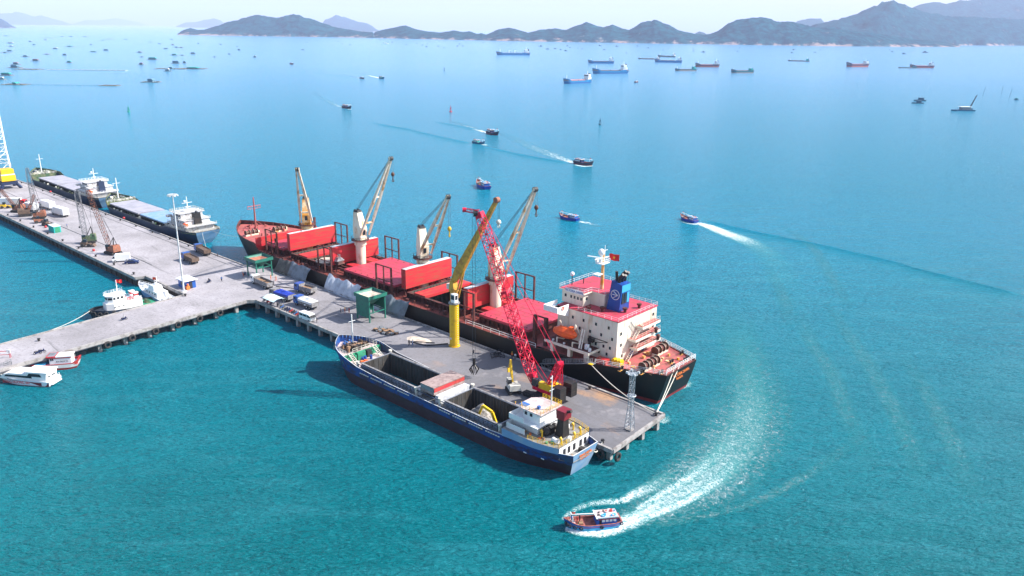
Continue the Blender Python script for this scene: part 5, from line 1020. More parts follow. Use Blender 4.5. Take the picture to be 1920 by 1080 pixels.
# ================================================================ HOPPERS
def hopper(label, loc, rz, cargo, deep):
    t = thing('cargo_hopper', label, 'hopper', loc, rz, 'green loading hoppers'); W_ = 2.9
    m = MB()
    for x in (-W_ + .2, W_ - .2):
        for y in (-W_ + .2, W_ - .2): m.beam((x, y, 0), (x, y, 5.6 if not deep else 6.8), .32)
    t_ = 5.6 if not deep else 6.8
    for z in ((3.4, 5.4) if not deep else (2.6, 6.6)):
        for y in (-W_ + .2, W_ - .2): m.beam((-W_, y, z), (W_, y, z), .22)
        for x in (-W_ + .2, W_ - .2): m.beam((x, -W_, z), (x, W_, z), .22)
    m.out('leg_frame', 'hopper_green', t)
    m = MB(); ro = W_ + .35
    for a, b, c, d in ((-ro, ro, ro - .12, ro), (-ro, ro, -ro, -ro + .12), (ro - .12, ro, -ro + .12, ro - .12), (-ro, -ro + .12, -ro + .12, ro - .12)): m.box(a, b, c, d, t_ - .2, t_ + .75)
    ri = ro - .13; m.loft([[(-ri, -ri, t_ + .5), (ri, -ri, t_ + .5), (ri, ri, t_ + .5), (-ri, ri, t_ + .5)], [(-.6, -.6, t_ - 2.4), (.6, -.6, t_ - 2.4), (.6, .6, t_ - 2.4), (-.6, .6, t_ - 2.4)]], closed=True)
    m.loft([[(-.6, -.6, t_ - 2.4), (.6, -.6, t_ - 2.4), (.6, .6, t_ - 2.4), (-.6, .6, t_ - 2.4)], [(-ri - .03, -ri - .03, t_ + .45), (ri + .03, -ri - .03, t_ + .45), (ri + .03, ri + .03, t_ + .45), (-ri - .03, ri + .03, t_ + .45)]], closed=True)
    m.out('funnel_bin', 'hopper_green', t)
    m = MB(); z = t_ + .12; m.loft([[(-ri + .35, -ri + .35, z), (ri - .35, -ri + .35, z - .2), (ri - .35, ri - .35, z), (-ri + .35, ri - .35, z - .1)], [(-.6, -.4, z - .6), (.6, -.5, z - .5), (.5, .6, z - .7), (-.7, .6, z - .6)]], closed=True); m.face([(-.6, -.4, z - .6), (.6, -.5, z - .5), (.5, .6, z - .7), (-.7, .6, z - .6)]); m.out('ore_load', cargo, t)
    if deep:
        m = MB()
        for (a, b, c, d) in ((-W_ + .05, W_ - .05, -W_ + .02, -W_ + .1), (-W_ + .05, W_ - .05, W_ - .1, W_ - .02), (-W_ + .02, -W_ + .1, -W_ + .1, W_ - .1), ): m.box(a, b, c, d, 1.2 if c != W_ - .1 else 2.8, 6.7)
        m.out('side_panel', 'hopper_green', t)
    else:
        m = MB(); m.box(-W_ + .4, W_ - .4, -1.6, -.2, 3.45, 3.6); m.box(-.5, .5, -.5, .5, 2.4, 3.4); m.out('chute', 'hopper_green', t)
    return t
hopper('open-legged green hopper on the quay beside the red ship bow', P(-226.2, 129.3, ZQ), HA, 'cargo_red', False)
hopper('tall green hopper with solid sides standing on the quay among tarpaulins', P(-169.0, 129.4, ZQ), HA, 'cargo_pale', True)
# ================================================================ YELLOW BOOM CRANE, RED CRAWLER, LAMP MASTS
yc = thing('pedestal_crane', 'yellow crane with ochre box boom on a thick yellow column on the quay', 'crane', P(-137.6, 131.2, ZQ), HA)
m = MB(); m.cyl((0, 0, 0), (0, 0, 11.4), 1.2, 1.2, 24); m.cyl((0, 0, 0), (0, 0, .15), 1.45, 1.45, 24); m.out('column', 'yellow', yc)
m = MB(); m.cyl((0, 0, 11.4), (0, 0, 11.9), 1.35, 1.35, 20); m.torus((0, 0, 11.6), (0, 0, 1), 1.4, .1, 20, 5); m.out('slewing_ring', 'steel', yc)
tipY = Matrix.Rotation(-HA, 3, 'Z') @ (P(-124.1, 132.2, 42.6) - P(-137.6, 131.2, ZQ)); kn = V((-.2, .2, 17.2))
m = MB(); m.cyl((0, 0, 11.9), (0, 0, 15.2), 1.0, .95, 16); m.beam((-.1, 0, 14.6), (-.3, .1, 17.4), 1.9, 1.7, 1.1, 1.4); m.out('turret', 'boom_yellow', yc)
m = MB(); dY = (tipY - kn); m.beam(kn, kn + dY * .14, 1.0, 1.3, 1.25, 2.3); m.beam(kn + dY * .14, kn + dY * .55, 1.25, 2.3, 1.0, 1.55); m.beam(kn + dY * .55, tipY, 1.0, 1.55, .62, .85); m.out('boom', 'boom_yellow', yc)
m = MB(); m.cyl((.9, -.7, 13.0), kn + dY * .3 + V((0, 0, -.9)), .2, n=8); m.cyl((.9, .7, 13.0), kn + dY * .3 + V((0, 0, -.9)), .2, n=8); m.out('lifting_ram', 'boom_yellow', yc)
m = MB(); m.box(.8, 2.2, -1.9, -.7, 12.4, 14.6); m.out('operator_cab', 'clean_white', yc); m = MB(); m.box(.95, 2.05, -1.95, -1.88, 13.2, 14.3); m.box(2.18, 2.24, -1.7, -.9, 13.2, 14.3); m.out('cab_window', 'glass', yc)
m = MB(); m.box(-2.1, -1.1, -.6, .6, 15.0, 16.3); m.out('winch_box', 'rope', yc)
m = MB(); m.cyl(tipY + V((0, -.5, 0)), tipY + V((0, .5, 0)), .7, n=12); m.out('head_sheave', 'crane_rust', yc)
m = MB(); e = tipY + V((.6, 0, -.3))
for y in (-.2, .2): m.cyl(e + V((0, y, 0)), e + V((0, y, -4.4)), .04, n=3, cap=False)
m.out('hoist_wire', 'wire', yc); m = MB(); m.sph(e + V((0, 0, -4.8)), .6, 10, 6); m.torus(e + V((0, 0, -5.8)), (0, 1, 0), .35, .12, 10, 5); m.out('hook_block', 'rope', yc)
m = MB(); m.cyl((0, -1.2, 2.3), (0, -1.28, 2.3), .3, n=12)
for k in range(18): m.box(1.24, 1.3, -.2, .2, .4 + k * .6, .46 + k * .6)
m.out('ladder', 'grey_white', yc)
text('boom_lettering', 'KANGLIM', .95, 'dark', yc, kn + dY * .42 + V((.62, -.62, .1)), (R(90) - math.asin(0.05), -math.atan2(dY.z, math.hypot(dY.x, dY.y)), 0), th=.01) if 0 else None
# red crawler crane
rc = thing('crawler_crane', 'tall crimson lattice-boom crawler crane on the quay behind the blue ship bridge', 'crane', P(-102.0, 124.6, ZQ), HA)
def lc(s, n, z): return Matrix.Rotation(-HA, 3, 'Z') @ (P(s, n, z) - P(-102.0, 124.6, ZQ))
for y in (-2.6, 2.6):
    m = MB(); m.xprism([(-4, .6), (-3.5, 0), (3.5, 0), (4, .6), (3.5, 1.2), (-3.5, 1.2)], y - .5, y + .5); m.out('track', 'rubber', rc)
m = MB(); m.box(-1.5, 1.5, -2.1, 2.1, .5, 1.1); m.cyl((0, 0, 1.1), (0, 0, 1.5), 1.3, n=16); m.out('undercarriage', 'black', rc)
m = MB(); m.box(-2.4, 4.6, -1.5, 1.5, 1.5, 2.3, 0); m.box(-.6, 3.6, -1.5, -.4, 2.3, 3.7, 1); m.box(.4, 3.8, .5, 1.5, 2.3, 3.5, 1); m.cyl((-1, -.35, 2.8), (-1, .45, 2.8), .5, n=12, mi=2); m.cyl((1.5, -.35, 2.8), (1.5, .45, 2.8), .5, n=12, mi=2); m.out('machine_house', ['crawler_red', 'yellow', 'black'], rc)
m = MB(); m.box(-2.6, -1.2, -1.5, -.5, 2.3, 4.0); m.out('operator_cab', 'glass', rc)
for y in (-1.9, 1.9):
    m = MB(); m.box(4.4, 6.6, y - 1.0, y + 1.0, 1.5, 4.6)
    for k in range(5): m.box(4.36, 6.64, y - 1.04, y + 1.04, 1.9 + k * .6, 1.96 + k * .6)
    m.out('counterweight', 'black', rc)
foot = lc(-104.6, 124.4, ZQ + 2.0); tp = lc(-119.2, 121.4, 42.2); gy = lc(-97.8, 124.4, 12.2)
m = MB(); m.lattice(foot, tp, 1.0, 1.9, 1.3, 32, .12, taper=.1); dd = (tp - foot); m.beam(tp - dd * .03, tp, 1.5, 1.5); m.beam(foot, foot + dd * .07, .7, .8, 1.2, 1.4); m.beam(foot + dd * .535, foot + dd * .55, 1.6, 1.6)
bm_ = m.out('lattice_boom', 'crawler_red', rc)
jt = tp + V((-2.6, -1.9, .4)); m = MB(); m.lattice(tp, jt, 1.0, .7, .4, 4, .07, n=3); m.cyl(jt + V((-.3, -.3, 0)), jt + V((.3, .3, 0)), .5, n=10); m.out('jib_tip', 'crawler_red', bm_)
m = MB(); m.cyl(tp + V((-.9, -.9, -.3)), tp + V((-.2, -.2, -.3)), .7, n=12); m.out('boom_sheave', 'dark', bm_)
m = MB(); m.beam(lc(-101, 123.6, ZQ + 2.2), gy + V((0, -.5, 0)), .35); m.beam(lc(-101, 125.4, ZQ + 2.2), gy + V((0, .5, 0)), .35); m.lattice(lc(-101, 124.5, ZQ + 2.2), gy, 1.6, 1.3, 1.1, 8, .12); m.beam(gy + V((0, -.8, 0)), gy + V((0, .8, 0)), .5)
for y in (-.6, 0, .6): m.cyl(gy + V((0, y, 0)), lc(-97.3, 124.5 + y, ZQ + 2.4), .1, n=5)
m.out('gantry_mast', 'crawler_red', rc)
m = MB()
for y in (-.6, .6): m.cyl(gy + V((0, y, 0)), tp + V((.3, y, .4)), .07, n=4); m.cyl(lc(-100, 124.5 + y, ZQ + 2.4), foot + dd * .25 + V((0, y, 0)), .07, n=4)
m.out('pendant_cable', 'crawler_red', rc)
gb = V((tp.x - .9, tp.y - .9, 0)); gb2 = Matrix.Rotation(-HA, 3, 'Z') @ (at(902, 652, ZQ) - P(-102.0, 124.6, ZQ))
m = MB()
for dx in (0, .9): m.cyl(tp + V((-.6 - dx, -.6, -.4)), V((tp.x - .6 - dx, tp.y - .6, 4.6)), .045, n=4, cap=False)
m.out('hoist_wire', 'wire', rc)
m = MB(); q = V((tp.x - 1.0, tp.y - .6, 0)); m.cyl(q + V((0, 0, 3.3)), q + V((0, 0, 4.8)), .35, n=8)
for k in range(6): t = k * math.pi / 3; m.beam(q + V((0, 0, 3.5)), q + V((math.cos(t) * 1.1, math.sin(t) * 1.1, 2.2)), .2); m.beam(q + V((math.cos(t) * 1.1, math.sin(t) * 1.1, 2.2)), q + V((math.cos(t) * .5, math.sin(t) * .5, .9)), .3, .3, .1, .1)
m.out('grab_claw', 'black', rc)
# orange-peel shadowed gear on the quay
def frame_gear(label, loc, rz, mt, w=2.4, l=3.2):
    m = MB(); m.rail([(0, 0, 0), (l, 0, 0), (l, w, 0), (0, w, 0), (0, 0, 0)], .5, .06, 1.0, bars=1); m.beam((0, 0, .08), (l, w, .08), .15); m.beam((l, 0, .08), (0, w, .08), .15); m.cyl((l * .5, w * .3, .05), (l * .5, w * .7, .05), .3, n=8)
    return tag(m.out('lifting_frame', mt, None, loc, rz), label, 'lifting gear', 'lifting gear lying on the quay')
frame_gear('dark steel lifting frame lying on the quay right of the yellow column', at(922, 672, ZQ), R(10), 'dark')
frame_gear('grey lifting spreader lying by the quay edge left of the gangway foot', at(1003, 690, ZQ), R(-40), 'steel')
frame_gear('small dark frame lying on the quay beside the red ship hull', at(935, 667, ZQ), R(60), 'dark', 1.4, 2.6)
for i, (a, b, lb) in enumerate([((770, 640), (815, 643), 'long thin dark pipe lying on the quay left of the yellow column'), ((800, 648), (840, 644), 'dark pipe lying on the quay just left of the yellow column'), ((770, 641), (800, 648), 'dark pipe crossing the quay floor by the sand patch'), ((550, 564), (562, 567), 'short dark beam on the quay below the white tarped truck'), ((518, 537), (556, 541), 'long beam lying on the quay between the parked trucks')]):
    m = MB(); p, q = at(*a, ZQ + .12), at(*b, ZQ + .12); m.beam(p, q, .22); tag(m.out('steel_pipe', 'dark'), lb, 'pipe', 'pipes and beams lying on the quay')
m = MB(); rows = []
for i in range(13):
    row = []
    for j in range(7):
        r_ = math.hypot((i - 6) / 6, (j - 3) / 3); row.append((i * .62 - 3.7, j * .6 - 1.8, max(0.0, .32 * (1 - r_) + noise.noise(V((i * .7, j * .7, 3))) * .08) + (.02 if r_ < 1 else -.05)))
    rows.append(row)
m.loft(rows, sm=True); tag(m.out('sand_spill', 'wood_light' if 'wood_light' in MAT else 'cargo_pale', None, at(785, 637, ZQ), R(-30)), 'low tan spill of sand on the quay left of the yellow column', 'sand')
m = MB()
for i in range(90): m.box(*(lambda x, y, s: (x - s, x + s, y - s, y + s * .8, 0, s * 1.2, i % 3))(random.uniform(-3.5, 3.5), random.uniform(-1.4, 1.4), random.uniform(.12, .5)))
tag(m.out('scrap_pile', ['wood', 'black', 'steel'], None, at(722, 622, ZQ), R(-42)), 'pile of dark scrap and timber on the quay beside the blue ship bow', 'scrap')
# lattice light tower and tall lamp mast
lt = thing('light_tower', 'white lattice floodlight tower at the near end of the quay', 'light tower', P(-79.6, 124.6, ZQ), HA)
m = MB(); m.lattice(V((0, 0, 0)), V((0, 0, 12.2)), 1.5, .8, .8, 14, .075, taper=.45); m.out('tower', 'lattice_steel', lt)
m = MB(); m.torus((0, 0, 7.6), (0, 0, 1), .85, .12, 16, 5); m.cyl((0, 0, 7.5), (0, 0, 7.58), .85, n=16); m.cyl((0, 0, 12.2), (0, 0, 12.3), 1.05, n=12)
m.rail([(-.8, -.8, 12.3), (.8, -.8, 12.3), (.8, .8, 12.3), (-.8, .8, 12.3), (-.8, -.8, 12.3)], .5, .035, .8); m.out('platform', 'lattice_steel', lt)
for x, y in ((-.8, -.8), (.8, -.8), (.8, .8), (-.8, .8)): m = MB(); m.box(x - .25, x + .25, y - .15, y + .15, 12.4, 12.8); m.out('floodlight', 'grey_white', lt)
m = MB(); m.box(-.75, .75, -.75, .75, 0, .25); m.out('footing', 'concrete_light', lt)
lm = thing('lamp_mast', 'tall grey lamp mast at the causeway corner by the hut', 'lamp mast', P(-227.6, 104.3, ZQ), HA)
m = MB(); m.cyl((0, 0, 0), (0, 0, 30), .28, .15, 12); m.box(-.7, .7, -.7, .7, 0, .4); m.out('pole', 'grey_white', lm)
m = MB(); m.torus((0, 0, 29.8), (0, 0, 1), 1.3, .1, 16, 5); m.beam((-1.3, 0, 29.8), (1.3, 0, 29.8), .12); m.beam((0, -1.3, 29.8), (0, 1.3, 29.8), .12); m.out('lamp_ring', 'grey_white', lm)
for k in range(6): t = k * math.pi / 3; m = MB(); m.box(1.3 * math.cos(t) - .25, 1.3 * math.cos(t) + .25, 1.3 * math.sin(t) - .25, 1.3 * math.sin(t) + .25, 29.4, 29.7); m.out('floodlight', 'grey_white', lm)
# lattice cranes on the far quay
def quay_crane(label, loc, rz, foot, tipv, colr, body, top_jib=None, w=1.5):
    t = thing('lattice_crane', label, 'crane', loc, rz, 'lattice cranes on the far quay')
    for y in (-1.5, 1.5): m = MB(); m.xprism([(-2.6, .5), (-2.2, 0), (2.2, 0), (2.6, .5), (2.2, 1.0), (-2.2, 1.0)], y - .35, y + .35); m.out('track', 'rubber', t)
    m = MB(); m.box(-2.6, 1.8, -1.4, 1.4, 1.1, 2.6); m.frust(-2.6, -.4, -1.4, 1.4, 2.6, 3.4, .1, -.5, .2); m.out('machine_house', body, t)
    m = MB(); m.box(.6, 1.9, .5, 1.4, 1.7, 3.3); m.out('operator_cab', 'glass', t)
    f, q = V(foot), V(tipv); m = MB(); m.lattice(f, q, .8, w, .9, 18, .08, n=3); b = m.out('lattice_boom', colr, t)
    m = MB(); g = V((-1.4, 0, 6.2)); m.beam((-1.8, -.9, 2.6), g, .2); m.beam((-1.8, .9, 2.6), g, .2); m.beam((.4, -.9, 2.6), g, .16); m.beam((.4, .9, 2.6), g, .16)
    for y in (-.4, .4): m.cyl(g, q + V((0, y, 0)), .045, n=3, cap=False)
    m.cyl(q, V((q.x + .8, q.y, 6.5)), .045, n=3, cap=False); m.sph((q.x + .8, q.y, 6.2), .35, 7, 5); m.out('rigging', 'dark', t)
    if top_jib: m = MB(); m.beam(q, q + V(top_jib), .3, .3, .15, .15); m.cyl(q + V((-.3, 0, 0)), q + V((-.3, 0, -3)), .05, n=3); m.out('jib', colr, b)
    return t
quay_crane('grey lattice tower crane mid far quay with a short arm on top', P(-306.5, 107.2, ZQ), R(200), (.8, 0, 2.0), (1.4, .3, 20.0), 'lattice_dark', 'deck_green', (-4.6, 2.4, 1.4), 1.6)
quay_crane('grey lattice tower crane among machines at the left end of the far quay', P(-361, 108.6, ZQ), R(200), (.8, 0, 2.0), (1.2, .3, 21.0), 'lattice_dark', 'crane_rust', None, 1.5)
quay_crane('slanting rust-red lattice crane next to the white van on the far quay', P(-285.6, 107.3, ZQ), R(150), (1.2, 0, 2.0), (5.2, 2.6, 22.4), 'crane_rust', 'crane_rust', None, 1.2)
quay_crane('small orange crane with a low boom at the left of the far quay', P(-380, 107.0, ZQ), R(170), (1.2, 0, 2.0), (6.4, 0.6, 9.4), 'crane_rust', 'crane_rust', None, .9)
quay_crane('small dark orange crane beside the grey lattice tower on the left', P(-370, 106.4, ZQ), R(30), (1.2, 0, 2.0), (4.4, 0.6, 8.4), 'crane_rust', 'truck_brown', None, .9)
for lb, s, n, rz, c in (('small yellow loader at the left edge of the far quay', -392, 105.5, 20, 'yellow'), ('small rust-red loader in front of the grey lattice tower crane', -353, 106.0, 40, 'crane_rust'), ('small brown machine beside the middle grey lattice crane', -301.8, 104.6, 10, 'truck_brown'), ('low dark machine near the teal container', -345.5, 106.4, -20, 'truck_brown')):
    t = thing('wheel_loader', lb, 'loader', P(s, n, ZQ), R(rz))
    for x in (-1.1, 1.1):
        for y in (-.9, .9): m = MB(); m.cyl((x, y - .25, .6), (x, y + .25, .6), .6, n=12); m.out('wheel', 'rubber', t)
    m = MB(); m.box(-1.8, .3, -.7, .7, .6, 1.7); m.box(-.2, 1.6, -.4, .4, .6, 1.2); m.out('body', c, t); m = MB(); m.box(-.8, .3, -.6, .6, 1.7, 2.7); m.out('cab', 'glass', t)
    m = MB(); m.beam((1.2, -.5, 1.1), (2.4, -.5, .6), .2); m.beam((1.2, .5, 1.1), (2.4, .5, .6), .2); m.xprism([(2.3, .2), (3.1, .1), (2.5, 1.1)], -1.1, 1.1); m.out('bucket', c, t)
# white lattice harbour crane at the left edge
mh = thing('harbour_crane', 'white lattice harbour crane on a yellow base at the left edge', 'crane', P(-441, 121.5, ZQ), HA)
m = MB()
for x, y in ((-4.5, -4.5), (4.5, -4.5), (4.5, 4.5), (-4.5, 4.5)): m.beam((x, y, 0), (x * .6, y * .6, 2.8), 1.2, 1.0)
m.box(-3.6, 3.6, -3.6, 3.6, 2.0, 3.4); m.out('undercarriage', 'hull_navy_plain', mh)
m = MB(); m.cyl((0, 0, 3.4), (0, 0, 3.8), 2.4, n=18); m.box(-3.3, 3.3, -3.1, 3.1, 3.8, 6.6); m.box(-3.0, 3.0, -2.8, 2.8, 7.1, 9.4); m.box(-3.1, 3.1, -2.9, 2.9, 6.6, 7.1, 1); m.out('machinery_house', ['yellow', 'clean_white'], mh)
m = MB(); m.lattice(V((0, 0, 9.2)), V((-20, 5, 41)), 4.8, 4.0, 2.4, 9, .3, taper=.25, n=5); m.out('lattice_tower', 'clean_white', mh)
# ================================================================ VEHICLES
def wheels(t, xs, w, r=.5, mt='rubber'):
    for x in xs:
        for y in (-w, w): m = MB(); m.cyl((x, y - .15, r), (x, y + .15, r), r, n=12); m.cyl((x, y - .17, r), (x, y + .17, r), r * .45, n=8, mi=1); m.out('wheel', [mt, 'grey_white'], t)
def truck(kind, label, loc, rz, cabc, bedc, tarpc=None, load=None, L=9.6, group='trucks parked on the pier'):
    t = thing('dump_truck' if kind == 'dump' else 'box_truck', label, 'truck', loc, rz, group); h = L / 2
    wheels(t, (h - 1.5, -h + 1.4, -h + 2.7) if kind != 'van' else (h - 1, -h + 1.2), 1.05)
    m = MB(); m.box(-h, h - .4, -.5, .5, .65, .95); m.out('chassis', 'dark', t)
    m = MB(); m.xprism([(h - 2.1, .7), (h, .7), (h, 1.7), (h - .25, 2.75), (h - 2.1, 2.85)], -1.2, 1.2); c = m.out('cab', cabc, t)
    m = MB(); m.beam((h + .02, 0, 1.75), (h - .2, 0, 2.6), 2.1, .06); m.box(h - 1.3, h - .4, 1.2, 1.23, 1.75, 2.5); m.box(h - 1.3, h - .4, -1.23, -1.2, 1.75, 2.5); m.out('windscreen', 'glass', c)
    m = MB(); a, b = -h, h - 2.4
    if kind == 'dump':
        for q in ((a, b, 1.15, 1.25), (a, b, -1.25, -1.15), (b - .1, b, -1.15, 1.15), (a, a + .1, -1.15, 1.15)): m.box(*q, 1.0, 2.3)
        for k in range(6): x = a + .5 + k * (b - a - 1) / 5; m.box(x - .06, x + .06, 1.25, 1.33, 1.0, 2.3); m.box(x - .06, x + .06, -1.33, -1.25, 1.0, 2.3)
        m.box(a + .1, b - .1, -1.15, 1.15, 1.0, 1.12); m.box(b - .1, b, -1.2, 1.2, 2.3, 2.75); m.out('tipper_bed', bedc, t)
        if load: m = MB(); m.box(a + .1, b - .1, -1.14, 1.14, 1.13, 1.75 if load == 'wood' else 2.0); m.out('load', load, t)
        if tarpc:
            m = MB(); rows = []
            for i in range(9):
                x = a - .05 + (b - a + .1) * i / 8; s = .35 * math.sin(i * 1.7 + L) * .3 + noise.noise(V((i * .9, L, 1))) * .35; rows.append([(x, -1.36, 1.75), (x, -1.36, 2.36), (x, -.6, 2.62 + s + (.25 if 2 < i < 7 else 0)), (x, 0, 2.72 + s + (.3 if 2 < i < 7 else 0)), (x, .6, 2.6 + s), (x, 1.36, 2.36), (x, 1.36, 1.75)])
            m.loft(rows, sm=False); m.face(rows[0][1:6]); m.face(rows[-1][1:6]); m.out('load_cover', tarpc, t)
    else:
        m.box(a, b, -1.25, 1.25, 1.0, 3.6); m.out('cargo_box', bedc, t)
        m = MB(); m.box(a - .03, a, -1.1, -.03, 1.15, 3.45); m.box(a - .03, a, .03, 1.1, 1.15, 3.45)
        for y in (-.5, .5): m.box(a - .07, a - .03, y - .03, y + .03, 1.2, 3.4)
        m.out('rear_door', 'grey_white', t)
    m = MB(); m.box(h - .02, h + .03, .7, 1.0, .95, 1.2); m.out('headlight', 'clean_white', t); m = MB(); m.box(h - .02, h + .03, -1.0, -.7, .95, 1.2); m.out('headlight', 'clean_white', t)
    return t
QA = HA + math.pi                       # nose pointing away along the quay
truck('dump', 'grey dump truck with white cab and empty bed below the far green hopper', at(492, 536, ZQ), QA - R(2), 'clean_white', 'truck_grey', None, 'wood', 10.4)
truck('dump', 'dump truck with bright blue tarpaulin over its bed', at(529, 561, ZQ), QA + R(6), 'truck_grey', 'truck_grey', 'tarp_blue', None, 8.8)
truck('dump', 'dump truck with crumpled white tarpaulin over its bed', at(574, 575, ZQ), QA + R(3), 'cab_blue', 'truck_grey', 'cloth_white', None, 8.8)
truck('dump', 'short blue-cab dump truck beside the dark ship side', at(573, 549, ZQ), QA + R(8), 'cab_blue', 'truck_grey', None, 'wood', 7.6)
truck('dump', 'brown dump truck with blue cab at the junction, the nearer of two', at(357, 491, ZQ), QA - R(3), 'cab_blue', 'truck_brown', None, 'truck_brown', 8.8)
truck('dump', 'brown dump truck with blue cab at the junction, closer to the coasters', at(380, 475, ZQ), QA - R(6), 'cab_blue', 'truck_brown', None, 'truck_brown', 9.6)
truck('box', 'white box truck in the upper middle of the far quay', at(89, 391, ZQ), QA + R(4), 'clean_white', 'clean_white', L=11)
truck('box', 'white box truck parked just right of the other one', at(113, 404, ZQ), QA + R(6), 'clean_white', 'clean_white', L=11)
truck('box', 'white box truck standing behind the left lattice tower', at(58, 395, ZQ), QA + R(10), 'grey_white', 'clean_white', L=9)
truck('box', 'long white trailer truck at the left edge', at(16, 386, ZQ), R(2), 'flag_red', 'clean_white', L=16)
def car(name, label, cat, loc, rz, prof, hw, colr, glass, wx, group=None, r=.33):
    t = thing(name, label, cat, loc, rz, group); m = MB(); m.xprism(prof, -hw, hw); b = m.out('body', colr, t)
    m = MB()
    for g in glass: m.xprism(g, -hw - .02, hw + .02)
    m.out('window', 'glass', b); wheels(t, wx, hw - .12, r); 
    x1 = max(p[0] for p in prof)
    for y in (-1, 1): m = MB(); m.box(x1 - .04, x1 + .03, y * hw * .75 - .15, y * hw * .75 + .15, .6, .78); m.out('headlight', 'clean_white', t)
    return t
car('minibus', 'silver-white minibus parked at the quay edge beyond the motorbikes', 'minibus', at(577, 600, ZQ), QA + math.pi + R(4), [(-2.6, .35), (2.5, .35), (2.6, 1.1), (2.0, 1.95), (1.6, 2.15), (-2.5, 2.15), (-2.6, 1.9)], .92, 'white', [[(-2.3, 1.3), (-.9, 1.3), (-.9, 1.85), (-2.3, 1.85)], [(-.7, 1.3), (.7, 1.3), (.7, 1.85), (-.7, 1.85)], [(.9, 1.25), (2.3, 1.25), (1.85, 1.85), (.9, 1.85)], [(2.1, 1.3), (2.62, 1.3), (2.1, 1.9)], [(-2.63, 1.3), (-2.5, 1.3), (-2.5, 1.9), (-2.63, 1.85)]], (-1.6, 1.6))
car('parked_car', 'dark blue saloon car at the edge of the far quay', 'car', at(248, 494, ZQ), R(15), [(-2.2, .3), (2.2, .3), (2.25, .75), (1.1, .95), (.5, 1.4), (-1.0, 1.42), (-1.7, .98), (-2.25, .9)], .88, 'car_blue', [[(-1.5, .98), (1.0, .98), (.45, 1.35), (-.95, 1.36)]], (-1.4, 1.4))
car('delivery_van', 'white boxy delivery van beside the dark blue car', 'van', at(228, 490, ZQ), R(200), [(-2.8, .45), (2.7, .45), (2.8, 1.3), (2.2, 2.1), (1.7, 2.7), (-2.8, 2.7)], 1.0, 'clean_white', [[(1.9, 1.4), (2.7, 1.4), (2.3, 2.05), (1.9, 2.1)]], (-1.7, 1.8), r=.4)
# motorbikes
def motorbike():
    t = bpy.data.objects.new('motorbike', None); COL.objects.link(t)
    for x in (-.62, .62): m = MB(); m.torus((x, 0, .3), (0, 1, 0), .25, .07, 12, 5); m.out('wheel', 'rubber', t)
    m = MB(); m.beam((-.6, 0, .35), (.1, 0, .45), .22, .3); m.beam((.1, 0, .4), (.5, 0, .85), .2, .28); m.beam((.5, 0, .85), (.62, 0, .3), .1); m.beam((.42, -.32, 1.0), (.42, .32, 1.0), .06); m.out('frame', 'car_blue', t)
    m = MB(); m.beam((-.75, 0, .72), (.1, 0, .68), .24, .14); m.out('seat', 'black', t)
    return t
mb0 = motorbike(); first = True
MBP = [(541, 583.5), (546, 585.5), (550, 587.5), (554, 589.5), (533, 580), (537, 582), (558, 591.5), (562, 593.5), (529, 577.5), (524, 574), (510, 571), (504, 567.5), (498, 564.5)]
cols = ['car_blue', 'red_paint', 'black', 'cloth_blue', 'steel']
for i, (x, y) in enumerate(MBP):
    o = mb0 if i == 0 else dup(mb0)
    o.location = at(x, y, ZQ); o.rotation_euler = (0, 0, R(48 + random.uniform(-9, 9))); k_ = cols[i % 5] if i else 'car_blue'; tag(o, f"{dict(car_blue='navy', red_paint='red', black='black', cloth_blue='blue', steel='grey')[k_]} motorbike, {ORD[sorted(q[0] for q in MBP).index(x)]} from the left in the quay-edge row", 'motorbike', 'motorbikes parked at the quay edge')
    if i: recolor(o, {'car_blue': cols[i % 5]})
for (x, y, rz, lb) in ((233, 600, 48, 'dark motorbike with a rider on the causeway by the tug'), (71, 664, 30, 'motorbike parked near the causeway edge, left one of two'), (79, 661, 20, 'motorbike parked near the causeway edge, right one of two'), (392, 530, 60, 'motorbike ridden across the junction'), (459, 516, 80, 'motorbike beside the far green hopper')):
    dup(mb0, at(x, y, ZQ), R(rz), lb, group='motorbikes on the causeway')
# awning, hut, container, gear
aw = thing('awning', 'pale blue cloth awning over the motorbikes at the quay edge', 'awning', at(514, 573, ZQ), HA)
m = MB()
for x in (-2.6, 2.6):
    for y in (-1.6, 1.6): m.cyl((x, y, 0), (x, y, 2.3), .06, n=6)
m.out('posts', 'steel', aw); m = MB(); m.loft([[(-2.9, -1.9, 2.2), (2.9, -1.9, 2.15)], [(-2.9, -.6, 2.75), (2.9, -.6, 2.7)], [(-2.9, .8, 2.8), (2.9, .8, 2.75)], [(-2.9, 1.9, 2.35), (2.9, 1.9, 2.3)]], sm=True); m.out('cloth_roof', 'tarp_pale', aw)
ht = thing('guard_hut', 'small blue-sided hut with white roof at the foot of the lamp mast', 'hut', P(-231.6, 107.4, ZQ), HA)
m = MB(); m.box(-2.4, 2.4, -1.6, 1.6, 0, 2.6); m.out('wall', 'funnel_blue' if 0 else 'cab_blue', ht); m = MB(); m.frust(-3, 3, -2.2, 2.2, 2.6, 3.1, .8, -.8, .9); m.out('roof', 'clean_white', ht)
m = MB(); m.box(2.4, 2.46, -.5, .5, 0, 2.1); m.box(-.6, .6, -1.66, -1.6, .9, 1.9); m.out('door', 'dark', ht)
m = MB(); m.box(-.5, .5, -.5, .5, 0, 1.1); m.cyl((.2, 0, 1.1), (.2, 0, 1.8), .3, n=8); tag(m.out('fire_pump', 'orange_text', None, P(-228.9, 106.2, ZQ), HA), 'orange pump cabinet beside the blue hut', 'pump')
gc = thing('site_container', 'teal and white cabin container near the edge of the far quay', 'container', at(103.5, 434, ZQ), HA)
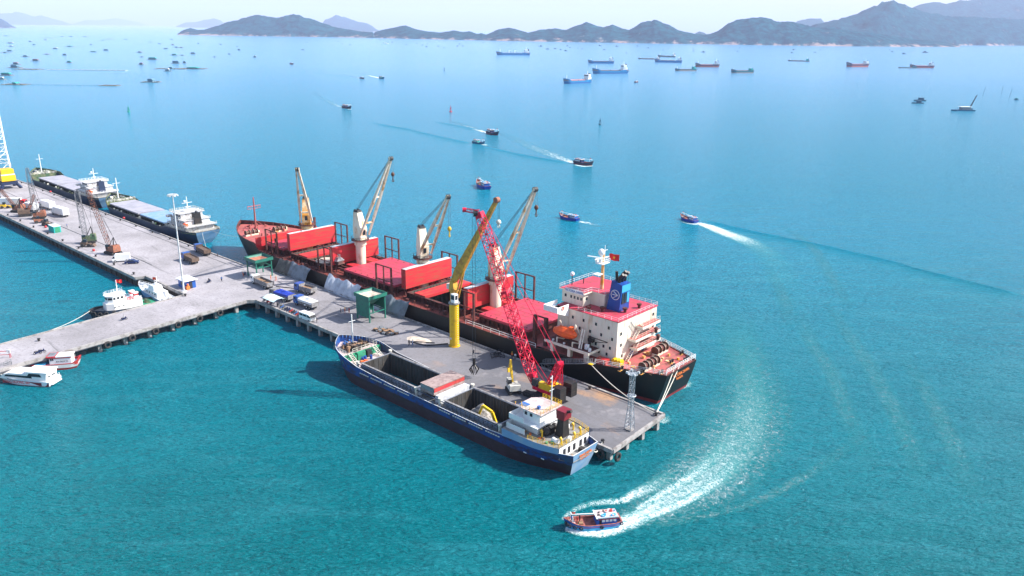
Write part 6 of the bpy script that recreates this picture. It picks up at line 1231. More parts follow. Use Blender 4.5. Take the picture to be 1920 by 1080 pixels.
m = MB(); m.box(-2.8, 2.8, -1.25, 1.25, 0, 2.4); m.box(-2.9, 2.9, -1.35, 1.35, 2.4, 2.5, 1)
for k in range(14): m.box(-2.7 + k * .4, -2.6 + k * .4, -1.3, -1.25, .1, 2.3)
m.out('body', ['teal', 'tarp_pale'], gc); m = MB(); m.box(2.8, 2.84, -.9, .9, .1, 2.2); m.out('door', 'green_paint', gc)
for (x, y, lb) in ((233, 342, 'small red float lying on the coaster quay edge, left one'), (232.5, 410.5, 'small red float lying on the coaster quay edge, right one'), (176, 471, 'small red float on the open-water edge of the far quay'), (86, 427, 'small red buoy standing left of the teal container')):
    m = MB(); m.sph((0, 0, .4), .5, 9, 6); p = at(x if x != 233 else 95, y if y != 342 else 361, ZQ); tag(m.out('mooring_float', 'red_paint', None, p), lb, 'float', 'red floats on the far quay')
sg_ = thing('gate_sign', 'pink and white gantry sign frame at the left end of the causeway', 'sign frame', at(2, 672, ZQ), R(10))
m = MB(); m.beam((-3, 0, 0), (-3, 0, 1.8), .12); m.beam((2, 0, 0), (2, 0, 1.8), .12); m.beam((-3, 0, 1.8), (2, 0, 1.8), .12); m.beam((-3, 0, .9), (2, 0, .9), .1); m.beam((2, .6, 0), (2, .6, 1.8), .1); m.beam((2, 0, 1.8), (2, .6, 1.8), .1); m.out('frame', 'cloth_red', sg_); m = MB(); m.box(1.5, 2.3, -.06, .06, 1.2, 2.2); m.out('board', 'clean_white', sg_)
gw = thing('boarding_stair', 'grey steel stair with railings leading from the causeway to the ferry', 'stair', at(22, 682, ZQ), R(215))
m = MB(); m.beam((0, 0, 0), (5.5, 0, -1.8), 1.1, .1); m.rail([(0, .5, 0), (5.5, .5, -1.8)], 1, .05, .8); m.rail([(0, -.5, 0), (5.5, -.5, -1.8)], 1, .05, .8); m.out('ramp', 'steel', gw)
# ================================================================ PEOPLE
def body_mesh(pose, cols):
    J = {'pel': (0, 0, .93), 'chest': (0, 0, 1.28), 'neck': (0, 0, 1.47), 'head': (0.01, 0, 1.60), 'top': (0.01, 0, 1.68)}
    st = .0 if pose == 'stand' else .26
    J.update(hl=(0, .10, .88), hr=(0, -.10, .88), kl=(.04 + st * .5, .11, .48), kr=(.04 - st * .5, -.11, .48), al=(0 + st, .12, .08), ar=(-st - .03, -.12, .08), tl=(.14 + st, .13, .03), tr_=(.11 - st, -.13, .03),
             sl=(0, .19, 1.40), sr=(0, -.19, 1.40))
    if pose == 'reach': J.update(el=(.22, .24, 1.22), wl=(.44, .2, 1.28), er=(.2, -.24, 1.22), wr=(.42, -.2, 1.30))
    else: J.update(el=(-.03 - st * .3, .25, 1.13), wl=(.05 - st * .2, .27, .87), er=(.02 + st * .3, -.25, 1.13), wr=(.1 + st * .4, -.27, .88))
    hl_ = {}
    for s, w in (('l', 'wl'), ('r', 'wr')):
        x, y, z = J[w]; J['p' + s] = (x + .03, y, z - .08)
        for k in range(4): J['f%d%s' % (k, s)] = (x + .02 + k * .022, y + (.01 if s == 'l' else -.01), z - .16 + abs(k - 1.4) * .008)
        J['t' + s] = (x + .07, y, z - .1)
    rad = {'pel': .15, 'chest': .16, 'neck': .06, 'head': .105, 'top': .07, 'hl': .1, 'hr': .1, 'kl': .065, 'kr': .065, 'al': .045, 'ar': .045, 'tl': .04, 'tr_': .04, 'sl': .07, 'sr': .07, 'el': .045, 'er': .045, 'wl': .032, 'wr': .032, 'pl': .035, 'pr': .035}
    E = [('pel', 'chest'), ('chest', 'neck'), ('neck', 'head'), ('head', 'top'), ('pel', 'hl'), ('pel', 'hr'), ('hl', 'kl'), ('hr', 'kr'), ('kl', 'al'), ('kr', 'ar'), ('al', 'tl'), ('ar', 'tr_'), ('chest', 'sl'), ('chest', 'sr'), ('sl', 'el'), ('sr', 'er'), ('el', 'wl'), ('er', 'wr'), ('wl', 'pl'), ('wr', 'pr')]
    for s in 'lr': E += [('p' + s, 'f%d%s' % (k, s)) for k in range(4)] + [('p' + s, 't' + s)]
    ks = list(J); me = bpy.data.meshes.new('person'); me.from_pydata([J[k] for k in ks], [(ks.index(a), ks.index(b)) for a, b in E], [])
    o = bpy.data.objects.new('tmp', me); COL.objects.link(o); md = o.modifiers.new('s', 'SKIN'); 
    for i, k in enumerate(ks): v = me.skin_vertices[0].data[i]; r = rad.get(k, .009); v.radius = (r, r * (1.25 if k in ('chest', 'pel') else 1)); v.use_root = (k == 'pel')
    md2 = o.modifiers.new('d', 'SUBSURF'); md2.levels = 1; md2.render_levels = 1
    me2 = bpy.data.meshes.new_from_object(o.evaluated_get(bpy.context.evaluated_depsgraph_get())); bpy.data.objects.remove(o); me2.name = 'person'
    me2.materials.clear()
    for c in cols: me2.materials.append(MAT[c])
    for p in me2.polygons:
        p.use_smooth = True; c = p.center; arm = abs(c.y) > .2
        if c.z > 1.64 or (c.z > 1.56 and c.x < -.01): k = 3
        elif c.z > 1.47: k = 2
        elif arm and (c.z < 1.0 if pose != 'reach' else c.x > .36): k = 2
        elif c.z > .92 or arm: k = 0
        elif c.z < .07: k = 3
        else: k = 1
        p.material_index = k
    return me2
PM = {}
def person(px, py, pose, shirt, legs, rz, label, z=ZQ, loc=None, hat=None):
    k = (pose, shirt, legs)
    if k not in PM: PM[k] = body_mesh(pose, [shirt, legs, 'skin', 'hair'])
    o = bpy.data.objects.new('person', PM[k]); COL.objects.link(o); o.location = loc if loc is not None else at(px, py, z); o.rotation_euler = (0, 0, R(rz)); tag(o, label, 'person')
    if hat: m = MB(); m.sph((.01, 0, 1.64), .145, 10, 4, lo=0); m.out('hard_hat', hat, o)
    return o
for a in [(767, 648, 'stand', 'cloth_dark', 'cloth_dark', -40, 'person in dark clothes, left of two on the open quay near the yellow column'), (774, 648, 'stand', 'cloth_white', 'cloth_blue', 150, 'person in white top, right of two on the open quay near the yellow column'),
          (639, 588, 'stand', 'cloth_dark', 'cloth_dark', 20, 'person in dark clothes left of the near green hopper'), (647, 588, 'stand', 'cloth_orange', 'cloth_red', 200, 'person in orange standing left of the near green hopper'), (655, 587, 'stand', 'cloth_red', 'cloth_red', 150, 'person in dark red nearest the near green hopper'),
          (508, 525, 'stand', 'cloth_orange', 'cloth_orange', 10, 'person in orange overalls behind the grey dump truck bed, left one'), (518, 527, 'reach', 'cloth_orange', 'cloth_orange', 190, 'person in orange overalls behind the grey dump truck bed, right one'),
          (555, 573, 'stand', 'light_blue', 'cloth_dark', 0, 'person in light blue top beside the blue tarped truck'), (572, 579, 'stand', 'cloth_white', 'cloth_dark', 60, 'person in white top in front of the white tarped truck'), (579, 581, 'reach', 'cloth_dark', 'cloth_dark', 40, 'person in black working at the white tarped truck'),
          (585, 580, 'stand', 'light_blue', 'cloth_blue', 90, 'person in light blue at the tail of the white tarped truck'), (589, 578, 'walk', 'cloth_white', 'cloth_dark', 140, 'person in white walking behind the white tarped truck'), (594, 605, 'stand', 'cloth_dark', 'cloth_dark', 0, 'person in dark clothes beside the minibus'),
          (416, 528, 'walk', 'cloth_blue', 'cloth_dark', 90, 'person in blue walking alone at the junction'), (456, 519, 'stand', 'cloth_orange', 'cloth_orange', 20, 'person in orange beside the far green hopper'), (408, 482, 'stand', 'cloth_dark', 'cloth_dark', 20, 'person in dark clothes near the brown dump trucks'),
          (126, 427, 'stand', 'cloth_blue', 'cloth_dark', 20, 'person in blue right of the teal container'), (203, 448, 'stand', 'cloth_dark', 'cloth_dark', 80, 'person in dark clothes between the lattice cranes'), (960, 672, 'stand', 'cloth_orange', 'cloth_dark', 70, 'person in orange at the quay edge left of the red boom'), (966, 674, 'stand', 'cloth_white', 'cloth_dark', 70, 'person in white top at the quay edge by the red boom'),
          (501, 568, 'stand', 'cloth_white', 'cloth_dark', 10, 'person in white top at the left of the awning'), (521, 577, 'stand', 'cloth_dark', 'cloth_dark', 100, 'person in dark clothes at the right of the awning'), (888, 667, 'reach', 'cloth_dark', 'cloth_dark', 100, 'person in dark clothes bending at gear right of the yellow column')]:
    person(*a, hat='yellow' if 'cloth_orange' in a else None)
pr_ = person(233, 600, 'reach', 'cloth_white', 'cloth_dark', 48, 'person in white top riding the motorbike on the causeway', loc=at(233, 600, ZQ) + V((0, 0, -.15)))
person(392, 530, 'reach', 'cloth_dark', 'cloth_dark', 60, 'person riding a motorbike across the junction', loc=at(392, 530, ZQ) + V((0, 0, -.12)))
person(0, 0, 'stand', 'cloth_orange', 'cloth_orange', 0, 'person in orange on the red ship side deck beside the open hold', loc=on(ship, 124.8, 10.6, 6.5), hat='clean_white')
person(0, 0, 'stand', 'cloth_orange', 'cloth_dark', 0, 'person in orange standing beside the aft hold of the blue ship', loc=on(sand, 22.5, -5.1, 3.7), hat='yellow')
person(0, 0, 'stand', 'cloth_dark', 'cloth_dark', 0, 'person in dark clothes at the head of the red ship gangway', loc=on(ship, 18.4, 11.2, 7.3), hat='yellow')
# ================================================================ BLUE FISHING BOATS
def fishing_boat(detail=True):
    t = bpy.data.objects.new('fishing_boat', None); COL.objects.link(t); L = 14
    h = Hull(L, 4.4, [(0, 1.7), (2, 1.45), (8, 1.4), (11, 1.8), (14, 2.9)], zb=-.6, bow=.38, stern=.15, tr=.75, rake=1.5, over=.9, pw=1.9, wls=.6)
    h.shell(['hull_boat_blue', 'boat_deck'], t, .28, zin=lambda x: .95 if x < 11.2 else 1.7); h.deck(MB(), .3, 11.2, .95, inset=.28).out('deck', 'boat_deck', t); h.deck(MB(), 11.2, 13.4, 1.7, inset=.25).out('bow_deck', 'deck_pink', t)
    m = MB(); m.frust(1.3, 6.2, -1.45, 1.45, .95, 2.9, .1, -.3, .08); c = m.out('wheelhouse', 'cabin_blue', t)
    m = MB(); m.box(1.0, 6.4, -1.75, 1.75, 2.9, 3.02); m.box(6.1, 6.45, -1.8, 1.8, 2.88, 3.1, 1); m.box(1.2, 6.1, 1.68, 1.78, 3.02, 3.3, 1); m.out('roof', ['deck_pink', 'clean_white'], c)
    m = MB(); m.box(1.2, 6.0, 1.52, 1.6, 2.45, 2.62); m.out('roof_trim', 'red_paint', c)
    m = MB()
    for sg in (1, -1):
        for x in (1.6, 2.5, 3.4, 4.3): m.box(x, x + .65, sg * 1.45 - .03, sg * 1.45 + .03, 1.75, 2.4)
    m.box(6.05, 6.12, -1.1, 1.1, 1.9, 2.5, 1); m.out('window', ['clean_white', 'glass'], c)
    m = MB(); m.box(5.1, 5.6, 1.41, 1.5, 1.0, 2.3); m.out('door', 'dark', c)
    m = MB(); m.cyl((12.0, 1.1, 1.7), (12.0, 1.1, 3.6), .08, n=6); m.cyl((12.0, -1.1, 1.7), (12.0, -1.1, 3.6), .08, n=6); m.beam((12.0, -1.1, 3.6), (12.0, 1.1, 3.6), .12); m.beam((12.0, 0, 3.6), (6.3, 0, 3.3), .18); m.out('mast_frame', 'clean_white', t)
    m = MB(); r = random.Random(5)
    for i, (x, y) in enumerate(((2.0, .8), (3.4, -.6), (4.6, .9), (2.6, -1.1))): m.cyl((x, y, 3.02), (x, y, 3.3), .5, n=10, mi=i % 2)
    for i in range(12): x = 1.4 + r.random() * 4.4; y = (r.random() * 2 - 1) * 1.3; s = .12 + r.random() * .15; m.box(x - s, x + s, y - s, y + s, 3.02, 3.2 + r.random() * .25, i % 4)
    m.out('fish_basket', ['light_blue', 'deck_pink', 'dark', 'red_paint'], t)
    m = MB(); m.box(9.2, 10.2, -.6, .6, .95, 1.3); m.sph((10.6, .9, 1.2), .3, 8, 5, 1); m.cyl((12.8, 0, 1.7), (12.8, 0, 2.4), .14, n=6); m.out('deck_gear', ['wood', 'green_paint'], t)
    flag((12.0, .1, 4.1), .55, R(170), 'flag', t)
    if detail: tyres(t, [(13.2, .9, 1.6, 120), (13.4, .3, 1.8, 105), (12.7, 1.4, 1.5, 130), (11.6, 2.05, 1.35, 155), (10.2, 2.3, 1.15, 168), (5.2, 2.33, .95, 180), (.3, 1.9, 1.2, 200), (13.2, -.9, 1.6, 60), (8, -2.3, 1.1, 0)], .36)
    return t
def heading(a, b): d = b - a; return math.atan2(d.y, d.x)
fb0 = fishing_boat(); sa, sb = at(1163, 981), at(1066, 990)
fb0.location = sa; fb0.rotation_euler = (0, 0, heading(sa, sb)); sc0 = (sb - sa).length / 12.6; fb0.scale = (sc0,) * 3
tag(fb0, 'light blue fishing boat with tyre fenders in the foreground, white wake behind it', 'fishing boat')
RB = Matrix.Rotation(heading(sa, sb), 4, 'Z')
def onb(x, y, z): return sa + RB @ V((x * sc0, y * sc0, z * sc0))
person(0, 0, 'stand', 'cloth_red', 'cloth_red', 190, 'person in red standing on the foreground boat deck', loc=onb(10.6, .1, .95)); person(0, 0, 'reach', 'cloth_blue', 'cloth_dark', 120, 'person in blue leaning at the bow rail of the foreground boat', loc=onb(12.1, .8, 1.7)); person(0, 0, 'stand', 'cloth_dark', 'cloth_dark', 10, 'person in dark clothes behind the one in red on the foreground boat', loc=onb(9.9, -.5, .95))
fb1 = fishing_boat(False); fb1.name = 'fishing_boat'; col_ = {'hull_boat_blue': 'cab_hull'}
banded('cab_hull', [(-9, (0.02, 0.10, 0.35)), (0.3, (0.004, 0.045, 0.34))], rough=0.45); banded('teal_hull', [(-9, (0.02, 0.2, 0.3)), (0.4, (0.01, 0.12, 0.22))], rough=0.45); banded('dark_hull', [(-9, (0.2, 0.02, 0.05)), (0.5, (0.02, 0.03, 0.06))], rough=0.45)
BO = [((1306, 419), (1277, 410), 'cab_hull', 'bright blue fishing boat towing a broad white wake, right of centre', 1), ((1084, 415), (1050, 408), 'cab_hull', 'bright blue fishing boat turning alone with a faint wake', 1), ((915, 356), (896, 347), 'cab_hull', 'blue and white fishing boat above the yellow crane tip', 1),
      ((1077, 306), (1110, 311), 'dark_hull', 'dark fishing boat with purple hull at the end of the long wake', 1), ((914, 250), (934, 254), 'dark_hull', 'dark fishing boat running right with a short wake, above the others', 1), ((887, 268), (908, 271), 'teal_hull', 'teal fishing boat with white bow wave, lower left of its neighbour', 1),
      ((643, 202), (658, 204), 'dark_hull', 'dark speedboat-like fishing boat heading right in the upper middle', 1), ((712, 147), (720, 148), 'teal_hull', 'small fishing boat with white wake, right one of the distant pair', 1), ((675, 147), (683, 147.6), 'dark_hull', 'small fishing boat with white wake, left one of the distant pair', 1), ((544, 120.5), (550, 121), 'dark_hull', 'tiny fishing boat with a white splash near the far rafts', 1), ((1190, 155), (1196, 154.5), 'dark_hull', 'tiny fishing boat alone below the anchored ships', 1)]
for i, (a, b, hc, lb, k) in enumerate(BO):
    o = fb1 if i == 0 else dup(fb1)
    pa, pb = at(*a), at(*b); o.location = pa; o.rotation_euler = (0, 0, heading(pa, pb)); s = (pb - pa).length / 13; s = max(.75, min(1.9, s)); o.scale = (s, s, s)
    tag(o, lb, 'fishing boat', 'fishing boats under way')
for i, o in enumerate([x for x in COL.objects if x.get('group') == 'fishing boats under way']):
    hc = next(b[2] for b in BO if b[3] == o['label'])
    if hc != 'hull_boat_blue': recolor(o, {'hull_boat_blue': hc, **({'cabin_blue': 'car_blue', 'white': 'dark'} if hc == 'dark_hull' else {}), **({'cabin_blue': 'teal'} if hc == 'teal_hull' else {})})
# ================================================================ WAKES
def foam_mat(name, sc=0.55, amt=1.0, tint=(0.02, 0.42, 0.40), tint_a=0.45):
    m = bpy.data.materials.new(name); m.use_nodes = True; nt = m.node_tree; N = nt.nodes; L = nt.links; b = N['Principled BSDF']; b.inputs['Roughness'].default_value = 0.6
    uv = N.new('ShaderNodeUVMap'); sp = N.new('ShaderNodeSeparateXYZ'); L.new(uv.outputs[0], sp.inputs[0])     # u = density along the wake, v = across (0..1)
    def mth(op, a, c=None, d=None):
        x = N.new('ShaderNodeMath'); x.operation = op
        for i, s in enumerate((a, c, d)):
            if s is None: continue
            if isinstance(s, (int, float)): x.inputs[i].default_value = s
            else: L.new(s, x.inputs[i])
        return x.outputs[0]
    v = mth('MULTIPLY_ADD', sp.outputs[1], 2.0, -1.0); v2 = mth('MULTIPLY', v, v); prof = mth('SUBTRACT', 1.0, mth('POWER', v2, 1.4))
    tc = N.new('ShaderNodeTexCoord'); n1 = N.new('ShaderNodeTexNoise'); n1.inputs['Scale'].default_value = sc; n1.inputs['Detail'].default_value = 7; n1.inputs['Roughness'].default_value = 0.72; n1.inputs['Distortion'].default_value = 1.2; L.new(tc.outputs['Object'], n1.inputs['Vector'])
    dens = mth('MULTIPLY', prof, sp.outputs[0]); n2 = N.new('ShaderNodeTexNoise'); n2.inputs['Scale'].default_value = sc * 0.62; n2.inputs['Detail'].default_value = 4; n2.inputs['Distortion'].default_value = 2.0; L.new(tc.outputs['Object'], n2.inputs['Vector'])
    lace = mth('SUBTRACT', 1.0, mth('MULTIPLY', mth('ABSOLUTE', mth('SUBTRACT', n2.outputs[0], 0.5)), 6.0))
    nn_ = mth('ADD', mth('MULTIPLY', n1.outputs[0], 0.72), mth('MULTIPLY', mth('MAXIMUM', lace, 0.0), 0.26))
    k = mth('ADD', nn_, mth('MULTIPLY', dens, 0.42 * amt)); foam = N.new('ShaderNodeMapRange'); foam.inputs[1].default_value = 0.64; foam.inputs[2].default_value = 1.02; L.new(k, foam.inputs[0])
    foamv = mth('MULTIPLY', foam.outputs[0], mth('MINIMUM', mth('MULTIPLY', dens, 6.0), 1.0))
    soft = mth('MULTIPLY', dens, tint_a); al = mth('MAXIMUM', foamv, soft)
    mx = N.new('ShaderNodeMix'); mx.data_type = 'RGBA'; L.new(foamv, mx.inputs[0]); mx.inputs[6].default_value = (*tint, 1); mx.inputs[7].default_value = (0.82, 0.85, 0.86, 1); L.new(mx.outputs[2], b.inputs['Base Color'])
    L.new(al, b.inputs['Alpha']); MAT[name] = m
foam_mat('foam_thick', 1.3, 1.05, (0.04, 0.38, 0.38), .6); foam_mat('foam_thin', 0.8, 0.62, (0.005, 0.22, 0.23), .5); foam_mat('foam_far', 0.3, 1.1, (0.04, 0.32, 0.38), .3)
def wake(label, pts, mt, z=.05, world=None):
    """pts: (px, py, width m, density)"""
    P0 = world or [at(p[0], p[1]) for p in pts]; fine = []
    for i in range(len(P0) - 1):
        p0, p1, p2, p3 = P0[max(0, i - 1)], P0[i], P0[i + 1], P0[min(len(P0) - 1, i + 2)]
        for k in range(8):
            t = k / 8; q = .5 * ((2 * p1) + (-p0 + p2) * t + (2 * p0 - 5 * p1 + 4 * p2 - p3) * t * t + (-p0 + 3 * p1 - 3 * p2 + p3) * t ** 3)
            fine.append((q, pts[i][2] + (pts[i + 1][2] - pts[i][2]) * t, pts[i][3] + (pts[i + 1][3] - pts[i][3]) * t))
    fine.append((P0[-1], pts[-1][2], pts[-1][3])); m = MB(); uvs = []; rows = []; n = len(fine); K = 8
    for i, (q, w, d) in enumerate(fine):
        a = fine[min(n - 1, i + 1)][0] - fine[max(0, i - 1)][0]; a.normalize(); s = V((-a.y, a.x, 0)); rows.append([(q + s * w * (j / K - .5)) + V((0, 0, z)) for j in range(K + 1)]); uvs.append(d)
    m.loft(rows); o = m.out('wake_foam', mt); o['kind'] = 'stuff'; me = o.data; ul = me.uv_layers.new(name='UVMap')
    for poly in me.polygons:
        for li in poly.loop_indices: vi = me.loops[li].vertex_index; ul.data[li].uv = (uvs[vi // (K + 1)], (vi % (K + 1)) / K)
    return o
wake('', [(1168, 978, 2.6, 1.1), (1200, 967, 4.2, .9), (1250, 943, 5.8, .68), (1300, 913, 7.4, .6), (1345, 880, 9.5, .5), (1380, 838, 10, .38), (1400, 795, 10, .36), (1410, 745, 9, .3), (1402, 700, 8, .22), (1388, 640, 12, .16), (1375, 590, 10, .0)], 'foam_thick')
wake('', [(1180, 975, 8, .5), (1250, 940, 15, .75), (1320, 898, 19, .8), (1370, 845, 21, .7), (1400, 790, 21, .62), (1412, 735, 19, .5), (1402, 680, 16, .35), (1385, 620, 14, .15), (1370, 580, 10, 0)], 'foam_thin', .04)
wake('', [(1163, 942, 2.0, .8), (1185, 930, 3, .85), (1215, 915, 3.6, .6), (1245, 898, 3.6, .35), (1265, 885, 3, .0)], 'foam_thick', .06)
wake('', [(1060, 992, 1.5, .9), (1085, 995, 3.6, 1.0), (1120, 996, 4.6, 1.0), (1150, 988, 5.0, 1.0), (1180, 978, 5, .9), (1215, 966, 4, .5)], 'foam_thick', .07)
wake('', [(1055, 975, 1.0, .6), (1075, 958, 1.6, .5), (1110, 945, 2.2, .6), (1160, 940, 2.6, .8)], 'foam_thick', .075)
wake('', [(1230, 984, 2.4, .5), (1290, 975, 2.4, .35), (1350, 961, 2.2, .45), (1400, 947, 2.6, .45), (1480, 910, 2.8, .5), (1560, 860, 3, .3), (1640, 800, 3, .0)], 'foam_thin', .05)
wake('', [(1308, 418, 4, 1.0), (1330, 425, 8, 1.0), (1360, 437, 10, .95), (1390, 448, 11, .75), (1415, 460, 12, .4), (1440, 478, 12, .2), (1470, 520, 12, .1), (1500, 600, 12, 0)], 'foam_thick')
wake('', [(1276, 415, 1.5, .6), (1290, 419, 2.5, .8), (1308, 421, 4, .9)], 'foam_thick', .06)
wake('', [(1086, 416, 3, .9), (1100, 418, 4, .7), (1120, 423, 4, .3), (1145, 430, 4, .0)], 'foam_far')
wake('', [(1076, 306, 5, .9), (1060, 300, 10, .7), (1035, 290, 14, .5), (1000, 276, 15, .35), (960, 258, 12, .15), (920, 244, 10, .0)], 'foam_far'); wake('', [(1078, 309, 2.5, .9), (1095, 312, 4.5, 1), (1111, 311, 2.5, 1)], 'foam_thick')
wake('', [(913, 249, 5, 1), (900, 245, 8, .8), (885, 240, 10, .5), (860, 231, 10, .2), (840, 226, 8, 0)], 'foam_far'); wake('', [(905, 271, 6, 1), (912, 272, 5, .8), (918, 272, 3, 0)], 'foam_thick')
wake('', [(643, 201, 5, .8), (632, 198, 8, .5), (615, 190, 9, .3), (600, 182, 9, .15), (588, 172, 8, .0)], 'foam_far'); wake('', [(652, 205, 4, 1), (659, 205, 3, .9)], 'foam_thick')
wake('', [(712, 146.5, 8, 1), (700, 143.8, 9, 1), (688, 140.5, 9, .5), (676, 137, 8, 0)], 'foam_far'); wake('', [(674, 146.5, 8, .8), (664, 144, 8, .4), (640, 139, 8, 0)], 'foam_far'); wake('', [(538, 121, 8, .6), (556, 122, 8, .8)], 'foam_far')
wake('', [(1238, 792, 2, .7), (1246, 788, 3, .6), (1250, 780, 2, .3)], 'foam_thick'); wake('', [(1268, 728, 2.5, .7), (1283, 722, 4, .7), (1296, 716, 2, .3)], 'foam_thick')
wake('', [(1200, 975, 1.6, .75), (1250, 956, 2.4, .8), (1300, 932, 2.6, .8), (1345, 902, 2.8, .6), (1385, 862, 3, .3)], 'foam_thick', .062)
wake('', [(1195, 955, 1.6, .7), (1240, 928, 2.4, .75), (1290, 897, 2.6, .7), (1330, 866, 2.8, .5), (1362, 832, 3, .3)], 'foam_thick', .064)
for i, tr in enumerate([[(1500, 590), (1520, 640), (1560, 700), (1590, 780), (1640, 880)], [(1545, 560), (1600, 640), (1650, 720), (1700, 820), (1730, 920)], [(1690, 660), (1740, 740), (1790, 840), (1830, 950)], [(1440, 500), (1470, 560), (1480, 620)], [(1460, 420), (1520, 460), (1560, 520), (1600, 590)]]):
    wake('', [(x, y, 5, (.38 if 0 < k < len(tr) - 1 else 0)) for k, (x, y) in enumerate(tr)], 'foam_thin', .03 + i * .004)
# slick, smooth wave fronts running out from the boats: real low ridges of water
def ridge(pts, w=3.0, h=.45, k_=.55):
    P0 = [at(*p) for p in pts]; rows = []; fine = []
    for a, b in zip(P0, P0[1:]):
        for k in range(6): fine.append(a + (b - a) * k / 6)
    fine.append(P0[-1]); n = len(fine)
    for i, q in enumerate(fine):
        a = (fine[min(n - 1, i + 1)] - fine[max(0, i - 1)]).normalized(); s = V((-a.y, a.x, 0)); e = min(1, i / 4, (n - 1 - i) / 6); off = noise.noise(V((i * .35, 0, 1))) * 1.2
        rows.append([q + s * (w * .8 * (j / 8 - .5) + off) + V((0, 0, -.02 + h * k_ * e * math.sin(math.pi * j / 8) ** 2)) for j in range(9)])
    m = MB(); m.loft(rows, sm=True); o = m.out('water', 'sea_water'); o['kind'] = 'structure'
ridge([(1318, 411), (1360, 422), (1420, 436), (1480, 448), (1560, 464), (1640, 482), (1720, 504), (1800, 524), (1870, 542), (1930, 556)], 4.2, .8)
ridge([(1070, 306), (1040, 301), (1000, 294), (950, 284), (915, 276), (895, 271)], 5, .8); ridge([(884, 268), (860, 264), (820, 255), (770, 243), (720, 234), (690, 228)], 6, .9); ridge([(672, 147.5), (640, 143), (600, 137), (566, 133)], 14, 1.2); ridge([(900, 243), (880, 240), (840, 232), (810, 227)], 6, .8)
# ================================================================ ANCHORED SHIPS ON THE ROADS
def far_ship(name, label, a, b, hull, deckc, B, opt, top=None, group='ships anchored off the islands'):
    """a: stern pixel, b: bow pixel on the water"""
    pa, pb = at(*a), at(*b); L = (pb - pa).length; s = L / 100
    t = thing(name, label, 'cargo ship', pa, heading(pa, pb), group); f = opt.get('free', 5.0)
    h = Hull(L, B, [(0, f * 1.35), (L * .2, f * 1.25), (L * .26, f), (L * .8, f), (L * .86, f * 1.5), (L, f * 1.95)], zb=-1.2, bow=.16, stern=.1, tr=.7, rake=L * .035, over=L * .03, wls=.4)
    h.shell([hull, deckc], t, .3, zin=lambda x: f * .9); h.deck(MB(), .3, L - 1, f * .9).out('deck', deckc, t)
    m = MB(); hh = opt.get('house', 9.0); m.box(L * .05, L * .17, -B * .36, B * .36, f, f + hh * .55); m.box(L * .08, L * .165, -B * .42, B * .42, f + hh * .55, f + hh); c = m.out('deck_house', opt.get('hc', 'clean_white'), t)
    m = MB(); m.box(L * .165, L * .166 + .15, -B * .36, B * .36, f + hh * .68, f + hh * .85); m.out('bridge_window', 'glass', c)
    m = MB(); m.frust(L * .04, L * .075, -1.6, 1.6, f + hh * .4, f + hh * 1.15, .4, -.3, .2); m.out('funnel', opt.get('fc', 'black'), t)
    m = MB(); m.cyl((L * .12, 0, f + hh), (L * .12, 0, f + hh * 1.6), .5, .3, 6)
    m.cyl((L * .88, 0, f * 1.4), (L * .88, 0, f * 1.4 + hh * .8), .45, .3, 6); m.out('mast', 'clean_white', t)
    for x0, x1 in ((.28, .50), (.53, .78)): m = MB(); m.box(L * x0, L * x1, -B * .32, B * .32, f * .9, f + 1.3); m.out('hatch_cover', opt.get('hatch', deckc), t)
    for x in opt.get('derricks', ()): m = MB(); m.cyl((L * x, 0, f), (L * x, 0, f + hh * .8), .8, n=6); m.beam((L * x, 0, f + hh * .75), (L * (x - .1), 0, f + hh * .5), .5); m.out('derrick', 'clean_white', t)
    return t
mat('far_deck', (0.20, 0.19, 0.20), rough=0.8); mat('far_pink', (0.45, 0.22, 0.22), rough=0.8)
FS = [('blue freighter with white house and pale derricks, alone at the top centre', (994, 103.5), (930, 103), 'hull_far_blue', 16, dict(free=6, house=12, derricks=(.45, .62))),
      ('dark blue open-deck ship between the derrick freighter and its neighbours', (1151, 119), (1102, 118.5), 'hull_far_blue', 16, dict(free=4.6, house=9)),
      ('bright blue freighter with tall white house, largest of the middle group', (1177, 137.5), (1110, 138), 'hull_far_blue', 15, dict(free=5.5, house=11)),
      ('turquoise freighter with red deck cargo, lowest of the anchored ships', (1107, 155), (1056, 157), 'hull_far_blue', 13, dict(free=4.4, house=9, hatch='far_pink')),
      ('low dark barge-like ship left of the overlapping pair', (1238, 111.5), (1196, 110.5), 'hull_far_teal', 13, dict(free=1.8, house=5)),
      ('teal ship at the back of the overlapping pair', (1267, 107.5), (1233, 106.5), 'hull_far_teal', 13, dict(free=3.4, house=8)),
      ('long navy ship at the front of the overlapping pair', (1279, 117.5), (1227, 116.5), 'hull_far_blue', 15, dict(free=4.6, house=8)),
      ('small low teal ship between the pairs', (1305, 133), (1265, 133), 'hull_far_teal', 11, dict(free=3, house=6, hc='teal')),
      ('navy and pink ship with high bow right of the pair', (1348, 126), (1303, 125.5), 'hull_far_red', 15, dict(free=5.2, house=9, hatch='far_pink')),
      ('green and pink low ship, right of the small teal one', (1412, 137), (1370, 137), 'hull_far_teal', 13, dict(free=4.4, house=5, hc='teal')),
      ('very low grey ship with green house below the pale mountain', (1518, 115.5), (1477, 114.5), 'hull_far_teal', 12, dict(free=2.0, house=6, hc='teal')),
      ('red-brown ship anchored alone right of centre', (1627, 125.5), (1586, 125.5), 'hull_far_red', 15, dict(free=6.4, house=8, hatch='far_pink')),
      ('navy and pink ship farthest to the right', (1750, 127.5), (1705, 127), 'hull_far_red', 15, dict(free=4.6, house=8, hatch='far_pink'))]
for lb, a, b, hc, B, opt in FS: far_ship('cargo_ship', lb, a, b, hc, 'far_deck', B, opt)
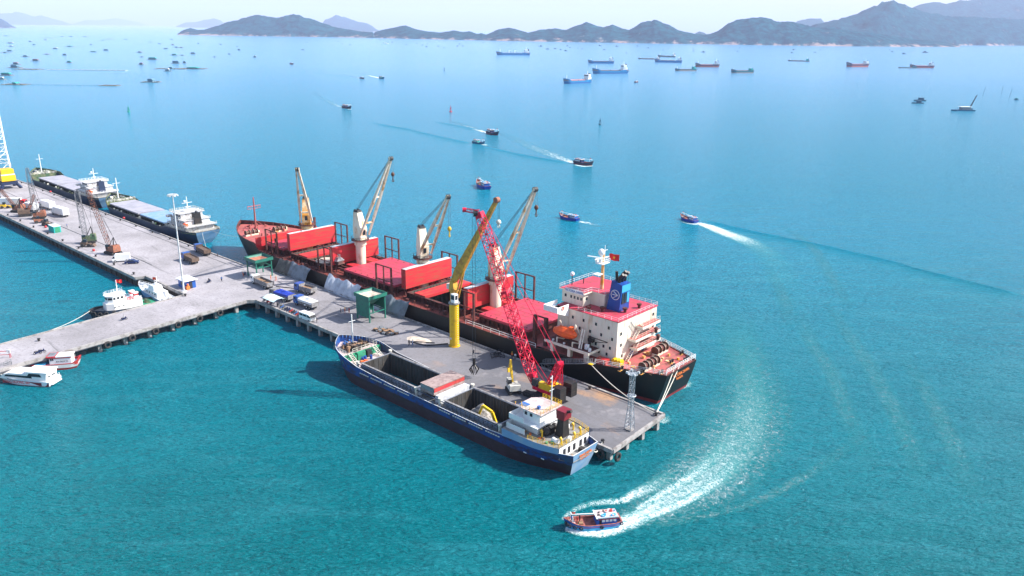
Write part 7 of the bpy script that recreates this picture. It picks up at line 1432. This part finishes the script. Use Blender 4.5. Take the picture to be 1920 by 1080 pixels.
m = MB(); m.prism([(-22, -5), (20, -5), (24, 0), (20, 5), (-22, 5)], -.5, 2.4); m.box(-20, -12, -4, 4, 2.4, 4.6); o = tag(m.out('barge', 'hull_far_teal', None, at(1702, 127.8), R(178)), 'low dark barge tied left of the farthest right ship', 'barge')
# crane barge and small craft on the right
cb = thing('crane_barge', 'small white-roofed crane barge with a leaning dark jib at far right', 'crane barge', at(1807, 208), R(185))
m = MB(); m.prism([(-11, -4), (11, -4), (15, 0), (11, 4), (-11, 4)], -.5, 1.6); m.out('hull', 'teal_hull', cb); m = MB(); m.box(-6, 4, -3, 3, 1.6, 4.4); m.box(-7, 5, -3.8, 3.8, 4.4, 4.8, 1); m.out('cabin', ['steel', 'clean_white'], cb); m = MB(); m.beam((-7, 0, 4.8), (-12, 0, 17), .9, .9, .7, .7); m.out('jib', 'dark', cb)
def small_boat(label, px, py, L, rz, hullc, roofc, group='small boats and huts far out'):
    t = thing('work_boat', label, 'small boat', at(px, py), R(rz), group); m = MB(); m.prism([(-L / 2, -L * .12), (L * .25, -L * .13), (L / 2, 0), (L * .25, L * .13), (-L / 2, L * .12)], -.4, L * .09); m.out('hull', hullc, t)
    m = MB(); m.box(-L * .3, L * .08, -L * .09, L * .09, L * .09, L * .22); m.box(-L * .34, L * .1, -L * .11, L * .11, L * .22, L * .25, 1); m.out('cabin', [hullc, roofc], t); return t
mat('far_dark', (0.05, 0.12, 0.18), rough=0.7)
small_boat('small dark boat right beside the crane barge', 1821, 208, 11, 20, 'far_dark', 'far_dark'); small_boat('small dark hut boat left of the crane barge, upper of two', 1724, 189, 16, 185, 'far_dark', 'far_dark'); small_boat('flat dark skiff left of the crane barge, lower of two', 1720, 194, 14, 175, 'far_dark', 'far_dark')
small_boat('tiny dark boat at the right edge below the stakes', 1905, 187, 9, 90, 'far_dark', 'teal')
st = None
for (x0, y0, x1, y1, lb) in ((1842, 181, 1848, 163, 'leftmost of three thin leaning stakes in the water at far right'), (1878, 176, 1881, 160, 'middle of three thin leaning stakes in the water at far right'), (1892, 184, 1898, 166, 'rightmost of three thin leaning stakes in the water at far right')):
    p = at(x0, y0); m = MB(); r_ = ray(x1, y1); t_ = p.length / math.hypot(r_.x, r_.y); m.cyl(p - V((0, 0, 1)), V((r_.x * t_, r_.y * t_, HC + r_.z * t_)), .22, n=5); tag(m.out('stake', 'far_dark'), lb, 'stake', 'leaning stakes')
# buoys
def buoy(label, px, py, c, s=1.0):
    t = thing('navigation_buoy', label, 'buoy', at(px, py), 0, 'navigation buoys'); m = MB(); m.cyl((0, 0, -.5), (0, 0, 1.0 * s), 1.5 * s, 1.4 * s, 12); m.out('float', c, t)
    m = MB()
    for k in range(4): a = k * math.pi / 2; m.beam((1.1 * s * math.cos(a), 1.1 * s * math.sin(a), 1 * s), (.3 * s * math.cos(a), .3 * s * math.sin(a), 5 * s), .25 * s)
    m.box(-.4 * s, .4 * s, -.4 * s, .4 * s, 3 * s, 5 * s); m.cyl((0, 0, 5 * s), (0, 0, 7 * s), .2 * s, n=5); m.out('tower', c, t)
mat('buoy_red', (0.6, 0.03, 0.06), rough=0.5); mat('buoy_green', (0.01, 0.30, 0.2), rough=0.5)
buoy('red navigation buoy left of the blue fishing boats', 845, 210, 'buoy_red', .95); buoy('green navigation buoy in the left of the bay', 241.5, 210, 'buoy_green', .9); buoy('pale and dark navigation buoy above the dark fishing boat', 1125, 234, 'far_dark', .9); buoy('tiny dark buoy upper centre of the bay', 833, 132, 'far_dark', 1.0)
# ================================================================ FISH-FARM RAFTS
mat('raft_roof_green', (0.02, 0.32, 0.26), rough=0.7); mat('raft_roof_pale', (0.55, 0.58, 0.56), rough=0.7); mat('raft_roof_dark', (0.10, 0.22, 0.30), rough=0.7); mat('raft_roof_brown', (0.22, 0.12, 0.12), rough=0.7)
def raft(label, px, py, wpx, roof, hut=.35, hh=4.0, long=False):
    p = at(px, py); L = max(8.0, wpx * p.length / FOC); t = thing('fish_farm_raft', label, 'raft', p, R(random.uniform(-4, 4)), 'fish-farm rafts in the bay'); D = min(L * .6, 26) if not long else 14
    m = MB(); n = max(3, min(14, int(L / 9)))
    for i in range(n + 1): x = -L / 2 + L * i / n; m.box(x - .5, x + .5, -D / 2, D / 2, .15, .55)
    for y in (-D / 2, 0, D / 2): m.box(-L / 2, L / 2, y - .5, y + .5, .15, .6)
    m.out('float_frame', 'raft_wood' if not long else 'raft_roof_pale', t)
    if hut > 0:
        w = min(L * hut, 24) / 2; k = MB(); hh_ = hh * .62; k.box(-w * .8, w * .8, -D * .22, D * .22, .6, hh_ * .65); k.out('hut', 'raft_roof_dark', t); k = MB(); k.xprism([(-w * .95, hh_ * .65), (w * .95, hh_ * .65), (w * .6, hh_), (-w * .6, hh_)], -D * .28, D * .28); k.out('roof', roof, t)
    return t
G, PL, DK, BR = 'raft_roof_green', 'raft_roof_pale', 'raft_roof_dark', 'raft_roof_brown'
NM = {G: 'green', PL: 'pale', DK: 'dark', BR: 'brown'}
raft('very long pale raft of floats with no hut, left of the bay', 164, 131.5, 122, PL, 0, long=True)
raft('long raft with a bright green row of sheds', 362, 129, 42, G, 1.0, 5.0); raft('large green-roofed fish farm above the long green sheds', 286, 112, 16, G, .9, 9); raft('wooden raft with small hut at the left end of the green sheds', 322, 129, 50, DK, .12, 6)
raft('pale empty raft at the right end of a dotted float line', 206, 160.5, 28, PL, 0); raft('green-hut raft at the left end of the dotted float line', 30, 158.5, 34, G, .2, 5)
m = MB(); p0, p1 = at(48, 158.5), at(193, 160.5)
for i in range(60): p = p0 + (p1 - p0) * i / 59; m.sph((p.x, p.y + random.uniform(-3, 3), .1), .7, 6, 4)
o = m.out('float_line', 'raft_roof_dark'); o['kind'] = 'stuff'
m = MB()
for i in range(110): p = at(random.uniform(215, 372), random.uniform(136, 153)); m.sph((p.x, p.y, .1), .6, 6, 4)
o = m.out('net_floats', 'raft_roof_dark'); o['kind'] = 'stuff'
SP = [(28, 127, 20, DK, .6, 8), (30, 121, 12, BR, .7, 7), (55, 130, 36, PL, 0, 4), (12, 141.5, 18, G, .9, 7), (3, 149, 10, PL, .8, 6), (67, 114.5, 12, BR, .8, 7), (130, 117.5, 9, G, .8, 6), (121.5, 103.5, 7, DK, .9, 6), (104, 91.5, 9, PL, .8, 6), (48, 106.5, 11, DK, .6, 6), (18, 96, 9, DK, .8, 6), (10, 99, 14, DK, .3, 4),
      (20, 81, 11, PL, .8, 6), (21, 87, 8, PL, .6, 5), (57, 78, 6, PL, .9, 6), (64, 84, 6, G, .8, 4), (131, 87.5, 14, G, .5, 5), (175, 97.5, 10, G, .9, 4), (199, 94.5, 9, DK, .9, 6), (171, 84, 4, DK, .9, 4), (90, 71, 20, PL, 0, 4), (86, 75, 6, PL, .9, 5), (134, 69, 8, G, .7, 5), (117, 69, 6, DK, .8, 4), (160, 69, 10, DK, .5, 4), (12, 67.5, 14, G, .5, 4), (205, 73.5, 14, BR, .3, 3), (193, 75.5, 8, G, .5, 4), (236, 73.8, 8, DK, .7, 4),
      (262, 98.5, 10, BR, .6, 5), (311, 91.5, 8, DK, .9, 4), (324, 84.5, 5, BR, .9, 5), (331, 89, 10, DK, .4, 5), (340, 89.5, 8, BR, .6, 4), (327, 103.5, 12, G, .7, 6), (342, 104, 7, DK, .6, 3), (362, 101, 9, DK, .9, 7), (330, 119, 14, DK, .9, 9), (346, 118.5, 5, DK, .9, 7), (265, 121.5, 10, BR, .6, 7), (314, 133.5, 12, PL, .6, 8), (283, 154, 28, DK, .35, 8), (299, 82.5, 5, DK, .9, 4), (283, 79, 5, DK, .8, 3), (372, 82, 4, G, .9, 4), (414, 83.5, 4, DK, .9, 4), (448, 94, 5, DK, .9, 6), (430, 102, 4, DK, .9, 4), (402, 107, 5, DK, .5, 3), (478, 107.5, 6, PL, .8, 8), (445, 87.5, 4, DK, .9, 3), (568, 93.5, 7, DK, .9, 3), (266, 107, 6, DK, .6, 3), (88, 102, 10, BR, .4, 3), (322, 74, 5, G, .8, 5)]
def where(px, py):
    v = 'nearest row' if py > 125 else ('middle row' if py > 95 else ('upper row' if py > 76 else 'farthest row'))
    h = 'far left' if px < 70 else ('left' if px < 160 else ('centre left' if px < 250 else ('inner' if px < 350 else 'right')))
    return f'{h} part of {v}'
for (x, y, w_, rf, hu, hh) in sorted(SP):
    used_ = globals().setdefault('used_', {}); key_ = (rf, where(x, y), w_ < 9, w_ > 18, bool(hu)); used_[key_] = used_.get(key_, 0) + 1; od_ = (ORD[used_[key_] - 1] + ' ') if sum(1 for q in SP if (q[3], where(q[0], q[1]), q[2] < 9, q[2] > 18, bool(q[4])) == key_) > 1 else ''
    raft(od_ + f'{"small" if w_ < 9 else ("long" if w_ > 18 else "medium")} {NM[rf]}-{"roofed hut raft" if hu else "decked raft without hut"}, {where(x, y)}', x, y, w_, rf, hu, hh)
# scattered craft below the islands
FR = [(490, 76, 3), (576, 79.5, 4), (596, 76.5, 4), (634, 78, 4), (642, 82.5, 4), (657, 84, 5), (722, 82.5, 14), (735, 79.5, 5), (762, 84, 4), (782, 81.5, 4), (792, 84.5, 5), (802, 82.5, 4), (800, 87.5, 6), (822, 86.8, 5), (832, 90, 5), (858, 86.5, 6), (868, 86.5, 5), (862, 82.5, 5), (906, 80.5, 5), (1013, 87, 9), (1026, 92.3, 8), (1041, 91.3, 7), (1051, 93.5, 6), (1061, 95.5, 8), (1064, 86.3, 6), (1069, 89.2, 5), (1083, 90.5, 4), (1091, 91.3, 4), (1133, 93.3, 6), (1174, 99.5, 4), (1125, 85.8, 8), (1157, 87.2, 8), (1195, 86.5, 5), (1215, 90, 6), (1243, 94, 5), (1253, 90.5, 4), (1300, 92, 4), (1300, 96, 5), (1318, 98, 9), (1378, 94, 3), (1383, 96.2, 5), (1387, 90, 4), (1485, 99, 7), (1488, 93.5, 7), (1528, 98.3, 6), (1538, 94, 4), (1566, 94, 3), (1668, 93.3, 4), (1673, 97.4, 6), (1695, 101.2, 9), (1716, 91, 3), (1735, 98.8, 12), (1768, 99.3, 4), (1852, 92.2, 3), (568, 126, 2), (1825, 97, 3)]
FR.sort(); STR = [(560, 'under the left end of the big left island'), (700, 'under the right part of the big left island'), (800, 'under the low dip right of the big island'), (900, 'under the low middle ridge'), (1030, 'under the first twin humps'), (1080, 'right of the alone derrick freighter'), (1200, 'above the bright blue freighter'), (1330, 'under the gap left of the rounded hill'), (1500, 'under the rounded hill'), (1640, 'under the mountain peak'), (1960, 'under the hazy right shore')]; cnt = {}
for i, (x, y, w_) in enumerate(FR):
    ph = next(t_ for xx, t_ in STR if x < xx); cnt[ph] = cnt.get(ph, 0) + 1
    p = at(x, y); L = w_ * p.length / FOC; small_boat(f'tiny dark boat, {ORD[cnt[ph] - 1]} from left {ph}' if x != 722 else 'small white-decked boat below the gap between the islands', x, y, L * .8, random.choice((0, 180)) + random.uniform(-10, 10), 'far_dark' if x != 722 else 'clean_white', 'far_dark' if x != 722 else 'clean_white', group='tiny boats off the island shore')
